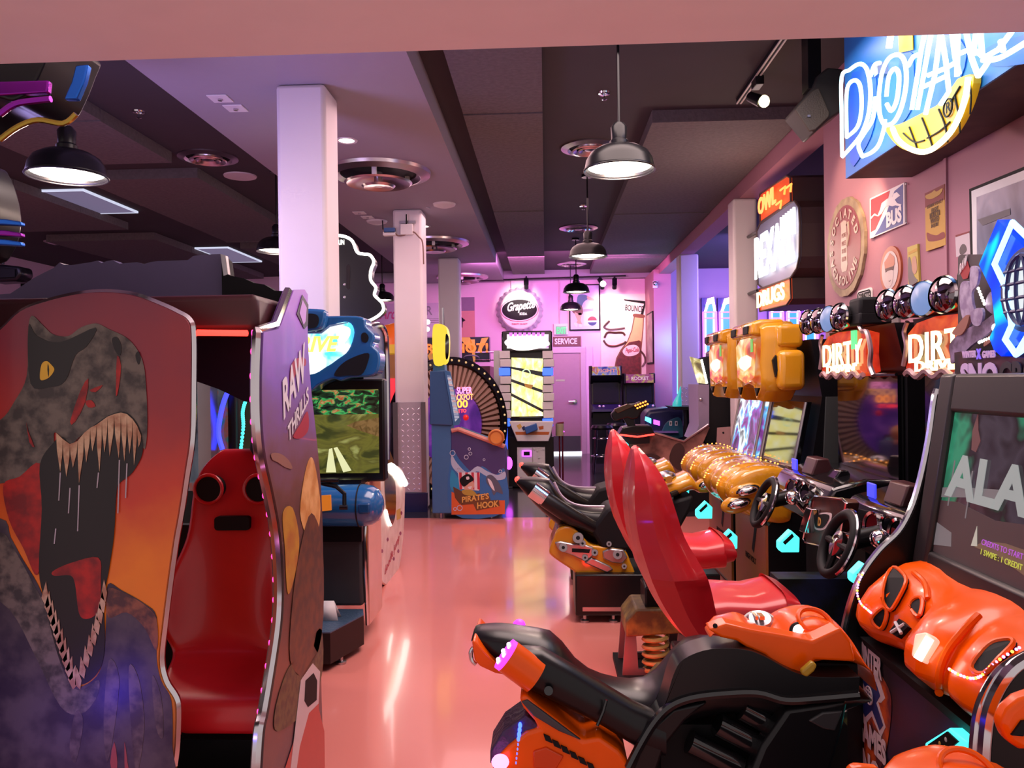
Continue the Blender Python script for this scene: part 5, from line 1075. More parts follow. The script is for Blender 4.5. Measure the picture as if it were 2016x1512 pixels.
for s in (-1, 1): T.p('mask_hole', MB().ext([V((1.30, YS + s * y, z)) for y, z in ((.16, 1.435), (.25, 1.435), (.205, 1.385))], (-.016, 0, 0)), M_blackm, on=mk, smooth=0)
# lobed dash
prof = [(1.44, .955), (1.30, .985), (1.16, .965), (1.06, .90), (1.03, .82), (1.08, .73), (1.20, .66), (1.34, .62), (1.44, .64)]
rings = []
lob = [(-.40, .70), (-.385, .86), (-.33, .93), (-.27, .90), (-.25, .96), (-.20, 1.0), (-.15, .97), (-.13, .92), (-.06, .94), (0, .97), (.06, .94), (.13, .92), (.15, .97), (.20, 1.0), (.25, .96), (.27, .90), (.33, .93), (.385, .86), (.40, .70)]
for y, s in lob: rings.append([V((1.44 + (x - 1.44) * s, YS + y, .80 + (z - .80) * (.45 + .55 * s))) for x, z in spline(prof, 3)])
ds = T.p('dash_cowl', MB().loft(rings), M_yellow, sub=1, smooth=60)
for x, y in ((1472, 966), (1455, 992)):
    c = W(x, y, YS - .40)
    T.p('lamp_bezel', MB().ell(c, (.075, .02, .035), 20, 8, Matrix.Rotation(-0.25, 3, 'Y')), M_blackg, on=ds)
    T.p('chrome_lamp', MB().ell(c + V((0, -.012, 0)), (.06, .025, .026), 18, 8, Matrix.Rotation(-0.25, 3, 'Y')), M_chrome, on=ds)
    T.p('lamp_base', MB().ell(c + V((0.0, .03, -.004)), (.105, .05, .055), 20, 10, Matrix.Rotation(-0.25, 3, 'Y')), M_yellow, on=ds)
mb = MB()
for y_, s in ((-.22, 1.0), (.16, 1.0)):
    for p in spline([(1.40, .975), (1.30, 1.0), (1.17, .978), (1.075, .915), (1.04, .85)], 4): mb.ell(V((1.44 + (p[0] - 1.44) * 1.02, YS + y_ - .02, p[1] - .002)), (.006, .005, .005), 6, 4)
o = T.p('led_dots', mb, glow('amber_led', (1.0, 0.32, 0.05), 4.0), on=ds); o['kind'] = 'stuff'
T.p('front_panel', MB().box(1.285, 1.30, YS - .37, YS + .37, 0.05, 0.62), mat('rust_decal', (0.36, 0.10, 0.05), 0.45, scale=3, col2=(0.30, 0.12, 0.02)), smooth=0)
T.p('lettering', text('7', V((1.284, YS - .05, .42)), (0, -1, 0), Z1, 0.20, 0.001, bold=0.04), M_blackm, smooth=0)
T.p('lettering', text('HIGH VOLT', V((1.284, YS + .1, .34)), (0, -1, 0), Z1, 0.035, 0.001, bold=0.02), M_blackm, smooth=0)
reader(T, 1388, 1004, YS + .30)
far_bike = dup(T.o, (0, 0.87, 0), 'farther yellow and black motorcycle ride, its screen showing a bright picture')
reader(T, 1436, 1062, YS - .44, 1.1)
T.o['group'] = 'yellow motorcycle rides'; far_bike['group'] = 'yellow motorcycle rides'
for ch in far_bike.children:
    if ch.name.startswith('screen'):
        ch.data = ch.data.copy(); ch.data.materials[0] = screen_mat('bright_screen', [(0.30, (0.02, 0.02, 0.05)), (0.42, (0.25, 0.05, 0.3)), (0.5, (0.1, 0.45, 0.8)), (0.56, (0.9, 0.95, 1.0)), (0.66, (0.05, 0.05, 0.08)), (0.8, (0.9, 0.3, 0.5))], 5, 1.3)
# ---------------------------------------------------------------- red-seat driving cabinets
YD_ = 3.05
T = Thing('driving_cabinet', 'nearer red-seat driving cabinet with steering wheel and four chrome lamps on top', 'arcade cabinet', (1.2, YD_, 0))
# seat: side wings and back as one lofted shell
SZ = YD_ / FOC
def sx(px): return W(px, 748, YD_ - .2).x
def sz(py): return W(1290, py, YD_ - .2).z
bx = [(893, 1261, 1264, .03), (905, 1258, 1274, .09), (925, 1254, 1290, .15), (960, 1248, 1310, .19), (1010, 1246, 1326, .205), (1060, 1251, 1342, .21), (1100, 1260, 1364, .22), (1136, 1270, 1384, .235), (1150, 1276, 1389, .225), (1180, 1290, 1396, .22),
      (1215, 1312, 1404, .215), (1245, 1335, 1420, .21), (1262, 1352, 1450, .20)]
rings = []
for q in spline([V((z, b, f)) for z, b, f, h in bx], 3):
    py, xb, xf_ = q; b, f, z = sx(xb), sx(xf_), sz(py); hw = interp([(z_, h) for z_, _, _, h in bx], py)
    rings.append([V((b + (f - b) * t_, YD_ + hw * u, z)) for u, t_ in ((-.94, 1.0), (-1.06, .42), (-.90, .10), (-.55, .0), (-.3, .06), (0, .08), (.3, .06), (.55, .0), (.90, .10), (1.06, .42), (.94, 1.0))])
st = T.p('seat_back', MB().loft(rings, cap=False, closed=False), M_red, solid=0.025, smooth=24)
cx0, cx1 = sx(1385), sx(1580)
cs = [(cx0, sz(1192), sz(1262)), (cx0 + .08, sz(1186), sz(1262)), (cx0 + .2, sz(1190), sz(1262)), (cx0 + .30, sz(1178), sz(1258)), (cx1 - .06, sz(1172), sz(1250)), (cx1 - .01, sz(1185), sz(1240)), (cx1, sz(1205), sz(1225))]
T.p('seat_cushion', MB().loft([sect(x, a, b, .2, 20, 4, YD_) for x, a, b in cs]), M_red, smooth=50)
T.p('seat_back_light', MB().ell(V((sx(1330), YD_ - .02, sz(1170))), (.012, .012, .012), 8, 6), M_redglow, on=st)
# pedestal with the coil spring
T.p('pedestal_bracket', MB().ext([V((x, YD_ - .14, z)) for x, z in ((.38, .30), (.43, .36), (.62, .36), (.66, .30), (.66, .24), (.38, .22))], (0, .28, 0)), mat('worn_yellow', (0.30, 0.21, 0.04), 0.5, scale=10, col2=(0.10, 0.06, 0.02)), bev=0.01)
for y in (-.13, .11): T.p('pedestal_cheek', MB().ext([V((x, YD_ + y, z)) for x, z in ((.38, .24), (.43, .24), (.44, .06), (.62, .06), (.64, .24), (.70, .20), (.74, .02), (.36, .02))], (0, .02, 0)), mat('pedestal_grey', (0.20, 0.17, 0.19), 0.4, 0.5), smooth=0)
T.p('coil_spring', MB().tube([V((.53 + .06 * math.cos(a / 10 * 2 * PI), YD_ - .10 + .06 * math.sin(a / 10 * 2 * PI), .03 + .038 * a / 10)) for a in range(0, 54)], 0.011, 6), mat('spring_yellow', (0.45, 0.33, 0.10), 0.4))
T.p('pedestal_plate', MB().box(.34, 1.0, YD_ - .2, YD_ + .2, 0.0, 0.03), M_blackm, smooth=0)
T.p('seat_post', MB().box(.48, .75, YD_ - .1, YD_ + .1, .30, .46), M_black, bev=0.01)
light('pedestal_red_led', 'POINT', (.30, 3.75, .10), 2.2, (1.0, 0.03, 0.02), 0.04)
# cabinet body, screen
T.p('cabinet_body', MB().ext([V((x, YD_ - .41, z)) for x, z in ((1.45, 0.02), (2.05, 0.02), (2.05, 1.50), (1.80, 1.74), (1.58, 1.74), (1.635, 1.50), (1.635, .95), (1.45, .80))], (0, .82, 0)), M_black, smooth=0)
sc = T.p('screen', MB().box(1.605, 1.63, YD_ - .38, YD_ + .36, 0.98, 1.50), M_glassd, smooth=0)
T.p('screen_trim', MB().tube([(1.60, YD_ - .38, 1.505), (1.60, YD_ + .1, 1.505)], 0.008, 6), M_chrome, on=sc)
T.p('screen_trim', MB().tube([(1.60, YD_ - .38, .98), (1.60, YD_ + .36, .98)], 0.008, 6), M_steel, on=sc)
# marquee
mo = (1.50, YD_, 1.6)
mq_p = [(-.30, 1.70), (-.18, 1.72), (.05, 1.725), (.2, 1.71), (.28, 1.67), (.27, 1.58), (.30, 1.53), (.2, 1.50), (0, 1.495), (-.2, 1.50), (-.31, 1.52), (-.29, 1.60)]
mq = T.p('marquee', MB().ext([V((1.50, YD_ + y, z)) for y, z in mq_p], (0.06, 0, 0)), screen_mat('red_marquee', [(0.3, (0.08, 0.003, 0.002)), (0.5, (0.75, 0.03, 0.01)), (0.7, (1.0, 0.12, 0.02))], 6, 0.8), smooth=0)
T.p('marquee_text', text('DIRTY', V((1.492, YD_ + .26, 1.55)), (0, -1, 0.02), Z1, 0.12, 0.006, bold=0.005, width=0.52), glow('hot_white', (1.0, 0.80, 0.36), 3.6), on=mq, smooth=0)
T.p('marquee_text', text("DRIVIN'", V((1.492, YD_ + .20, 1.515)), (0, -1, 0.02), Z1, 0.04, 0.006, bold=0.03, width=0.40), MATS['hot_white'], on=mq, smooth=0)
T.p('green_lamp', MB().box(1.485, 1.497, YD_ - .20, YD_ - .15, 1.63, 1.72), glow('green_lamp', (0.1, 0.8, 0.25), 1.5), on=mq, smooth=0)
M_pinkarm = mat('rose_metal', (0.5, 0.33, 0.36), 0.3, 0.6)
T.p('marquee_arm', MB().tube([V((1.49, YD_ + y, z)) for y, z in spline([(-.24, 1.74), (-.28, 1.71), (-.33, 1.70), (-.37, 1.62), (-.36, 1.55), (-.40, 1.50)], 4)], 0.012, 6), M_pinkarm, on=mq)
T.p('marquee_arm', MB().tube([V((1.49, YD_ + y, z)) for y, z in spline([(.26, 1.72), (.29, 1.68), (.27, 1.62), (.30, 1.54)], 4)], 0.010, 6), M_pinkarm, on=mq)
T.p('marquee_scallop', MB().tube([V((1.49, YD_ + .28 - .56 * i / 28, 1.505 + .012 * math.sin(i * .9))) for i in range(29)], 0.014, 6), M_pinkarm, on=mq)
for i, (px, py, mlens) in enumerate(((1750, 601, M_blackg), (1786, 595, M_blackg), (1823, 588, glow('blue_lens', (0.25, 0.42, 0.85), 0.7)), (1862, 580, M_blackg))):
    c = WX(px, py, 1.44); ax = V((-1, -.25, .05)).normalized()
    lp = T.p('roof_lamp', MB().lathe([(0, -.055), (.03, -.05), (.055, -.025), (.066, .0), (.070, .01), (.066, .02)], c, ax, 28), M_chrome, label='round chrome roof lamp')
    T.p('lamp_lens', MB().lathe([(.064, .014), (.045, .03), (0, .036)], c, ax, 28), mlens if i == 2 else mat('mirror_dark', (0.25, 0.22, 0.24), 0.06, 1.0), on=lp)
T.p('lamp_bar', MB().box(1.47, 1.62, YD_ - .30, YD_ + .32, 1.74, 1.80), M_blackm, bev=0.01)
T.p('lamp_box', MB().box(1.47, 1.60, YD_ - .30, YD_ - .16, 1.78, 1.87), M_blackm, bev=0.015)
# dash, wheel
T.p('dash', MB().ext([V((x, YD_ - .41, z)) for x, z in ((1.28, .78), (1.62, .86), (1.63, 1.02), (1.45, 1.03), (1.30, .99), (1.25, .90))], (0, .8, 0)), M_blackg, bev=0.02)
wc = WX(1650, 1071, 1.09); wax = V((-1, 0.0, .42)).normalized()
wh = T.p('steering_wheel', MB().torus(wc, .118, .019, wax, 36, 10), M_blackm)
T.p('wheel_hub', MB().lathe([(0, .015), (.05, .01), (.055, -.02), (0, -.03)], wc, wax, 24), M_chrome, on=wh)
up = wax.cross(Y1).normalized()
for s in (-1, 1): T.p('wheel_spoke', MB().tube([wc, wc + Y1 * (.115 * s) - wax * 0.0], .014, 8), M_blackm, on=wh)
T.p('wheel_spoke', MB().tube([wc, wc + up * .115], .014, 8), M_blackm, on=wh)
T.p('wheel_ring', MB().torus(wc, .135, .008, wax, 36, 8, 0, PI), M_chrome, on=wh)
T.p('steering_column', MB().tube([wc, V((1.40, YD_ + .0, .93))], .035, 12), M_black)
for px, py, r, L in ((1712, 1032, .050, .12), (1742, 1030, .034, .10), (1762, 1048, .052, .16)):
    c = WX(px, py, 1.235); T.p('chrome_gauge', MB().lathe([(r * .8, -.005), (r, .0), (r, -.02), (r * .92, -.03), (r * .92, -L)], c, V((-1, -.15, .2)), 24), M_chrome)
    T.p('gauge_face', MB().lathe([(r * .82, -.008), (0, -.008)], c, V((-1, -.15, .2)), 24), M_glassd)
T.p('chrome_ball', MB().ell(WX(1732, 1062, 1.19), (.035, .035, .035), 18, 12), M_chrome)
T.p('gear_stick', MB().tube([WX(1732, 1062, 1.19), WX(1760, 1098, 1.28)], .010, 8), M_chrome)
T.p('dash_pod', MB().ext([V((x, YD_ - .02, z)) for x, z in ((1.33, 1.0), (1.36, 1.085), (1.42, 1.085), (1.45, 1.0))], (0, .16, 0)), mat('pod_maroon', (0.06, 0.02, 0.025), 0.3), bev=0.008)
T.p('dash_pod', MB().ext([V((x, YD_ - .22, z)) for x, z in ((1.37, 1.0), (1.40, 1.05), (1.44, 1.05), (1.47, 1.0))], (0, .12, 0)), M_blackg, bev=0.008)
T.p('pod_display', MB().box(1.325, 1.335, YD_ + .20, YD_ + .28, 1.0, 1.06), glow('pod_blue', (0.03, 0.04, 0.8), 1.8), bev=0.004)
pl = [WX(x, y, 1.19) for x, y in ((1598, 985), (1606, 978), (1662, 983), (1668, 990), (1652, 1078), (1646, 1082), (1588, 1068), (1584, 1060))]
sp = T.p('logo_plate', MB().ext(pl, (0.05, 0, 0)), mat('rust_plate', (0.065, 0.018, 0.012), 0.35, scale=12, col2=(0.02, 0.008, 0.008)), bev=0.004)
T.p('plate_trim', MB().tube([p + V((-.004, 0, 0)) for p in pl], 0.006, 6, closed=True), M_chrome, on=sp)
oL = (1.189, 0, 0)
T.p('logo_disc', plate(spline([(1603, 1035), (1604, 1015), (1622, 1009), (1638, 1012), (1634, 1030), (1622, 1043), (1608, 1043)], 3, closed=True), oL, nL, 0.002, 0.0), M_white, on=sp, smooth=0)
T.p('logo_disc', plate(spline([(1606, 1033), (1607, 1018), (1622, 1012), (1634, 1015), (1630, 1028), (1621, 1039), (1610, 1039)], 3, closed=True), oL, nL, 0.002, 0.003), M_blackm, on=sp, smooth=0)
T.p('logo_letter', text('D', WP(1613, 1033, oL, nL) + V((-.006, 0, 0)), (0, -1, 0), Z1, 0.035, 0.002, bold=0.05, shear=0.2), M_gold, on=sp, smooth=0)
T.p('chrome_vent', MB().ext([WX(x, y, 1.15) for x, y in ((1586, 998), (1598, 1003), (1584, 1050), (1572, 1045))], (0.05, 0, 0)), M_chrome, bev=0.004)
T.p('front_panel', MB().box(1.44, 1.455, YD_ - .41, YD_ + .41, 0.05, 0.78), M_blackm, smooth=0)
far_dd = dup(T.o, (0, 1.0, 0), 'farther red-seat driving cabinet, its seat standing by the yellow motorcycle rides')
for ch in list(far_dd.children):
    if ch.name.startswith(('logo_plate', 'chrome_vent')):
        for g in list(ch.children): bpy.data.objects.remove(g)
        bpy.data.objects.remove(ch)
T.o['group'] = 'red-seat driving cabinets'; far_dd['group'] = 'red-seat driving cabinets'
reader(T, 1556, 1066, YD_ + .50, 1.25)
T.p('floor_box', MB().box(1.0, 1.44, YD_ + .42, YD_ + .55, 0, 0.62), mat('race_print', (0.02, 0.03, 0.09), 0.4, scale=8, col2=(0.01, 0.015, 0.015)), smooth=0)
rd = reader(T, 1700, 1130, YD_ - .40, 1.2)
T.p('pedals_box', MB().box(1.05, 1.44, YD_ - .2, YD_ + .2, 0.0, 0.22), M_blackm, bev=0.02)
# ---------------------------------------------------------------- orange snowmobile ride
YN = 2.15
T = Thing('snowmobile_ride', 'orange and black snowmobile ride in the lower foreground', 'arcade ride', (0.35, YN, 0))
sb = T.p('seat_body', body_loft([(931, 1240), (940, 1226), (985, 1221), (1040, 1226), (1090, 1236), (1112, 1262), (1145, 1300), (1195, 1322), (1250, 1328), (1290, 1318), (1320, 1285), (1345, 1252), (1380, 1240), (1440, 1245), (1520, 1265), (1600, 1290), (1680, 1318)],
                                [(931, 1254), (940, 1275), (985, 1310), (1040, 1345), (1090, 1375), (1145, 1405), (1195, 1430), (1250, 1450), (1320, 1440), (1380, 1420), (1440, 1415), (1520, 1420), (1600, 1410), (1680, 1370)],
                                [(931, .05), (960, .075), (1040, .10), (1090, .105), (1150, .085), (1230, .095), (1290, .13), (1380, .15), (1500, .16), (1600, .15), (1680, .12)], YN, n=40, e=2.3, ns=28), M_black, smooth=50)
YF = YN - .17
T.p('seat_flank', MB().loft([sect(W(x, 748, YF).x, W(x, a, YF).z, W(x, b, YF).z, .05, 16, 2.4, YF + .02) for x, a, b in ((985, 1292, 1318), (1010, 1278, 1345), (1060, 1280, 1372), (1120, 1315, 1402), (1180, 1352, 1432), (1240, 1388, 1470), (1300, 1415, 1490))]), M_black, on=sb, smooth=50)
T.p('flank_seam', MB().tube([W(x, y, YF - .045) for x, y in ((1194, 1378), (1188, 1400), (1176, 1428))], .004, 6), M_blackg, on=sb)
T.p('flank_bolt', MB().cyl(W(1080, 1360, YF - .045), W(1080, 1360, YF + .01), .011, n=14), M_blackg, on=sb)
ax_a, ax_b = W(1000, 1292, YF - .015), W(1055, 1333, YF - .015)
tl = T.p('tail_lamp', MB().tube([ax_a, ax_b], .042, 22), M_orange, on=sb, label='orange tail lamp barrel with a magenta lens')
T.p('tail_lens', MB().tube([ax_a + (ax_a - ax_b).normalized() * .012, ax_a], .041, 22), glow('magenta_lens', (0.75, 0.03, 0.9), 2.5), on=sb)
for a in range(7):
    d = (ax_a - ax_b).normalized(); u = d.orthogonal().normalized(); q = d.cross(u)
    c = ax_a + d * .013 + (u * math.cos(a * 2 * PI / 6) + q * math.sin(a * 2 * PI / 6)) * (.026 if a < 6 else 0)
    T.p('lens_diode', MB().ell(c, (.006, .006, .006), 8, 5), glow('pink_diode', (1.0, 0.45, 0.9), 5.0), on=sb)
T.p('tail_lens', MB().ell(W(1022, 1229, YN + .09), (.018, .018, .014), 10, 6), MATS['magenta_lens'], on=sb)
at_y(T, 'tail_skirt', [(929, 1262), (935, 1262), (965, 1295), (1000, 1330), (975, 1326), (945, 1312), (934, 1300)], YN - .10, M_orange, 0.2, on=sb, bev=0.006)
T.p('tail_hook', MB().tube([W(x, y, YN) for x, y in spline([(932, 1275), (927, 1285), (929, 1300), (937, 1308)], 4)], .006, 8), M_chrome, on=sb)
# upper fairing edge and side panel
rim = spline([(1238, 1512), (1262, 1465), (1290, 1420), (1320, 1390), (1360, 1374), (1420, 1366), (1490, 1364), (1545, 1378), (1610, 1375), (1690, 1368)], 5)
fr = [W(x, y, YN - .20) for x, y in rim]
fairing = [W(x, y, YN - .19) for x, y in spline([(1300, 1405), (1312, 1370), (1325, 1325), (1345, 1295), (1400, 1275), (1480, 1280), (1560, 1320), (1610, 1330), (1690, 1330)], 4)]
T.p('side_fairing', MB().ext(fr[8:] + [V((p.x, YN - .20, p.z)) for p in fairing[::-1]], (0, .09, 0)), M_black, bev=0.02, seg=3)
T.p('fairing_rim', MB().tube(fr, .012, 8), M_blackg)
at_y(T, 'lower_panel', [(1262, 1470), (1292, 1425), (1325, 1396), (1375, 1385), (1395, 1384), (1350, 1420), (1310, 1470), (1290, 1530), (1280, 1600), (1225, 1600), (1236, 1530)], YN - .195, M_black, 0.06, bev=0.008)
at_y(T, 'lower_panel', [(1550, 1396), (1672, 1378), (1660, 1440), (1625, 1560), (1600, 1640), (1440, 1640), (1470, 1545), (1500, 1470)], YN - .195, M_black, 0.06, bev=0.012)
at_y(T, 'panel_dish', [(1592, 1420), (1620, 1403), (1660, 1400), (1645, 1440), (1622, 1436)], YN - .2, mat('grey_plastic', (0.035, 0.035, 0.04), 0.35), 0.01, bev=0.004)
for i, (x, y) in enumerate(((1375, 1470), (1430, 1435), (1478, 1404))):
    a = W(x - 18, y - 10, YN - .13); b = W(x + 82 - 14 * i, y + 40 - 5 * i, YN - .13)
    T.p('engine_tube', MB().tube([a, b], .030, 16), M_blackg)
T.p('engine_well', MB().box(W(1290, 1400, YN).x, W(1640, 1400, YN).x, YN - .10, YN + .16, .12, W(1400, 1395, YN).z), M_blackm, smooth=0)
# orange tank cowl
ckm = body_loft([(1393, 1236), (1405, 1222), (1440, 1212), (1470, 1208), (1500, 1222), (1530, 1226), (1548, 1205), (1570, 1193), (1610, 1187), (1635, 1196), (1652, 1222), (1666, 1252), (1680, 1270), (1688, 1302)],
                                [(1393, 1244), (1405, 1250), (1440, 1262), (1470, 1270), (1500, 1280), (1530, 1292), (1560, 1306), (1590, 1300), (1610, 1300), (1650, 1304), (1688, 1306)],
                                [(1393, .04), (1415, .10), (1470, .145), (1530, .155), (1590, .165), (1640, .155), (1688, .12)], YN, n=40, e=2.4, ns=28)
ck = T.p('tank_cowl', ckm, M_orange, smooth=50)
sc_ = surf(ckm, ((0, YN, 0), (0, -1, 0)))
at_y(T, 'cowl_flank', [(1395, 1240), (1420, 1256), (1450, 1262), (1470, 1275), (1505, 1290), (1530, 1315), (1552, 1345), (1585, 1352), (1595, 1345), (1590, 1325), (1605, 1300), (1686, 1304), (1676, 1262), (1655, 1236), (1600, 1262), (1540, 1250), (1480, 1240), (1430, 1228)],
     YN - .175, M_orange, 0.06, on=ck, bev=0.022, seg=4)
T.p('cowl_ring', MB().torus(sc_(1604, 1226) + V((0, 0, .004)), .042, .007, (0.1, -.5, .8)), M_orange, on=ck)
T.p('cowl_button', MB().ell(sc_(1573, 1243), (.018, .014, .018), 14, 8), glow('button_white', (1.0, 0.9, 0.95), 5.0), on=ck)
T.p('button_collar', MB().torus(sc_(1573, 1244), .020, .005, (0, -1, .4)), M_blackm, on=ck)
fc = sc_(1496, 1227)
T.p('filler_cap', MB().lathe([(.040, 0), (.040, .008), (.032, .014), (.030, .02), (0, .024)], fc, V((-.1, -.5, 1)), 28), M_steel, on=ck)
T.p('cap_collar', MB().torus(fc, .043, .006, V((-.1, -.5, 1))), M_blackg, on=ck)
for s in (0, 1): T.p('cap_lever', MB().box(fc.x - .02 + s * .012, fc.x - .012 + s * .018, fc.y - .03, fc.y + .02, fc.z + .018, fc.z + .028), M_chrome, on=ck)
T.p('cowl_dome', MB().ell(sc_(1604, 1226) - V((0, -.01, .030)), (.062, .06, .042)), M_orange, on=ck)
T.p('cowl_crease', MB().tube([sc_(x, y) for x, y in spline([(1530, 1262), (1560, 1272), (1600, 1290), (1632, 1275), (1645, 1245)], 4)], .007, 8), M_orange, on=ck)
for x, y in ((1408, 1232), (1460, 1258), (1669, 1281)): T.p('cowl_screw', MB().cyl(W(x, y, YN - .172), W(x, y, YN - .15), .006, n=10), M_blackm, on=ck)
T.p('brake_lever', MB().ext([W(x, y, YN - .22) for x, y in ((1578, 1322), (1600, 1303), (1610, 1310), (1604, 1322), (1590, 1334), (1580, 1330))], (0, .02, 0)), mat('lever_yellow', (0.45, 0.28, 0.02), 0.35), bev=0.005)
T.p('steering_post', MB().tube([W(1622, 1306, YN - .1), W(1618, 1345, YN - .1)], .016, 12), mat('post_brown', (0.08, 0.03, 0.03), 0.3))
at_y(T, 'front_box', [(1598, 1305), (1688, 1308), (1690, 1345), (1600, 1350)], YN - .12, M_blackm, 0.24)
# lower orange footwell
at_y(T, 'foot_fairing', [(1022, 1374), (1034, 1366), (1060, 1390), (1148, 1458), (1180, 1452), (1218, 1478), (1236, 1500), (1245, 1560), (1240, 1600), (960, 1600), (972, 1500), (1000, 1470), (1035, 1442), (1060, 1435), (1052, 1420), (1030, 1395)], YN - .20, M_orange, 0.16, bev=0.014, seg=3)
at_y(T, 'foot_panel', [(1026, 1382), (1038, 1378), (1144, 1458), (1100, 1440), (1050, 1410)], YN - .205, mat('slate_plastic', (0.05, 0.045, 0.055), 0.4), 0.012, bev=0.003)
for i in range(6):
    x = 1070 + i * 17; y = 1446 + i * 11
    at_y(T, 'foot_grille', [(x, y), (x + 12, y + 5), (x + 18, y + 18), (x + 4, y + 12)], YN - .206, M_blackm, 0.01)
at_y(T, 'foot_recess', [(1050, 1480), (1075, 1472), (1110, 1490), (1095, 1515), (1050, 1512)], YN - .207, mat('dark_orange', (0.70, 0.06, 0.004), 0.3), 0.01, bev=0.003)
at_y(T, 'running_board', [(1035, 1408), (1062, 1428), (1058, 1442), (1005, 1475), (965, 1505), (965, 1480), (990, 1440)], YN - .19, mat('tread_violet', (0.06, 0.03, 0.10), 0.4, 0.3, scale=60, bump=0.5), 0.12, bev=0.004)
mb = MB()
for i in range(9): mb.ell(W(1024 - i * 1.0, 1428 + i * 9, YN - .195), (.005, .006, .008), 8, 5)
T.p('led_strip', mb, glow('blue_led', (0.03, 0.08, 1.0), 6.0))
T.p('front_lamp', MB().ell(W(985, 1500, YN - .22), (.022, .02, .018), 12, 8), glow('pink_lamp', (0.95, 0.25, 0.7), 3.0))
T.p('base_frame', MB().box(-0.02, 0.95, YN - .16, YN + .18, 0.0, 0.14), M_blackm, bev=0.01)
T.p('swing_post', MB().box(.25, .6, YN - .08, YN + .1, 0.1, 0.55), M_blackm)
at_y(T, 'rust_plate', [(1640, 1412), (1668, 1400), (1668, 1490), (1625, 1492)], YN + .05, mat('scuffed_plate', (0.35, 0.22, 0.06), 0.5, scale=25, col2=(0.03, 0.02, 0.015)), 0.02)
# second, nearer snowmobile just entering the frame
T = Thing('snowmobile_ride', 'second orange snowmobile ride peeping in at the bottom right corner', 'arcade ride', (1.0, 1.42, 0))
T.p('tank_cowl', body_loft([(1745, 1545), (1770, 1512), (1820, 1486), (1880, 1472), (1940, 1478), (1990, 1500), (2060, 1540)], [(1745, 1570), (1800, 1610), (1900, 1620), (2000, 1620), (2060, 1580)], [(1745, .05), (1800, .1), (1900, .13), (2060, .1)], 1.42, n=24), M_orange, smooth=50)
T.p('cowl_ring', MB().torus(W(1905, 1520, 1.42), .045, .006, (0, -.5, .85)), M_orange)
at_y(T, 'tank_nose', [(1672, 1522), (1690, 1512), (1730, 1516), (1760, 1540), (1680, 1560)], 1.42, M_orange, 0.03, bev=0.01)
at_y(T, 'dash_end', [(1972, 1428), (1985, 1400), (2010, 1378), (2060, 1360), (2080, 1480), (2010, 1478), (1985, 1462)], 1.52, M_orange, 0.04, bev=0.012, seg=3)
at_y(T, 'dash_slot', [(1992, 1448), (2012, 1420), (2030, 1418), (2015, 1450)], 1.515, M_blackm, 0.01)
T.p('lock_button', MB().cyl(W(1826, 1497, 1.5), W(1822, 1508, 1.5), .014, n=14), mat('ruby', (0.2, 0.01, 0.02), 0.2))
T.p('body', MB().box(.55, 1.0, 1.36, 1.52, 0.0, .62), M_black, bev=0.03)
# ---------------------------------------------------------------- snowmobile cabinet
YFAR, YNEAR = 2.60, 1.62
T = Thing('snowmobile_cabinet', 'black racing cabinet with chrome edging, orange dash, aurora screen and a blue neon X header', 'arcade cabinet', (1.5, 2.1, 0))
tr = spline([(1852, 766), (1846, 790), (1838, 850), (1828, 905), (1815, 960), (1800, 1005), (1776, 1048), (1738, 1085), (1705, 1130), (1685, 1175), (1670, 1230), (1661, 1290), (1659, 1340)], 4)
fp3 = [W(x, y, YFAR) for x, y in tr]
prof = fp3 + [V((fp3[-1].x, YFAR, 0.02)), V((2.05, YFAR, 0.02)), V((2.05, YFAR, fp3[0].z))]
sf = T.p('side_panel', MB().ext(prof, (0, .035, 0)), M_black, smooth=0)
T.p('chrome_edge', MB().tube([p + V((-.004, .015, 0)) for p in fp3] + [V((fp3[-1].x - .004, YFAR + .015, 0.05))], .012, 8), M_chrome, on=sf)
# near side panel only shows its lower chrome curve
npx = spline([(2060, 1295), (2016, 1318), (1985, 1355), (1963, 1405), (1955, 1460), (1952, 1512)], 4)
np3 = [W(x, y, YNEAR) for x, y in npx]
prof2 = np3 + [V((np3[-1].x, YNEAR, 0.02)), V((2.05, YNEAR, 0.02)), V((2.05, YNEAR, np3[0].z))]
sn = T.p('side_panel', MB().ext(prof2, (0, .035, 0)), M_black, smooth=0)
T.p('chrome_edge', MB().tube([p + V((-.006, .015, 0)) for p in np3], .016, 8), M_chrome, on=sn)
T.p('chrome_edge', MB().tube([p + V((-.02, .03, -.005)) for p in np3], .010, 8), M_chrome, on=sn)
# monitor
X_t = W(1880, 812, 2.50).x; z_t = W(1880, 812, 2.50).z; X_b = W(1838, 1085, 2.50).x; z_b = W(1838, 1085, 2.50).z
dxz = V((X_t - X_b, 0, z_t - z_b)).normalized(); nS = V((-dxz.z, 0, dxz.x)); oS = V((X_b, 2.50, z_b))
def sp_(u, v, d=0.0): return oS + Y1 * (-u) + dxz * v + nS * d      # u towards the viewer, v up the glass
Hs = V((X_t - X_b, 0, z_t - z_b)).length; Ws = .82
T.p('monitor_back', MB().ext([sp_(-.06, -.10, -.03), sp_(Ws + .06, -.10, -.03), sp_(Ws + .06, Hs + .10, -.03), sp_(-.06, Hs + .10, -.03)], -nS * .15), M_black, smooth=0)
for a in ((-.09, -.16, 0, Hs + .12), (Ws, -.16, Ws + .09, Hs + .12), (0, Hs, Ws, Hs + .12), (0, -.16, Ws, 0)):
    T.p('bezel', MB().ext([sp_(a[0], a[1], .02), sp_(a[2], a[1], .02), sp_(a[2], a[3], .02), sp_(a[0], a[3], .02)], -nS * .06), mat('bezel_black', (0.016, 0.015, 0.017), 0.4), bev=0.012)
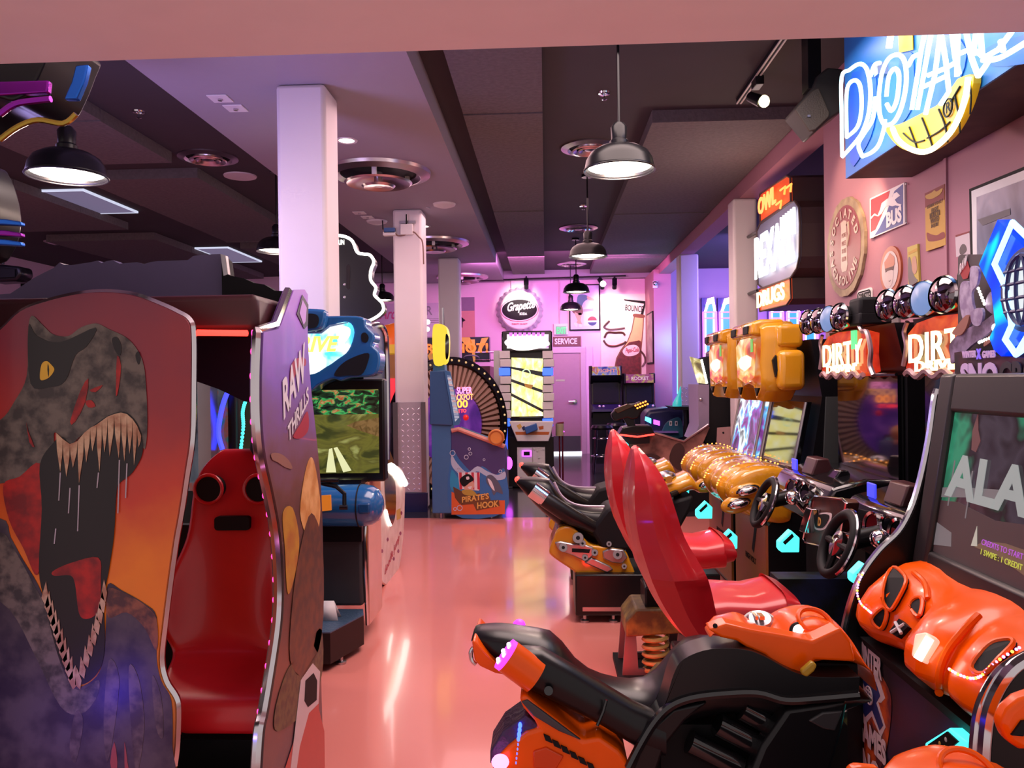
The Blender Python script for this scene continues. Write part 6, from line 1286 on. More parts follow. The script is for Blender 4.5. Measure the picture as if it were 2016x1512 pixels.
M_aur = screen_mat('aurora_screen', [(0.0, (0.008, 0.005, 0.008)), (0.36, (0.02, 0.012, 0.018)), (0.46, (0.055, 0.04, 0.055)), (0.53, (0.018, 0.011, 0.014)), (0.58, (0.02, 0.09, 0.055)), (0.64, (0.03, 0.26, 0.14)), (0.75, (0.01, 0.05, 0.04))], 3.2, 0.9, stretch=(1, 1.2, 1))
scn = T.p('screen', MB().ext([sp_(0, 0), sp_(Ws, 0), sp_(Ws, Hs), sp_(0, Hs)], -nS * .02), M_aur, smooth=0)
def spoly(name, pts, m, d=.001): return T.p(name, MB().ext([sp_(u, v, d) for u, v in pts], nS * .001), m, on=scn, smooth=0)
M_snowp = glow('screen_snow', (0.30, 0.26, 0.28), 0.45); M_ridge = glow('screen_ridge', (0.03, 0.009, 0.011), 0.7); M_rock = glow('screen_rock', (0.16, 0.08, 0.04), 0.8)
spoly('screen_slope', [(0, 0), (Ws, 0), (Ws, .20), (.5, .17), (.3, .15), (.1, .17), (0, .16)], M_ridge)
spoly('screen_snowfield', [(0.0, .17), (.14, .19), (.3, .2), (.3, .235), (.1, .215), (0, .20)], M_snowp, .0015)
spoly('screen_snowfield', [(.0, .02), (.10, .035), (.09, .075), (.0, .09)], M_snowp, .002)
spoly('screen_rock', [(.22, .06), (.34, .06), (.5, .03), (.5, .10), (.36, .10), (.26, .085)], M_rock, .002)
spoly('screen_pennant', [(.205, .06), (.235, .065), (.22, .12)], glow('screen_paper', (0.55, 0.5, 0.42), 0.8), .003)
spoly('screen_eagle', [(.12, .385), (.135, .44), (.15, .39), (.17, .36), (.155, .325), (.13, .33)], glow('screen_maroon', (0.12, 0.02, 0.02), 0.8), .002)
for u0, u1, v0 in ((.045, .075, .19), (.15, .18, .17)): spoly('screen_post', [(u0, v0 - .04), (u0 + .006, v0 - .04), (u0 + .006, v0 + .1), (u0, v0 + .1)], M_snowp, .0022)
T.p('screen_title', text('ALASKA', sp_(.035, .185, .004), (0, -1, 0), dxz, .125, .002, bold=0.035, width=.80), glow('title_grey', (0.42, 0.45, 0.44), 0.7), on=scn, smooth=0)
T.p('screen_credit', text('CREDITS TO START', sp_(.255, .075, .004), (0, -1, 0), dxz, .016, .001, width=.19), glow('credit_violet', (0.45, 0.08, 0.6), 1.0), on=scn, smooth=0)
T.p('screen_credit', text('1 SWIPE : 1 CREDIT', sp_(.255, .048, .004), (0, -1, 0), dxz, .016, .001, width=.19), glow('credit_lime', (0.55, 0.55, 0.05), 1.0), on=scn, smooth=0)
# top chrome bar
zt = fp3[0].z; xt = fp3[0].x
T.p('chrome_bar', MB().box(xt - .005, xt + .03, 1.60, YFAR + .02, zt - .022, zt), M_chrome, bev=0.006)
T.p('top_deck', MB().box(xt + .03, 2.0, 1.62, YFAR, zt - .03, zt - .01), M_black, smooth=0)
# orange dash: lofted along Y with sculpted humps
def dsec(y, s=1.0, hump=0.0):
    pr = [(1.20, .925), (1.12, .912), (1.055, .88), (1.0, .83 + hump * .015), (.965 - hump * .012, .775 + hump * .01), (.958 - hump * .01, .735), (.985, .70), (1.05, .675), (1.20, .675)]
    return [V((1.20 + (x - 1.20) * s, y, .79 + (z - .79) * (.35 + .65 * s))) for x, z in pr]
seq = [(2.585, .55, 0), (2.57, .80, 0), (2.53, .95, .2), (2.47, 1.0, .4), (2.41, .98, .0), (2.37, .90, -1), (2.30, .84, -1.5), (2.23, .86, -1), (2.18, .97, .4), (2.12, 1.03, 1.4), (2.05, 1.04, 1.6), (2.01, .99, .6), (1.985, .93, -.6), (1.96, .96, .0), (1.92, 1.0, .8), (1.85, 1.0, 1.0), (1.78, .98, .4), (1.70, .93, -.3), (1.67, .8, 0), (1.66, .6, 0)]
M_or2 = M_orange
dmb = MB().loft([dsec(y, s, h) for y, s, h in seq])
dk_ = T.p('orange_dash', dmb, M_or2, bev=0.014, seg=3, smooth=30)
oDash = (1.0, 0, 0.80); nDash = V((-1, -.25, .55)).normalized()
def dash(name, pix, m, X=None, thick=.012, sm=True, o=None):
    c = (X, 0, .8)
    return T.p(name, MB().ext([WP(x, y, c, nDash) for x, y in (spline(pix, 4, closed=True) if sm else pix)], -nDash * .05 + nDash * 0.0), m, on=dk_, smooth=0)
wpd = surf(dmb, ((0.972, 2.2, 0.80), nDash))
for pix in ([(1743, 1180), (1750, 1140), (1765, 1120), (1782, 1130), (1790, 1148), (1776, 1180), (1758, 1205)], [(1722, 1222), (1742, 1200), (1752, 1206), (1748, 1230), (1738, 1242)],
            [(1798, 1196), (1806, 1182), (1820, 1180), (1822, 1196), (1814, 1218)], [(1920, 1320), (1935, 1292), (1962, 1268), (1995, 1262), (2002, 1272), (1975, 1300), (1945, 1330)]):
    q = [wpd(x, y) + nDash * .012 for x, y in spline(pix, 3, closed=True)]
    T.p('dash_opening', MB().ext(q, -nDash * .06), M_blackm, on=dk_, smooth=0)
    T.p('opening_lip', MB().tube(q, .006, 6, closed=True), M_or2, on=dk_)
def led(pixs, name, cols):
    pts_ = spline(pixs, 4)
    for i, (x, y) in enumerate(pts_):
        T.p('led_dot', MB().ell(wpd(x, y) + nDash * .014, (.0036, .0036, .0036), 8, 5), glow(*cols[i % len(cols)]), on=dk_)
LC = [('led_pink', (1.0, 0.25, 0.7), 4.0), ('led_amber', (1.0, 0.5, 0.05), 4.0), ('led_violet', (0.6, 0.25, 1.0), 4.0)]
led([(1706, 1132), (1698, 1150), (1695, 1172), (1702, 1192), (1715, 1204), (1722, 1210)], 'led', LC)
led([(1878, 1322), (1895, 1332), (1920, 1340), (1940, 1336), (1958, 1318), (1985, 1298), (2016, 1280)], 'led', LC)
q = [wpd(x, y) + nDash * .016 for x, y in ((1758, 1248), (1778, 1222), (1796, 1238), (1774, 1258))]
bd = T.p('dash_badge', MB().ext(q, -nDash * .02), M_blackm, on=dk_, smooth=0)
for a, b in (((1764, 1250), (1790, 1234)), ((1772, 1230), (1784, 1252))):
    T.p('badge_cross', MB().tube([wpd(*a) + nDash * .018, wpd(*b) + nDash * .018], .005, 6), M_white, on=dk_)
q = [wpd(x, y) + nDash * .03 for x, y in ((1818, 1256), (1840, 1252), (1852, 1264), (1828, 1310), (1810, 1300))]
T.p('button_housing', MB().ext(q, -nDash * .07), mat('pale_lens', (0.75, 0.45, 0.35), 0.3, emit=(1.0, 0.5, 0.35), es=0.8), on=dk_, bev=0.006)
T.p('lit_button', MB().tube([wpd(1850, 1266) + nDash * .032, wpd(1826, 1308) + nDash * .032], .011, 8), M_whiteglow, on=dk_)
T.p('white_knob', MB().ell(wpd(1940, 1398) + nDash * .012, (.012, .012, .008), 10, 6), M_white, on=dk_)
for pix, r in (([(1928, 1212), (1900, 1240), (1868, 1280), (1852, 1320), (1850, 1365)], .010), ([(1800, 1128), (1822, 1150), (1828, 1180)], .009)):
    T.p('dash_ridge', MB().tube([wpd(x, y) + nDash * .002 for x, y in spline(pix, 5)], r, 8), M_or2, on=dk_)
T.p('dash_ledge', MB().ext([V((x, 1.66, z)) for x, z in ((1.0, .66), (1.17, .66), (1.17, .60), (1.03, .60))], (0, .92, 0)), M_blackm, smooth=0)
# lower front panel with lettering
M_navyp = mat('navy_decal', (0.012, 0.014, 0.05), 0.4, scale=5, col2=(0.006, 0.006, 0.012))
XF = 1.02; oF = (XF, 0, 0)
lp = T.p('front_panel', MB().box(XF, XF + .03, 1.66, YFAR, 0.03, 0.655), M_navyp, smooth=0)
def fx_(name, pix, m, lift=.001): return T.p(name, plate(pix, oF, nL, .001, lift), m, on=lp, smooth=0)
M_splat = mat('orange_splatter', (0.60, 0.10, 0.01), 0.4, scale=14, col2=(0.10, 0.02, 0.03))
fx_('printed_splatter', spline([(1690, 1300), (1720, 1310), (1745, 1345), (1756, 1380), (1752, 1440), (1735, 1512), (1700, 1512), (1688, 1420), (1690, 1350)], 3, closed=True), M_splat)
M_pale = mat('pale_ink', (0.72, 0.64, 0.66), 0.45); M_navyi = mat('deep_navy_ink', (0.015, 0.03, 0.16), 0.4)
fx_('printed_cross', [(1699, 1294), (1712, 1332), (1728, 1322), (1744, 1375), (1736, 1384), (1730, 1382), (1745, 1432), (1736, 1452), (1718, 1410), (1704, 1428), (1688, 1380), (1702, 1362), (1688, 1312)], M_pale, .002)
fx_('printed_cross', [(1699, 1312), (1714, 1352), (1726, 1342), (1735, 1370), (1727, 1384), (1741, 1428), (1734, 1438), (1719, 1398), (1705, 1412), (1697, 1385), (1708, 1362), (1694, 1322)], M_navyi, .003)
cg = WP(1715, 1369, oF, nL) + V((-.005, 0, 0))
T.p('printed_globe', MB().lathe([(.034, 0), (0, 0.001)], cg, nL, 24), M_navyi, on=lp, smooth=0)
for r_ in (.027,): T.p('globe_line', MB().torus(cg + V((-.002, 0, 0)), r_, .0025, X1, 24, 5), M_pale, on=lp)
for s in (-.5, 0, .5):
    T.p('globe_line', MB().tube([cg + V((-.002, .027 * s, -.027 * math.cos(s))), cg + V((-.002, .027 * s * 1.1, .027 * math.cos(s)))], .002, 5), M_pale, on=lp)
    T.p('globe_line', MB().tube([cg + V((-.002, -.027 * math.cos(s), .027 * s)), cg + V((-.002, .027 * math.cos(s), .027 * s))], .002, 5), M_pale, on=lp)
def ft(body, px, py, h, wpx): 
    a = WP(px, py, oF, nL); b = WP(px + wpx, py, oF, nL)
    T.p('lettering', text(body, a + V((-.005, 0, 0)), (0, -1, 0), Z1, h, .001, bold=.05, width=(b - a).length), M_pale, on=lp, smooth=0)
ft('WINTER', 1690, 1294, .066, 47); ft('GAMES', 1690, 1442, .070, 52); ft('SNO', 1690, 1508, .085, 42); ft('CROSS', 1736, 1560, .085, 70)
cr = WX(1862, 1468, .985)
rd = T.p('card_reader', MB().ext([WX(x, y, .985) for x, y in ((1820, 1462), (1868, 1432), (1902, 1462), (1852, 1504), (1830, 1502), (1820, 1488))], (0.04, 0, 0)), M_cyan, bev=0.006, label='cyan lit card reader')
T.p('reader_screen', MB().ext([WX(x, y, .980) for x, y in ((1826, 1466), (1864, 1440), (1886, 1460), (1850, 1490))], (0.004, 0, 0)), M_blackm, on=rd, smooth=0)
for x, y, m in ((1850, 1464, M_gold), (1860, 1472, MATS['green_sticker']), (1856, 1478, M_redink), (1862, 1456, M_white)):
    T.p('reader_icon', MB().ell(WX(x, y, .979), (.002, .006, .006), 8, 6), m, on=rd)
# header group
XH = 1.33; oM = (XH, 0, 0)
hb = T.p('title_board', plate([(1888, 694), (1926, 688), (1932, 697), (1985, 702), (2060, 706), (2060, 772), (1890, 764)], oM, nL, .015, 0), mat('dark_title_board', (0.02, 0.014, 0.02), 0.4, scale=10, col2=(0.10, 0.02, 0.04)), smooth=0)
def ht(body, px, py, h, w_, m):
    a = WP(px, py, oM, nL); b = WP(px + w_, py, oM, nL)
    T.p('lettering', text(body, a + V((-.019, 0, 0)), (0, -1, 0), Z1, h, .003, bold=.045, width=(b - a).length), m, on=hb, smooth=0)
M_lil = mat('lilac_ink', (0.58, 0.40, 0.66), 0.4, emit=(0.6, 0.4, 0.7), es=0.25)
ht('WINTER', 1908, 704, .020, 28, M_lil); ht('GAMES', 1948, 704, .020, 26, M_lil); ht('X', 1937, 706, .03, 9, glow('logo_violet', (0.2, 0.1, 0.8), 1.2))
ht('SNO', 1905, 763, .075, 74, M_lil); ht('CROSS', 1982, 764, .075, 120, mat('charcoal_ink', (0.05, 0.04, 0.05), 0.4))
XB = 1.365; oBk = (XB, 0, 0)
bb = T.p('back_board', plate(rrect(1886, 2080, 501, 770, 8), oBk, nL, .015, -.015), mat('header_back', (0.045, 0.03, 0.042), 0.5), smooth=0)
T.p('printed_sticker', plate([(1892, 520), (1906, 514), (1911, 532), (1906, 548), (1897, 550), (1890, 535)], oBk, nL, .001, .001), MATS['claw_print'], on=bb, smooth=0)
a = WP(1890, 541, oBk, nL)
T.p('lettering', text('RAW', a + V((-.003, 0, 0)), (0, -.85, .5), (0, -.2, 1), .035, .001, bold=.03, width=.055), M_letter, on=bb, smooth=0)
# rider cut-out: a jumping snowmobile rider in translucent violet print
M_rider = mat('rider_print', (0.30, 0.24, 0.40), 0.35, scale=25, col2=(0.10, 0.07, 0.13)); M_rider2 = mat('rider_print_pale', (0.52, 0.48, 0.66), 0.35, scale=30, col2=(0.3, 0.24, 0.42))
oRd = (1.335, 0, 0)
def rdp(name, pix, m, lift, sm=True): return T.p(name, plate(spline(pix, 3, closed=True) if sm else pix, oRd, nL, .008, lift), m, smooth=0)
rdp('rider_cut_out', [(1896, 560), (1906, 553), (1913, 562), (1912, 600), (1918, 630), (1908, 645), (1898, 620), (1894, 590)], M_rider2, 0)
rdp('rider_cut_out', [(1917, 528), (1927, 524), (1934, 535), (1930, 560), (1920, 575), (1922, 600), (1930, 625), (1918, 622), (1913, 590), (1916, 560)], M_rider2, .003)
rdp('rider_cut_out', [(1922, 612), (1940, 606), (1944, 620), (1938, 640), (1926, 640), (1920, 628)], M_rider2, .006)
rdp('sled_cut_out', [(1876, 680), (1890, 662), (1915, 645), (1945, 632), (1972, 612), (1982, 615), (1978, 632), (1955, 655), (1920, 680), (1895, 705), (1880, 716), (1878, 700)], M_rider, .004)
rdp('sled_cut_out', [(1884, 656), (1895, 640), (1910, 622), (1918, 622), (1912, 645), (1900, 660)], mat('sled_rust', (0.35, 0.16, 0.12), 0.4), .008)
rdp('sled_cut_out', [(1950, 670), (1968, 650), (1976, 640), (1980, 646), (1966, 668), (1948, 682)], MATS['sled_rust'], .008)
rdp('spray_cut_out', [(1945, 600), (1955, 575), (1975, 580), (1985, 600), (1978, 625), (1955, 615)], M_rider, .001)
mb = MB()
for i in range(6): mb.ell(WP(1926 + i * 2.4, 568 + i * 6, (1.32, 0, 0), nL), (.004, .005, .005), 8, 5)
for i in range(7): mb.ell(WP(1928 + i * 5, 674 - i * 2, (1.32, 0, 0), nL), (.004, .005, .005), 8, 5)
T.p('rider_lamps', mb, M_whiteglow)
T.p('rider_lamp', MB().ell(WP(1959, 645, (1.315, 0, 0), nL), (.008, .012, .012), 10, 6), M_whiteglow)
# blue neon X with globe
oX = (1.345, 0, 0)
M_xblue = screen_mat('neon_blue_acrylic', [(0.3, (0.0, 0.01, 0.9)), (0.5, (0.0, 0.08, 1.0)), (0.62, (0.0, 0.75, 1.0)), (0.8, (0.1, 0.9, 1.0))], 5, 1.6, detail=1)
xo = [(1992, 432), (2060, 500), (2100, 470), (2100, 690), (2060, 660), (1999, 701), (1984, 688), (1975, 665), (1987, 640), (1979, 570), (1954, 520)]
xb = T.p('neon_cross', plate(xo, oX, nL, .04, 0), M_xblue, smooth=0)
T.p('neon_tube', MB().tube([WP(x, y, (1.295, 0, 0), nL) for x, y in ((2100, 540), (1993, 438), (1958, 520), (1985, 575), (1992, 640), (1979, 668), (2000, 698), (2060, 655))], .009, 8), glow('sky_tube', (0.25, 0.55, 1.0), 3.5), on=xb)
T.p('neon_tube', MB().tube([WP(x, y, (1.285, 0, 0), nL) for x, y in ((1984, 675), (2001, 697), (2030, 650))], .008, 8), MATS['sky_tube'], on=xb)
gc = WP(2018, 570, (1.30, 0, 0), nL)
T.p('globe_disc', MB().lathe([(.115, 0), (0, .004)], gc, nL, 36), M_navyi, on=xb, smooth=0)
gl = T.p('globe_face', MB().lathe([(.098, .004), (0, .008)], gc, nL, 36), glow('globe_white', (0.85, 0.92, 0.95), 1.0), on=xb, smooth=0)
for s in (-.7, -.25, .25, .7):
    T.p('globe_line', MB().tube([gc + V((-.01, .095 * s * math.cos(t_), .095 * math.sin(t_))) for t_ in [(-PI / 2 + PI * i / 12) for i in range(13)]], .006, 5), M_navyi, on=xb)
    hw = .095 * math.sqrt(1 - (s * .8) ** 2); T.p('globe_line', MB().tube([gc + V((-.01, -hw, .08 * s)), gc + V((-.01, hw, .08 * s))], .005, 5), M_navyi, on=xb)
T.p('neon_spark', plate([(1990, 480), (1998, 488), (2010, 492), (2020, 478), (2030, 500), (2010, 508), (2000, 505)], (1.335, 0, 0), nL, .003, .001), MATS['globe_white'], on=xb, smooth=0)
T.p('neon_spark', plate([(1993, 650), (2005, 612), (2030, 625), (2012, 640), (2000, 662)], (1.335, 0, 0), nL, .003, .001), MATS['globe_white'], on=xb, smooth=0)
T.p('rear_body', MB().box(1.52, 2.05, 1.70, 2.55, 0.05, 1.48), M_blackm, smooth=0)

# ================================================================== RIGHT WALL SIGNS
oW = (XR, 0, 0); EX = (0, -1, 0)
def wsign(name, label, cat, pix, m, thick=.012, sm=False, n=4):
    pts_ = [WP(x, y, oW, nL) for x, y in (spline(pix, n, closed=True) if sm else pix)]
    c = sum(pts_, V((0, 0, 0))) / len(pts_)
    t = Thing(name, label, cat, (XR, c.y, min(p.z for p in pts_)))
    b = t.p('plate', MB().ext([p + V((-.002, 0, 0)) for p in pts_], (-thick, 0, 0)), m, smooth=0)
    return t, b, thick + .002
def wp_(t, b, name, pix, m, lift, sm=False, n=4):
    return t.p(name, plate(spline(pix, n, closed=True) if sm else pix, oW, nL, .001, lift), m, on=b, smooth=0)
def wt(t, b, body, px, py, wpx, h, m, lift, bold=.03, rise=0.0, shear=0):
    a = WP(px, py, oW, nL); e = WP(px + wpx, py, oW, nL)
    return t.p('lettering', text(body, a + V((-lift, 0, 0)), (0, -1, rise), Z1, h, .001, bold=bold, width=(e - a).length, shear=shear), m, on=b, smooth=0)
# round gasoline sign
gc = WP(1669, 487, oW, nL); RG = .345
t = Thing('gasoline_sign', 'large round maroon gasoline sign with chipped tan rim on the pink wall', 'sign', (XR, gc.y, gc.z - RG))
rag = [gc + V((-.002, RG * (1 + (.035 * ((i * 37) % 11) / 11 - .02)) * math.cos(2 * PI * i / 44), RG * (1 + (.035 * ((i * 37) % 11) / 11 - .02)) * math.sin(2 * PI * i / 44))) for i in range(44)]
b = t.p('plate', MB().ext(rag, (-.02, 0, 0)), mat('tan_rim', (0.36, 0.27, 0.17), 0.6, scale=10, col2=(0.22, 0.15, 0.10)), smooth=0)
t.p('maroon_disc', MB().lathe([(RG * .84, 0), (0, .001)], gc + V((-.024, 0, 0)), nL, 40), mat('maroon_enamel', (0.20, 0.025, 0.04), 0.45), on=b, smooth=0)
M_cream = mat('cream_enamel', (0.46, 0.36, 0.31), 0.45)
def arc_text(t, b, word, R_, a0, a1, h, m, lift, flip=False):
    mb = MB(); n = len(word)
    for i, ch in enumerate(word):
        a = a0 + (a1 - a0) * i / (n - 1)
        d = V((0, -math.cos(a), math.sin(a))); tg = V((0, math.sin(a), math.cos(a))) * -1
        tg = V((0, -math.sin(a), -math.cos(a))) if not flip else V((0, math.sin(a), math.cos(a)))
        up_ = d if not flip else -d
        # text() needs ex x ey = wall normal
        g = text(ch, gc + d * R_ + V((-lift, 0, 0)), tg, up_, h, .001, bold=.04, align='CENTER')
        t.p('letter', g, m, on=b, smooth=0)
arc_text(t, b, 'ASSOCIATED', RG * .60, math.radians(202), math.radians(22), .060, M_cream, .027)
arc_text(t, b, 'GASOLINE', RG * .76, math.radians(220), math.radians(328), .060, M_cream, .027, flip=True)
jug = [(-.05, .14), (-.06, .18), (.0, .19), (.05, .175), (.045, .14), (.06, -.13), (.04, -.17), (-.04, -.17), (-.06, -.13)]
t.p('printed_jug', MB().ext([gc + V((-.025, -y, z)) for y, z in jug], (-.001, 0, 0)), M_cream, on=b, smooth=0)
t.p('printed_handle', MB().tube([gc + V((-.027, -y, z)) for y, z in ((.05, .15), (.085, .16), (.095, .08), (.06, .0))], .008, 5), M_cream, on=b)
for i, wd in enumerate(('MORE', 'MILES', 'TO THE', 'GALLON')):
    t.p('lettering', text(wd, gc + V((-.0275, .0, .07 - i * .055)), EX, Z1, .032, .0008, align='CENTER', width=.075), mat('maroon_ink', (0.25, 0.06, 0.06), 0.5), on=b, smooth=0)
# bus sign
t, b, L = wsign('bus_sign', 'red, white and blue enamel bus sign with a running white dog', 'sign', [(1717, 391), (1785, 359), (1786, 441), (1717, 470)], mat('enamel_white', (0.74, 0.70, 0.70), 0.3))
wp_(t, b, 'red_field', [(1719, 393), (1757, 375), (1752, 395), (1740, 425), (1728, 452), (1719, 457)], mat('enamel_red', (0.55, 0.015, 0.02), 0.3), L)
wp_(t, b, 'blue_field', [(1783, 362), (1783, 440), (1726, 464), (1736, 448), (1750, 420), (1758, 396), (1766, 376)], mat('enamel_blue', (0.01, 0.04, 0.24), 0.3), L)
wp_(t, b, 'white_dog', [(1719, 428), (1727, 420), (1733, 424), (1738, 412), (1741, 400), (1752, 391), (1762, 388), (1765, 381), (1771, 378), (1778, 385), (1772, 389), (1767, 393), (1772, 400), (1780, 402), (1779, 406), (1768, 404), (1762, 406), (1755, 404), (1748, 408), (1741, 420), (1734, 426), (1726, 424), (1720, 431)], mat('enamel_white2', (0.78, 0.74, 0.74), 0.3), L + .0015)
wt(t, b, 'BUS', 1750, 447, 30, .085, MATS['enamel_white2'], L + .002, .05)
for x, y in ((1719, 468), (1784, 439), (1784, 362)): t.p('screw', MB().ell(WP(x, y, (XR - L, 0, 0), nL), (.006, .008, .008), 8, 5), M_steel, on=b)
# flight instructor poster
t, b, L = wsign('flight_poster', 'tall yellow flight poster with maroon wings and biplane on the pink wall', 'poster', [(1826, 381), (1865, 362), (1867, 482), (1828, 495)], mat('ochre_paper', (0.50, 0.27, 0.04), 0.5))
M_mar = mat('maroon_print', (0.20, 0.015, 0.02), 0.5)
wp_(t, b, 'maroon_band', [(1826, 381), (1865, 362), (1865, 393), (1827, 409)], M_mar, L)
wp_(t, b, 'printed_wings', [(1828, 385), (1840, 379), (1846, 374), (1850, 377), (1862, 370), (1858, 381), (1848, 388), (1838, 392), (1830, 391)], mat('ochre_print', (0.50, 0.28, 0.05), 0.5), L + .0015, True, 3)
wp_(t, b, 'printed_biplane', [(1830, 458), (1838, 461), (1850, 463), (1860, 457), (1865, 458), (1865, 468), (1850, 474), (1835, 475), (1831, 470)], M_mar, L, True, 3)
for i, (wd, w_, h) in enumerate((('LEARN TO FLY', 30, .018), ('FLIGHT', 14, .026), ('INSTRUCTOR', 20, .03), ('WANTED', 17, .028), ('INQUIRE', 14, .02))):
    wt(t, b, wd, 1846 - w_ / 2, (408, 417, 428, 438, 446)[i] + 3, w_, h, mat('sepia_ink', (0.10, 0.05, 0.03), 0.5), L + .001, .02)
# round capped-man sign
rc = WP(1757, 532, oW, nL); RC = .145
t = Thing('service_man_sign', 'small round orange sign of a man in a peaked cap on the pink wall', 'sign', (XR, rc.y, rc.z - RC))
b = t.p('plate', MB().lathe([(RC, 0), (RC, .014), (0, .015)], rc, nL, 36), mat('orange_enamel', (0.42, 0.10, 0.04), 0.4), smooth=30)
def rcp(name, pts_, m, lift): return t.p(name, MB().ext([rc + V((-lift, -y * RC, z * RC)) for y, z in pts_], (-.001, 0, 0)), m, on=b, smooth=0)
rcp('white_disc', [(.78 * math.cos(a * PI / 16), .80 * math.sin(a * PI / 16)) for a in range(32)], mat('ivory_enamel', (0.55, 0.45, 0.45), 0.4), .0155)
rcp('printed_cap', [(-.45, .15), (-.5, .4), (-.2, .55), (.05, .72), (.45, .5), (.5, .2), (.2, .0), (-.2, .0)], MATS['orange_enamel'], .017)
rcp('printed_face', [(-.34, .02), (.34, .02), (.36, -.3), (.2, -.62), (0, -.7), (-.2, -.62), (-.36, -.3)], mat('face_pale', (0.62, 0.50, 0.48), 0.5), .017)
rcp('printed_hair', [(-.42, .12), (.42, .12), (.36, -.05), (.2, .0), (-.2, -.0), (-.36, -.05)], mat('hair_ink', (0.08, 0.02, 0.02), 0.5), .0185)
rcp('printed_smile', [(-.12, -.42), (0, -.48), (.12, -.42), (0, -.45)], MATS['hair_ink'], .0185)
# narrow yellow poster
t, b, L = wsign('travel_poster', 'narrow yellow poster of a dark figure beside the round orange sign', 'poster', [(1791, 487), (1811, 480), (1814, 554), (1793, 562)], mat('lemon_paper', (0.52, 0.40, 0.08), 0.5))
wp_(t, b, 'printed_figure', [(1793, 512), (1797, 508), (1801, 530), (1806, 545), (1812, 553), (1795, 560)], mat('grey_figure', (0.16, 0.13, 0.13), 0.5), L, True, 3)
wp_(t, b, 'printed_arm', [(1801, 510), (1808, 505), (1811, 530), (1806, 540), (1801, 530)], mat('peach_ink', (0.50, 0.27, 0.18), 0.5), L + .001, True, 3)
wp_(t, b, 'printed_wave', [(1793, 497), (1810, 488), (1811, 494), (1794, 502)], mat('amber_ink', (0.5, 0.28, 0.03), 0.5), L)
# speed limit sign
sl = [WP(x, y, oW, nL) for x, y in ((1690, 573), (1719, 564), (1721, 645), (1691, 652))]
t = Thing('speed_limit_sign', 'white rounded speed limit sign with black letters below the gasoline sign', 'sign', (XR, sl[0].y, sl[2].z))
y0, y1, z0, z1 = sl[1].y, sl[0].y, sl[2].z, sl[0].z
b = t.p('plate', MB().ext([V((XR - .002, y, z)) for y, z in rrect(y0, y1, z0, z1, .03)], (-.008, 0, 0)), M_white, smooth=0)
t.p('plate_border', MB().tube([V((XR - .011, y, z)) for y, z in rrect(y0 + .015, y1 - .015, z0 + .015, z1 - .015, .025)], .004, 5, closed=True), M_blackm, on=b)
for wd, py in (('CORVETTE', 594), ('SPEED', 613), ('LIMIT', 634), ('65', 660)): wt(t, b, wd, 1694, py, 22, .052, M_blackm, .012, .02)
# grey round plate
gcs = WP(1757, 640, oW, nL)
t = Thing('grey_road_sign', 'dull grey shield sign half hidden behind the nearer chrome roof lamps', 'sign', (XR, gcs.y, gcs.z - .2))
b = t.p('plate', MB().ext([gcs + V((-.002, -y, z)) for y, z in spline([(-.11, -.18), (-.12, -.02), (-.06, .10), (.02, .13), (.10, .06), (.12, -.1), (.10, -.18)], 3, closed=True)], (-.01, 0, 0)), mat('grey_enamel', (0.16, 0.13, 0.13), 0.5), smooth=0)
t.p('lettering', text('BANCO', gcs + V((-.014, .07, -.11)), EX, Z1, .04, .001, width=.14), M_blackm, on=b, smooth=0)
# framed aeroplane picture
t, b, L = wsign('framed_picture', 'large black framed picture of a grey sky, cut by the right frame edge', 'picture', [(1921, 372), (2080, 308), (2080, 500), (1924, 506)], M_blackm, .03)
wp_(t, b, 'white_mount', [(1926, 376), (2080, 316), (2080, 500), (1929, 506)], M_white, L)
wp_(t, b, 'print', [(1937, 388), (2080, 336), (2080, 500), (1938, 506)], screen_mat('sky_print', [(0.3, (0.10, 0.10, 0.14)), (0.5, (0.22, 0.22, 0.30)), (0.7, (0.42, 0.38, 0.42))], 3, 0), L + .002)
wp_(t, b, 'printed_wing', [(1940, 432), (2005, 410), (2006, 422), (1950, 444)], mat('wing_ink', (0.10, 0.09, 0.11), 0.5), L + .004)
t, b, L = wsign('small_notice', 'small white notice with a tiny portrait left of the large framed picture', 'poster', [(1886, 464), (1914, 455), (1916, 500), (1888, 506)], mat('notice_paper', (0.55, 0.45, 0.50), 0.5))
wp_(t, b, 'printed_rule', [(1887, 463), (1914, 455), (1914, 458), (1887, 467)], M_mar, L)
wp_(t, b, 'printed_portrait', [(1895, 490), (1900, 481), (1906, 482), (1909, 492), (1903, 500), (1896, 500)], mat('portrait_ink', (0.08, 0.06, 0.07), 0.5), L, True, 3)
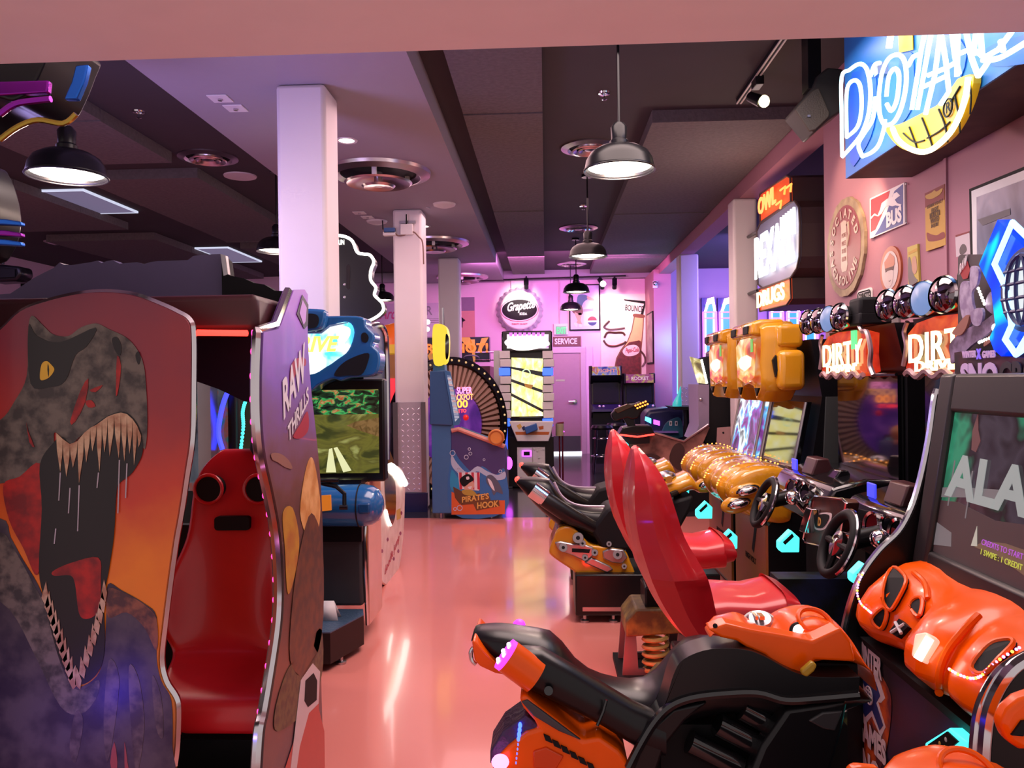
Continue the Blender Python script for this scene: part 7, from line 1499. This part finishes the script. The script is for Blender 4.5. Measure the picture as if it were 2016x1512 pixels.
# ================================================================== NEON SIGNS
XO = 2.15; oO = (XO, 0, 0)
T = Thing('owl_neon_sign', 'tall orange and white neon drugstore sign in a deep dark case under the beam', 'neon sign', (XO, 7.2, 1.9))
M_case = mat('brown_case', (0.05, 0.025, 0.025), 0.5)
tp_ = [(1497, 382), (1550, 346), (1557, 350), (1558, 397), (1498, 438)]; md_ = [(1491, 455), (1497, 441), (1556, 399), (1566, 396), (1574, 408), (1576, 440), (1575, 505), (1570, 528), (1558, 546), (1503, 568), (1493, 560)]
bt_ = [(1494, 570), (1557, 547), (1558, 588), (1550, 600), (1497, 613)]
M_or = mat('orange_sign_face', (0.7, 0.09, 0.02), 0.4, emit=(1.0, 0.1, 0.02), es=0.35); M_bl = mat('slate_sign_face', (0.16, 0.16, 0.26), 0.4)
for nm, pix, m in (('sign_case', tp_, M_or), ('sign_case', md_, M_bl), ('sign_case', bt_, M_or)):
    q = [WP(x, y, oO, nL) for x, y in pix]
    cs_ = T.p(nm, MB().ext([p + V((.012, 0, 0)) for p in q], (0.5, 0, 0)), M_case, smooth=0)
    T.p('sign_face', MB().ext(q, (.010, 0, 0)), m, on=cs_, smooth=0)
    T.p('case_rim', MB().tube([p + V((-.004, 0, 0)) for p in q], .010, 6, closed=True), M_case, on=cs_)
M_n1 = glow('neon_red', (1.0, 0.16, 0.04), 5.0); M_n2 = glow('neon_white', (1.0, 0.97, 0.95), 4.0); M_n3 = glow('neon_amber', (1.0, 0.55, 0.2), 5.0)
def otext(body, px, py, wpx, h, m, lift=.03, bold=.02, rise=0.0, shear=0):
    a = WP(px, py, oO, nL); e = WP(px + wpx, py, oO, nL)
    return T.p('neon_letters', text(body, a + V((-lift, 0, 0)), (0, -1, rise), Z1, h, .012, bold=bold, width=(e - a).length, shear=shear), m, smooth=0)
otext('OWL', 1500, 424, 34, .16, M_n1); otext('REXALL', 1493, 548, 78, .40, M_n2, bold=.03); otext('DRUGS', 1497, 606, 54, .15, M_n3)
for i in range(6):
    x = 1538 + i * 5
    T.p('neon_tube', MB().tube([WP(x, 428 - i * 4, (XO - .03, 0, 0), nL), WP(x + 1, 470 - i * 2, (XO - .03, 0, 0), nL)], .012, 6), M_n2)
for x, y in ((1536, 375), (1548, 370), (1528, 403)): T.p('neon_tube', MB().tube([WP(x, y, (XO - .02, 0, 0), nL), WP(x + 10, y - 8, (XO - .02, 0, 0), nL), WP(x + 8, y + 8, (XO - .02, 0, 0), nL)], .010, 6), glow('neon_orange', (1.0, 0.25, 0.04), 3.0))
for y in (456, 572):
    T.p('wall_bracket', MB().tube([WX(1492, y, XO + .02), V((XO + .05, 8.6, WX(1476, y + 2, XO).z))], .018, 6), M_black)
light('neon_owl_glow', 'POINT', (XO - .35, 7.3, 2.6), 20, (1.0, 0.75, 0.6), 0.2)
# blue script sign above the snowmobile cabinets
XD = 1.74; oD2 = (XD, 0, 0); YE = W(1665, 352, 4.57).y
T = Thing('blue_neon_sign', 'big blue projecting sign with white script neon and a yellow basket, upper right corner', 'neon sign', (XD, 3.6, 2.6))
zb = WX(1665, 352, XD).z; yE = WX(1665, 352, XD).y
bx_ = T.p('sign_box', MB().box(XD + .01, XR - .004, 2.3, yE, zb, HC - .01), mat('brown_box', (0.10, 0.055, 0.05), 0.6, scale=5, col2=(0.06, 0.03, 0.03)), smooth=0)
T.p('sign_face', MB().box(XD, XD + .01, 2.3, yE, zb, HC - .02), mat('sky_enamel', (0.015, 0.15, 0.5), 0.35), on=bx_, smooth=0)
def dpl(name, pix, m, lift, sm=True, th=.004): return T.p(name, plate(spline(pix, 3, closed=True) if sm else pix, oD2, nL, th, lift), m, on=bx_, smooth=0)
M_royal = mat('royal_enamel', (0.01, 0.10, 0.60), 0.35)
for pix in ([(1676, 320), (1676, 160), (1690, 140), (1708, 125), (1722, 130), (1728, 180), (1722, 250), (1700, 300)], [(1772, 120), (1790, 104), (1800, 115), (1800, 200), (1780, 240), (1768, 235)],
            [(1815, 90), (1880, 70), (1905, 110), (1880, 180), (1835, 215)], [(1935, 100), (2016, 70), (2050, 90), (2040, 120), (1960, 130)]): dpl('painted_shadow', pix, M_royal, .001)
M_basket = mat('basket_yellow', (0.75, 0.45, 0.01), 0.35)
yb_ = [(1757, 250), (1775, 280), (1800, 296), (1831, 300), (1863, 287), (1895, 257), (1922, 205), (1935, 149), (1906, 153), (1894, 167), (1865, 203), (1843, 216), (1786, 244)]
bk_ = dpl('painted_basket', yb_, M_basket, .006, True, .03)
dpl('painted_basket', [(1772, 66), (1800, 58), (1801, 98), (1774, 104)], M_basket, .006, False)
for q in ([(1790, 250), (1802, 282), (1806, 296)], [(1815, 232), (1828, 265), (1838, 296)], [(1848, 215), (1860, 245), (1866, 280)], [(1880, 190), (1888, 230), (1890, 262)], [(1908, 160), (1912, 190), (1910, 225)],
          [(1778, 262), (1800, 280), (1820, 276)], [(1825, 272), (1850, 258), (1870, 240)], [(1872, 200), (1890, 170)]):
    T.p('basket_line', MB().tube([WP(x, y, (XD - .040, 0, 0), nL) for x, y in spline(q, 3)], .004, 5), M_blackm, on=bx_)
rg = WP(1866, 212, (XD - .043, 0, 0), nL)
T.p('registered_mark', MB().torus(rg, .036, .004, X1, 24, 5), M_blackm, on=bx_)
T.p('registered_mark', text('R', rg + V((0, .016, -.02)), EX, Z1, .045, .002, bold=.01), M_blackm, on=bx_, smooth=0)
M_nb = glow('neon_ice', (0.55, 0.92, 1.0), 3.6); M_ny = glow('neon_lemon', (1.0, 0.85, 0.45), 5.0)
def neon(q, m=M_nb, r=.0105, lift=.07, sm=True):
    T.p('neon_tube', MB().tube([WP(x, y, (XD - lift, 0, 0), nL) for x, y in (spline(q, 4) if sm else q)], r, 8), m, on=bx_)
neon([(1658, 308), (1657, 230), (1657, 152), (1672, 138), (1691, 126), (1704, 132), (1711, 153), (1714, 187), (1710, 225), (1700, 255), (1688, 275), (1659, 308)])
neon([(1667, 270), (1666, 200), (1670, 168), (1684, 158), (1694, 172), (1696, 215), (1688, 250), (1667, 270)])
neon([(1698, 308), (1690, 285), (1702, 262), (1718, 235), (1724, 190)]); neon([(1698, 308), (1716, 300), (1730, 285), (1740, 255), (1742, 235)])
neon([(1730, 190), (1736, 145), (1750, 115), (1770, 108), (1782, 125), (1784, 165), (1775, 210), (1760, 240), (1742, 245), (1732, 225), (1730, 190)])
neon([(1745, 190), (1750, 150), (1762, 135), (1770, 150), (1766, 195), (1755, 218), (1746, 205)])
neon([(1714, 150), (1722, 128), (1732, 124)]); neon([(1788, 130), (1798, 112), (1808, 108)])
neon([(1795, 216), (1806, 150), (1814, 95), (1822, 62)], sm=False); neon([(1806, 216), (1818, 150), (1834, 62)], sm=False); neon([(1822, 225), (1840, 150), (1852, 62)], sm=False)
neon([(1852, 62), (1862, 120), (1868, 180), (1852, 205)], sm=False); neon([(1874, 62), (1880, 110), (1888, 145)], sm=False); neon([(1828, 148), (1860, 135), (1884, 122)], sm=False); neon([(1820, 170), (1858, 152)], sm=False)
neon([(1884, 150), (1886, 62)], sm=False); neon([(1902, 62), (1912, 112), (1926, 150)], sm=False); neon([(1922, 58), (1916, 110)], sm=False); neon([(1930, 60), (1934, 112)], sm=False)
neon([(1890, 105), (1912, 96), (1940, 112), (1965, 98), (1992, 62)], sm=False); neon([(1935, 118), (1965, 115), (2000, 96), (2050, 64)]); neon([(1970, 80), (1975, 100)], sm=False); neon([(1926, 150), (1940, 130), (1946, 120)], sm=False)
neon([(1757, 252), (1768, 275), (1790, 292), (1815, 299), (1838, 292), (1870, 262), (1890, 225), (1902, 185), (1906, 152)], M_ny, .012, .06)
neon([(1754, 66), (1750, 95)], M_ny, .016, .05, False)
T.p('tube_stand', MB().box(XD - .05, XD, 4.05, 4.10, 3.02, 3.08), M_steel, on=bx_)
light('neon_sign_glow', 'AREA', (XD - .30, 3.8, 2.95), 5, (0.45, 0.8, 1.0), 0.7, (XD, 3.8, 2.95))
light('sign_wall_glow', 'SPOT', (XR - .28, 4.95, 2.72), 22, (1.0, 0.72, 0.42), 0.05, (XR, 5.35, 2.42), 110, 0.9)
# ceiling track with lit spot, and box speaker
T = Thing('track_light', 'white-edged ceiling track with one lit spot, near the blue neon sign', 'track light', (1.55, 5.6, HC))
T.p('rail', MB().box(1.53, 1.57, 4.0, 6.3, HC - .035, HC), M_blackm, smooth=0)
for x in (1.528, 1.558): T.p('rail_edge', MB().box(x, x + .012, 4.0, 6.3, HC - .042, HC - .034), mat('track_edge', (0.6, 0.55, 0.5), 0.4), smooth=0)
c = V((1.56, 5.85, HC - .08))
T.p('spot_yoke', MB().box(1.53, 1.59, 5.72, 5.85, HC - .1, HC - .035), M_black, bev=0.005)
a = W(1489, 192, 5.8); e = W(1500, 200, 5.75)
T.p('spot_barrel', MB().tube([a + V((-.04, .03, .02)), e], [.035, .045], 16), M_black)
T.p('spot_lens', MB().ell(e + V((.01, -.02, -.005)), (.04, .03, .045), 14, 8), M_ny)
light('track_spot', 'SPOT', e + V((.05, -.05, -.03)), 45, (1.0, 0.72, 0.45), 0.04, (XR, 5.5, 2.3), 70, 0.9)
T = Thing('box_speaker', 'angular grey box speaker hung at the beam end, left of the blue neon sign', 'speaker', W(1610, 255, 5.0))
q = [(1566, 216), (1600, 178), (1612, 172), (1634, 222), (1632, 230), (1606, 255), (1594, 258)]
T.p('grille', MB().ext([W(x, y, 4.95) for x, y in q], (0, .02, 0)), mat('speaker_mesh', (0.07, 0.058, 0.048), 0.6, scale=120, bump=0.4), bev=0.006)
T.p('housing', MB().ext([W(x, y, 4.97) for x, y in ((1564, 214), (1600, 172), (1608, 150), (1630, 132), (1660, 135), (1662, 215), (1632, 236), (1604, 262))], (0, .22, 0)), mat('speaker_grey', (0.03, 0.027, 0.027), 0.5), bev=0.012)
T.p('bracket', MB().box(1.66, 1.74, 5.0, 5.12, 3.3, HC), M_black)
T.p('badge', MB().box(W(1590, 228, 4.94).x, W(1596, 228, 4.94).x, 4.94, 4.95, W(1590, 230, 4.94).z, W(1590, 226, 4.94).z), M_steel, smooth=0)
# ================================================================== BEYOND THE BEAM
M_tp = glow('neon_magenta', (0.85, 0.12, 1.0), 4.0); M_tb = mat('window_cyan', (0.05, 0.35, 0.6), 0.3, emit=(0.05, 0.45, 0.95), es=0.9); M_pw = glow('arch_pale', (1.0, 0.65, 1.0), 4.0)
def neon_unit(px0, px1, label, Y=15.85):
    x0, x1 = W(px0, 640, Y).x + .02, W(px1, 640, Y).x - .02; zt = W(px0, 588, Y).z; zb_ = W(px0, 706, Y).z; zm = W(px0, 615, Y).z; w_ = x1 - x0
    t = Thing('neon_window', label, 'neon window', ((x0 + x1) / 2, Y, zb_), 'arched neon windows in the violet bay')
    b = t.p('lit_panel', MB().box(x0 + w_ * .22, x1 - w_ * .22, Y, Y + .04, zb_, zt - .12), M_tb, smooth=0)
    t.p('back_panel', MB().box(x0, x1, Y + .04, YW - .001, zb_, zt + .02), mat('bay_panel', (0.10, 0.06, 0.30), 0.4), smooth=0)
    for x in (x0 + w_ * .06, x1 - w_ * .06): t.p('neon_tube', MB().tube([(x, Y - .03, zb_), (x, Y - .03, zm)], .022, 8), M_tp)
    t.p('arch_band', MB().ext([V((x, Y - .01, z)) for x, z in ((x0 + w_ * .12, zm), (x0 + w_ * .38, zt), (x0 + w_ * .82, zt + .03), (x1 - w_ * .02, zm), (x1 - w_ * .18, zm), (x0 + w_ * .70, zt - .10), (x0 + w_ * .45, zt - .12), (x0 + w_ * .28, zm))], (0, .03, 0)), M_pw, smooth=0)
    for x in (x0 + w_ * .2, x1 - w_ * .2): t.p('jamb_band', MB().box(x - w_ * .06, x + w_ * .06, Y - .005, Y + .03, zb_, zm), M_pw, smooth=0)
    for z in (zm, zm - .12, zb_ + .1): t.p('cross_tube', MB().tube([(x0, Y - .04, z), (x1, Y - .04, z)], .012, 6), M_tp)
    return t
for i, (a, b_) in enumerate(((1381, 1413), (1413, 1448), (1512, 1545), (1545, 1578), (1578, 1612))):
    neon_unit(a, b_, ('leftmost arched magenta neon window, right of the cream post', 'second arched neon window, left of the owl sign post', 'arched neon window just right of the owl sign post, under the sign',
                      'arched neon window under the middle of the owl sign', 'arched neon window beside the end of the pink wall')[i])
T = Thing('cyan_neon_tube', 'tall cyan neon tube against the bay wall behind the cream post', 'neon tube', W(1334, 770, 14.9))
T.p('tube', MB().tube([W(1336, 775, 14.6), W(1336, 560, 14.6)], .03, 8), glow('cyan_neon', (0.1, 0.8, 1.0), 4.0))
T.p('holder', MB().box(W(1336, 560, 14.6).x - .02, W(1336, 560, 14.6).x + .03, 14.6, 14.72, 0.0, 3.3), M_steel)
light('cyan_tube_glow', 'POINT', (W(1325, 650, 14.2).x, 14.3, 2.2), 25, (0.1, 0.65, 1.0), 0.15)
# classic upright cabinets
def upright(px0, px1, ytop, Y, label, cols, name_text):
    x0, x1 = W(px0, 760, Y).x, W(px1, 760, Y).x; zt = W(px0, ytop, Y).z
    t = Thing('upright_cabinet', label, 'arcade cabinet', ((x0 + x1) / 2, Y, 0), 'old upright cabinets by the back wall')
    pr = [(0, 0), (0, .82), (-.12, .92), (-.10, .98), (.12, 1.06), (.16, 1.42), (0, zt - .18), (.0, zt - .02), (.05, zt), (.6, zt), (.6, 0)]
    for xx in (x0, x1 - .03): t.p('side_panel', MB().ext([V((xx, Y + y, z)) for y, z in pr], (.03, 0, 0)), M_blackm, smooth=0)
    t.p('body', MB().ext([V((x0 + .03, Y + .02 + y, z)) for y, z in pr[:2] + [(.0, .9), (.14, 1.06), (.18, 1.42), (.04, zt - .18), (.04, zt - .03), (.55, zt - .03), (.55, 0)]], (x1 - x0 - .06, 0, 0)), M_black, smooth=0)
    t.p('marquee', MB().box(x0 + .03, x1 - .03, Y - .01, Y + .04, zt - .17, zt - .02), screen_mat(cols[0], cols[1], 7, 0.7), smooth=0)
    t.p('lettering', text(name_text, V((x0 + .12, Y - .014, zt - .12)), X1, Z1, .06, .002, bold=.02, width=(x1 - x0) - .24), glow(*cols[2]), smooth=0)
    t.p('screen', MB().ext([V((x0 + .05, Y + y, z)) for y, z in ((.11, 1.08), (.14, 1.44), (.16, 1.44), (.13, 1.08))], (x1 - x0 - .1, 0, 0)), mat('screen_off', (0.006, 0.006, 0.012), 0.45, spec=0.2), smooth=0)
    t.p('control_panel', MB().ext([V((x0 + .01, Y + y, z)) for y, z in ((-.12, .93), (-.11, .97), (.11, 1.05), (.11, 1.0))], (x1 - x0 - .02, 0, 0)), mat('panel_navy', (0.01, 0.01, 0.05), 0.4), smooth=0)
    for dx in (.15, .22, .5): t.p('control_button', MB().ell(V((x0 + dx, Y - .02, 1.02)), (.022, .022, .022), 8, 6), M_white)
upright(1163, 1225, 720, 14.0, 'old black upright cabinet with a blue and yellow marquee by the back wall',
        ('marquee_blue', [(0.35, (0.05, 0.05, 0.45)), (0.5, (0.35, 0.3, 0.75)), (0.56, (0.75, 0.55, 0.05)), (0.62, (0.6, 0.05, 0.1)), (0.75, (0.55, 0.5, 0.85))], ('marquee_text_a', (0.85, 0.25, 0.2), 0.9)), 'FIGHT')
upright(1229, 1290, 735, 14.0, 'old black upright cabinet with a magenta and yellow marquee beside the cola mural',
        ('marquee_rose', [(0.35, (0.30, 0.03, 0.18)), (0.5, (0.45, 0.10, 0.28)), (0.6, (0.6, 0.45, 0.12)), (0.75, (0.4, 0.08, 0.2))], ('marquee_text_b', (0.9, 0.55, 0.7), 0.8)), 'ROCKET')
# stools
def stool(px, Y, label):
    c = WZ(px, 748 + 1.5 * FOC / Y, 0); c = V((W(px, 748, Y).x, Y, 0)); zs = .72
    t = Thing('bar_stool', label, 'stool', c, 'chrome bar stools')
    t.p('seat', MB().lathe([(0, zs - .02), (.17, zs - .02), (.18, zs + .01), (.15, zs + .05), (0, zs + .055)], c, n=24), M_black)
    for a in range(4):
        d = V((math.cos(a * PI / 2 + .8), math.sin(a * PI / 2 + .8), 0))
        t.p('leg', MB().tube([c + d * .13 + Z1 * (zs - .02), c + d * .15 + Z1 * .4, c + d * .21 + Z1 * .0], .014, 8), M_chrome)
    t.p('foot_ring', MB().torus(c + Z1 * .28, .175, .010, n=24), M_chrome)
    t.p('foot_ring', MB().torus(c + Z1 * .56, .14, .010, n=24), M_chrome)
stool(1184, 12.6, 'black-topped chrome bar stool before the blue marquee cabinet'); stool(1213, 13.15, 'second chrome bar stool, nearer the mounted gun')
# gun game
YG = 8.9
T = Thing('gun_game', 'shooting game with a mounted black gun, red light line and brown rocky side print', 'arcade game', W(1320, 960, YG))
M_rockp = mat('rocky_print', (0.36, 0.17, 0.14), 0.45, scale=4, col2=(0.09, 0.035, 0.03))
at_y(T, 'side_panel', [(1232, 876), (1289, 852), (1346, 868), (1394, 836), (1397, 842), (1384, 872), (1408, 886), (1440, 892), (1440, 950), (1232, 950)], YG - .02, M_rockp, 0.04)
T.p('console', MB().box(W(1236, 900, YG).x, W(1440, 900, YG).x, YG + .02, YG + .75, 0.0, W(1300, 880, YG).z), M_blackm, smooth=0)
T.p('panel_trim', MB().tube([W(x, y, YG - .03) for x, y in ((1289, 852), (1346, 869), (1395, 836))], .014, 6), M_steel)
at_y(T, 'printed_creature', [(1318, 905), (1325, 880), (1338, 872), (1348, 885), (1345, 905), (1350, 920), (1335, 925)], YG - .026, mat('creature_ink', (0.05, 0.02, 0.018), 0.5), .005, sm=True)
at_y(T, 'printed_creature', [(1262, 900), (1280, 893), (1300, 900), (1295, 912), (1265, 912)], YG - .026, MATS['creature_ink'], .005, sm=True)
at_y(T, 'coin_panel', [(1412, 842), (1438, 840), (1438, 891), (1410, 886)], YG - .028, mat('mauve_panel', (0.40, 0.25, 0.25), 0.5), .006)
for y in (852, 883): T.p('screw', MB().ell(W(1424, y, YG - .03), (.012, .008, .012), 8, 5), M_blackm)
T.p('monitor_cabinet', MB().ext([W(x, y, YG + .1) for x, y in ((1396, 757), (1432, 756), (1450, 775), (1450, 893), (1408, 884), (1385, 868), (1396, 838))], (0, .6, 0)), M_blackm, smooth=0)
at_y(T, 'monitor_front', [(1374, 757), (1396, 757), (1396, 838), (1375, 862), (1365, 866), (1376, 838)], YG + .09, mat('violet_grey', (0.30, 0.25, 0.38), 0.4), .6)
T.p('front_lock', MB().ell(W(1380, 786, YG + .08), (.02, .015, .02), 10, 6), M_chrome)
at_y(T, 'topper_case', [(1381, 707), (1402, 700), (1412, 754), (1392, 757)], YG + .2, M_blackm, .5)
at_y(T, 'topper_sign', [(1358, 702), (1380, 708), (1392, 756), (1374, 754)], YG + .19, screen_mat('topper_glow', [(0.35, (0.15, 0.10, 0.05)), (0.5, (0.5, 0.4, 0.15)), (0.6, (1, .85, .5)), (0.7, (1, 1, .9))], 7, 1.1), .03)
T.p('topper_edge', MB().tube([W(1381, 708, YG + .17), W(1392, 755, YG + .17)], .012, 6), M_whiteglow)
gn = at_y(T, 'gun', [(1203, 815), (1212, 806), (1232, 797), (1252, 794), (1262, 790), (1276, 800), (1262, 812), (1256, 824), (1244, 826), (1236, 822), (1222, 826), (1212, 830), (1206, 824)], YG - .15, M_black, .12, bev=0.015)
at_y(T, 'gun_rail', [(1208, 806), (1235, 795), (1250, 799), (1216, 814)], YG - .17, mat('gunmetal', (0.10, 0.07, 0.05), 0.3, 0.8), .05, on=gn, bev=0.006)
at_y(T, 'gun_mount', [(1226, 822), (1248, 820), (1252, 842), (1262, 848), (1240, 850), (1236, 838)], YG - .13, M_black, .1, bev=0.01)
at_y(T, 'gun_ammo', [(1247, 800), (1270, 790), (1277, 795), (1256, 805)], YG - .18, M_blackm, .06, on=gn)
for r_ in range(2):
    for i in range(5): T.p('ammo_light', MB().ell(W(1251 + i * 5 + r_ * 4, 798.5 - i * 2 + r_ * 5, YG - .19), (.012, .012, .010), 8, 5), M_orangeglow, on=gn)
at_y(T, 'turret', [(1218, 856), (1226, 842), (1246, 838), (1282, 838), (1290, 856)], YG - .16, M_black, .3, bev=0.012)
T.p('red_light_line', MB().tube([W(1220, 856, YG - .18), W(1255, 860, YG - .19), W(1288, 855, YG - .18)], .010, 6), M_redglow)
at_y(T, 'turret_base', [(1231, 860), (1279, 858), (1279, 873), (1231, 875)], YG - .12, M_blackm, .25)
reader(T, 1226, 879, YG - .2, .8)
# ball machine with coloured lamps, table, glass sculpture
YQ = 11.2
T = Thing('bubble_machine', 'dark blue rounded machine with cyan and purple lamps at the foot of the cream post', 'arcade game', W(1320, 880, YQ))
at_y(T, 'body', [(1270, 820), (1276, 808), (1315, 803), (1378, 806), (1378, 880), (1270, 880)], YQ, mat('ink_blue', (0.012, 0.014, 0.07), 0.35), .6, bev=0.05, seg=3)
T.p('base', MB().box(W(1272, 850, YQ).x, W(1376, 850, YQ).x, YQ + .05, YQ + .55, 0, W(1300, 870, YQ).z), M_blackm, smooth=0)
at_y(T, 'dome_front', [(1305, 860), (1308, 838), (1322, 826), (1340, 824), (1345, 860)], YQ - .03, mat('teal_panel', (0.03, 0.13, 0.20), 0.3), .04, sm=True, bev=0.005)
for x in (1318, 1329): at_y(T, 'window_label', [(x, 829), (x + 5, 829), (x + 5, 838), (x, 838)], YQ - .035, M_white, .006)
for x in (1319.5, 1330.5): at_y(T, 'window_mark', [(x, 831), (x + 2, 831), (x + 2, 836), (x, 836)], YQ - .038, M_blackm, .004)
at_y(T, 'cyan_lamp', [(1271, 820), (1282, 824), (1282, 834), (1270, 828)], YQ - .02, glow('aqua_lamp', (0.1, 0.7, 1.0), 3.0), .03)
at_y(T, 'purple_lamp', [(1287, 826), (1299, 829), (1299, 838), (1287, 835)], YQ - .02, M_purpleglow, .03)
T.p('glass_shelf', MB().box(W(1285, 848, YQ).x, W(1332, 848, YQ).x, YQ - .15, YQ, W(1300, 851, YQ).z, W(1300, 848, YQ).z), mat('violet_shelf', (0.3, 0.2, 0.6), 0.2), smooth=0)
T = Thing('round_table', 'black table beside the cream post carrying the glass sculpture', 'table', W(1350, 890, 10.6))
at_y(T, 'tabletop', [(1322, 801), (1378, 801), (1378, 807), (1330, 807)], 10.4, M_blackm, .6)
xl_ = W(1352, 850, 10.7).x
T.p('leg', MB().cyl((xl_, 10.7, 0), (xl_, 10.7, W(1352, 806, 10.7).z), .05), M_black)
for y in (830, 841): T.p('blue_lamp', MB().ell(W(1366, y, 10.62), (.025, .025, .025), 8, 6), glow('lamp_blue', (0.05, 0.1, 1.0), 3.0))
T.p('lamp_panel', MB().box(W(1358, 850, 10.65).x, W(1374, 850, 10.65).x, 10.64, 10.7, .4, 1.05), M_blackm, smooth=0)
t0 = W(1333, 801, 10.6); k = 10.6 / FOC
T = Thing('glass_sculpture', 'aqua glass bottle-shaped sculpture standing on the black table', 'sculpture', t0)
T.p('glass_body', MB().loft([[t0 + V((math.cos(a * PI / 8) * r_ * k + dx * k, math.sin(a * PI / 8) * r_ * k, z * k)) for a in range(16)] for r_, dx, z in ((9, 0, 1), (9, 0, 6), (7, 2, 14), (4, 4, 22), (3, 6, 30), (1, 7, 40))]), mat('aqua_glass', (0.1, 0.6, 0.6), 0.1, emit=(0.0, 0.55, 0.6), es=0.5))
# wall-mounted television
T = Thing('television', 'boxy dark monitor showing a bright cartoon, under the neon windows', 'television', W(1420, 745, 9.9))
at_y(T, 'housing', [(1401, 692), (1412, 686), (1440, 688), (1440, 730), (1402, 730)], 9.9, mat('tv_navy', (0.02, 0.02, 0.06), 0.4), .4, bev=0.02)
at_y(T, 'screen', [(1408, 696), (1438, 694), (1438, 712), (1408, 712)], 9.885, screen_mat('cartoon_screen', [(0.3, (0.8, 0.1, 0.05)), (0.45, (1.0, 0.5, 0.1)), (0.55, (1.0, 0.9, 0.7)), (0.7, (0.9, 0.95, 0.9))], 6, 1.2), .02)
T.p('stand', MB().box(W(1404, 750, 9.95).x, W(1440, 750, 9.95).x, 9.95, 10.35, 0, W(1420, 730, 9.95).z), M_blackm, smooth=0)
T = Thing('wall_notice', 'tiny white framed notice on the side of the owl sign post', 'notice', WX(1453, 665, 2.117))
T.p('frame', MB().box(2.105, 2.115, 8.66, 8.80, 1.93, 2.15), M_steel, smooth=0)
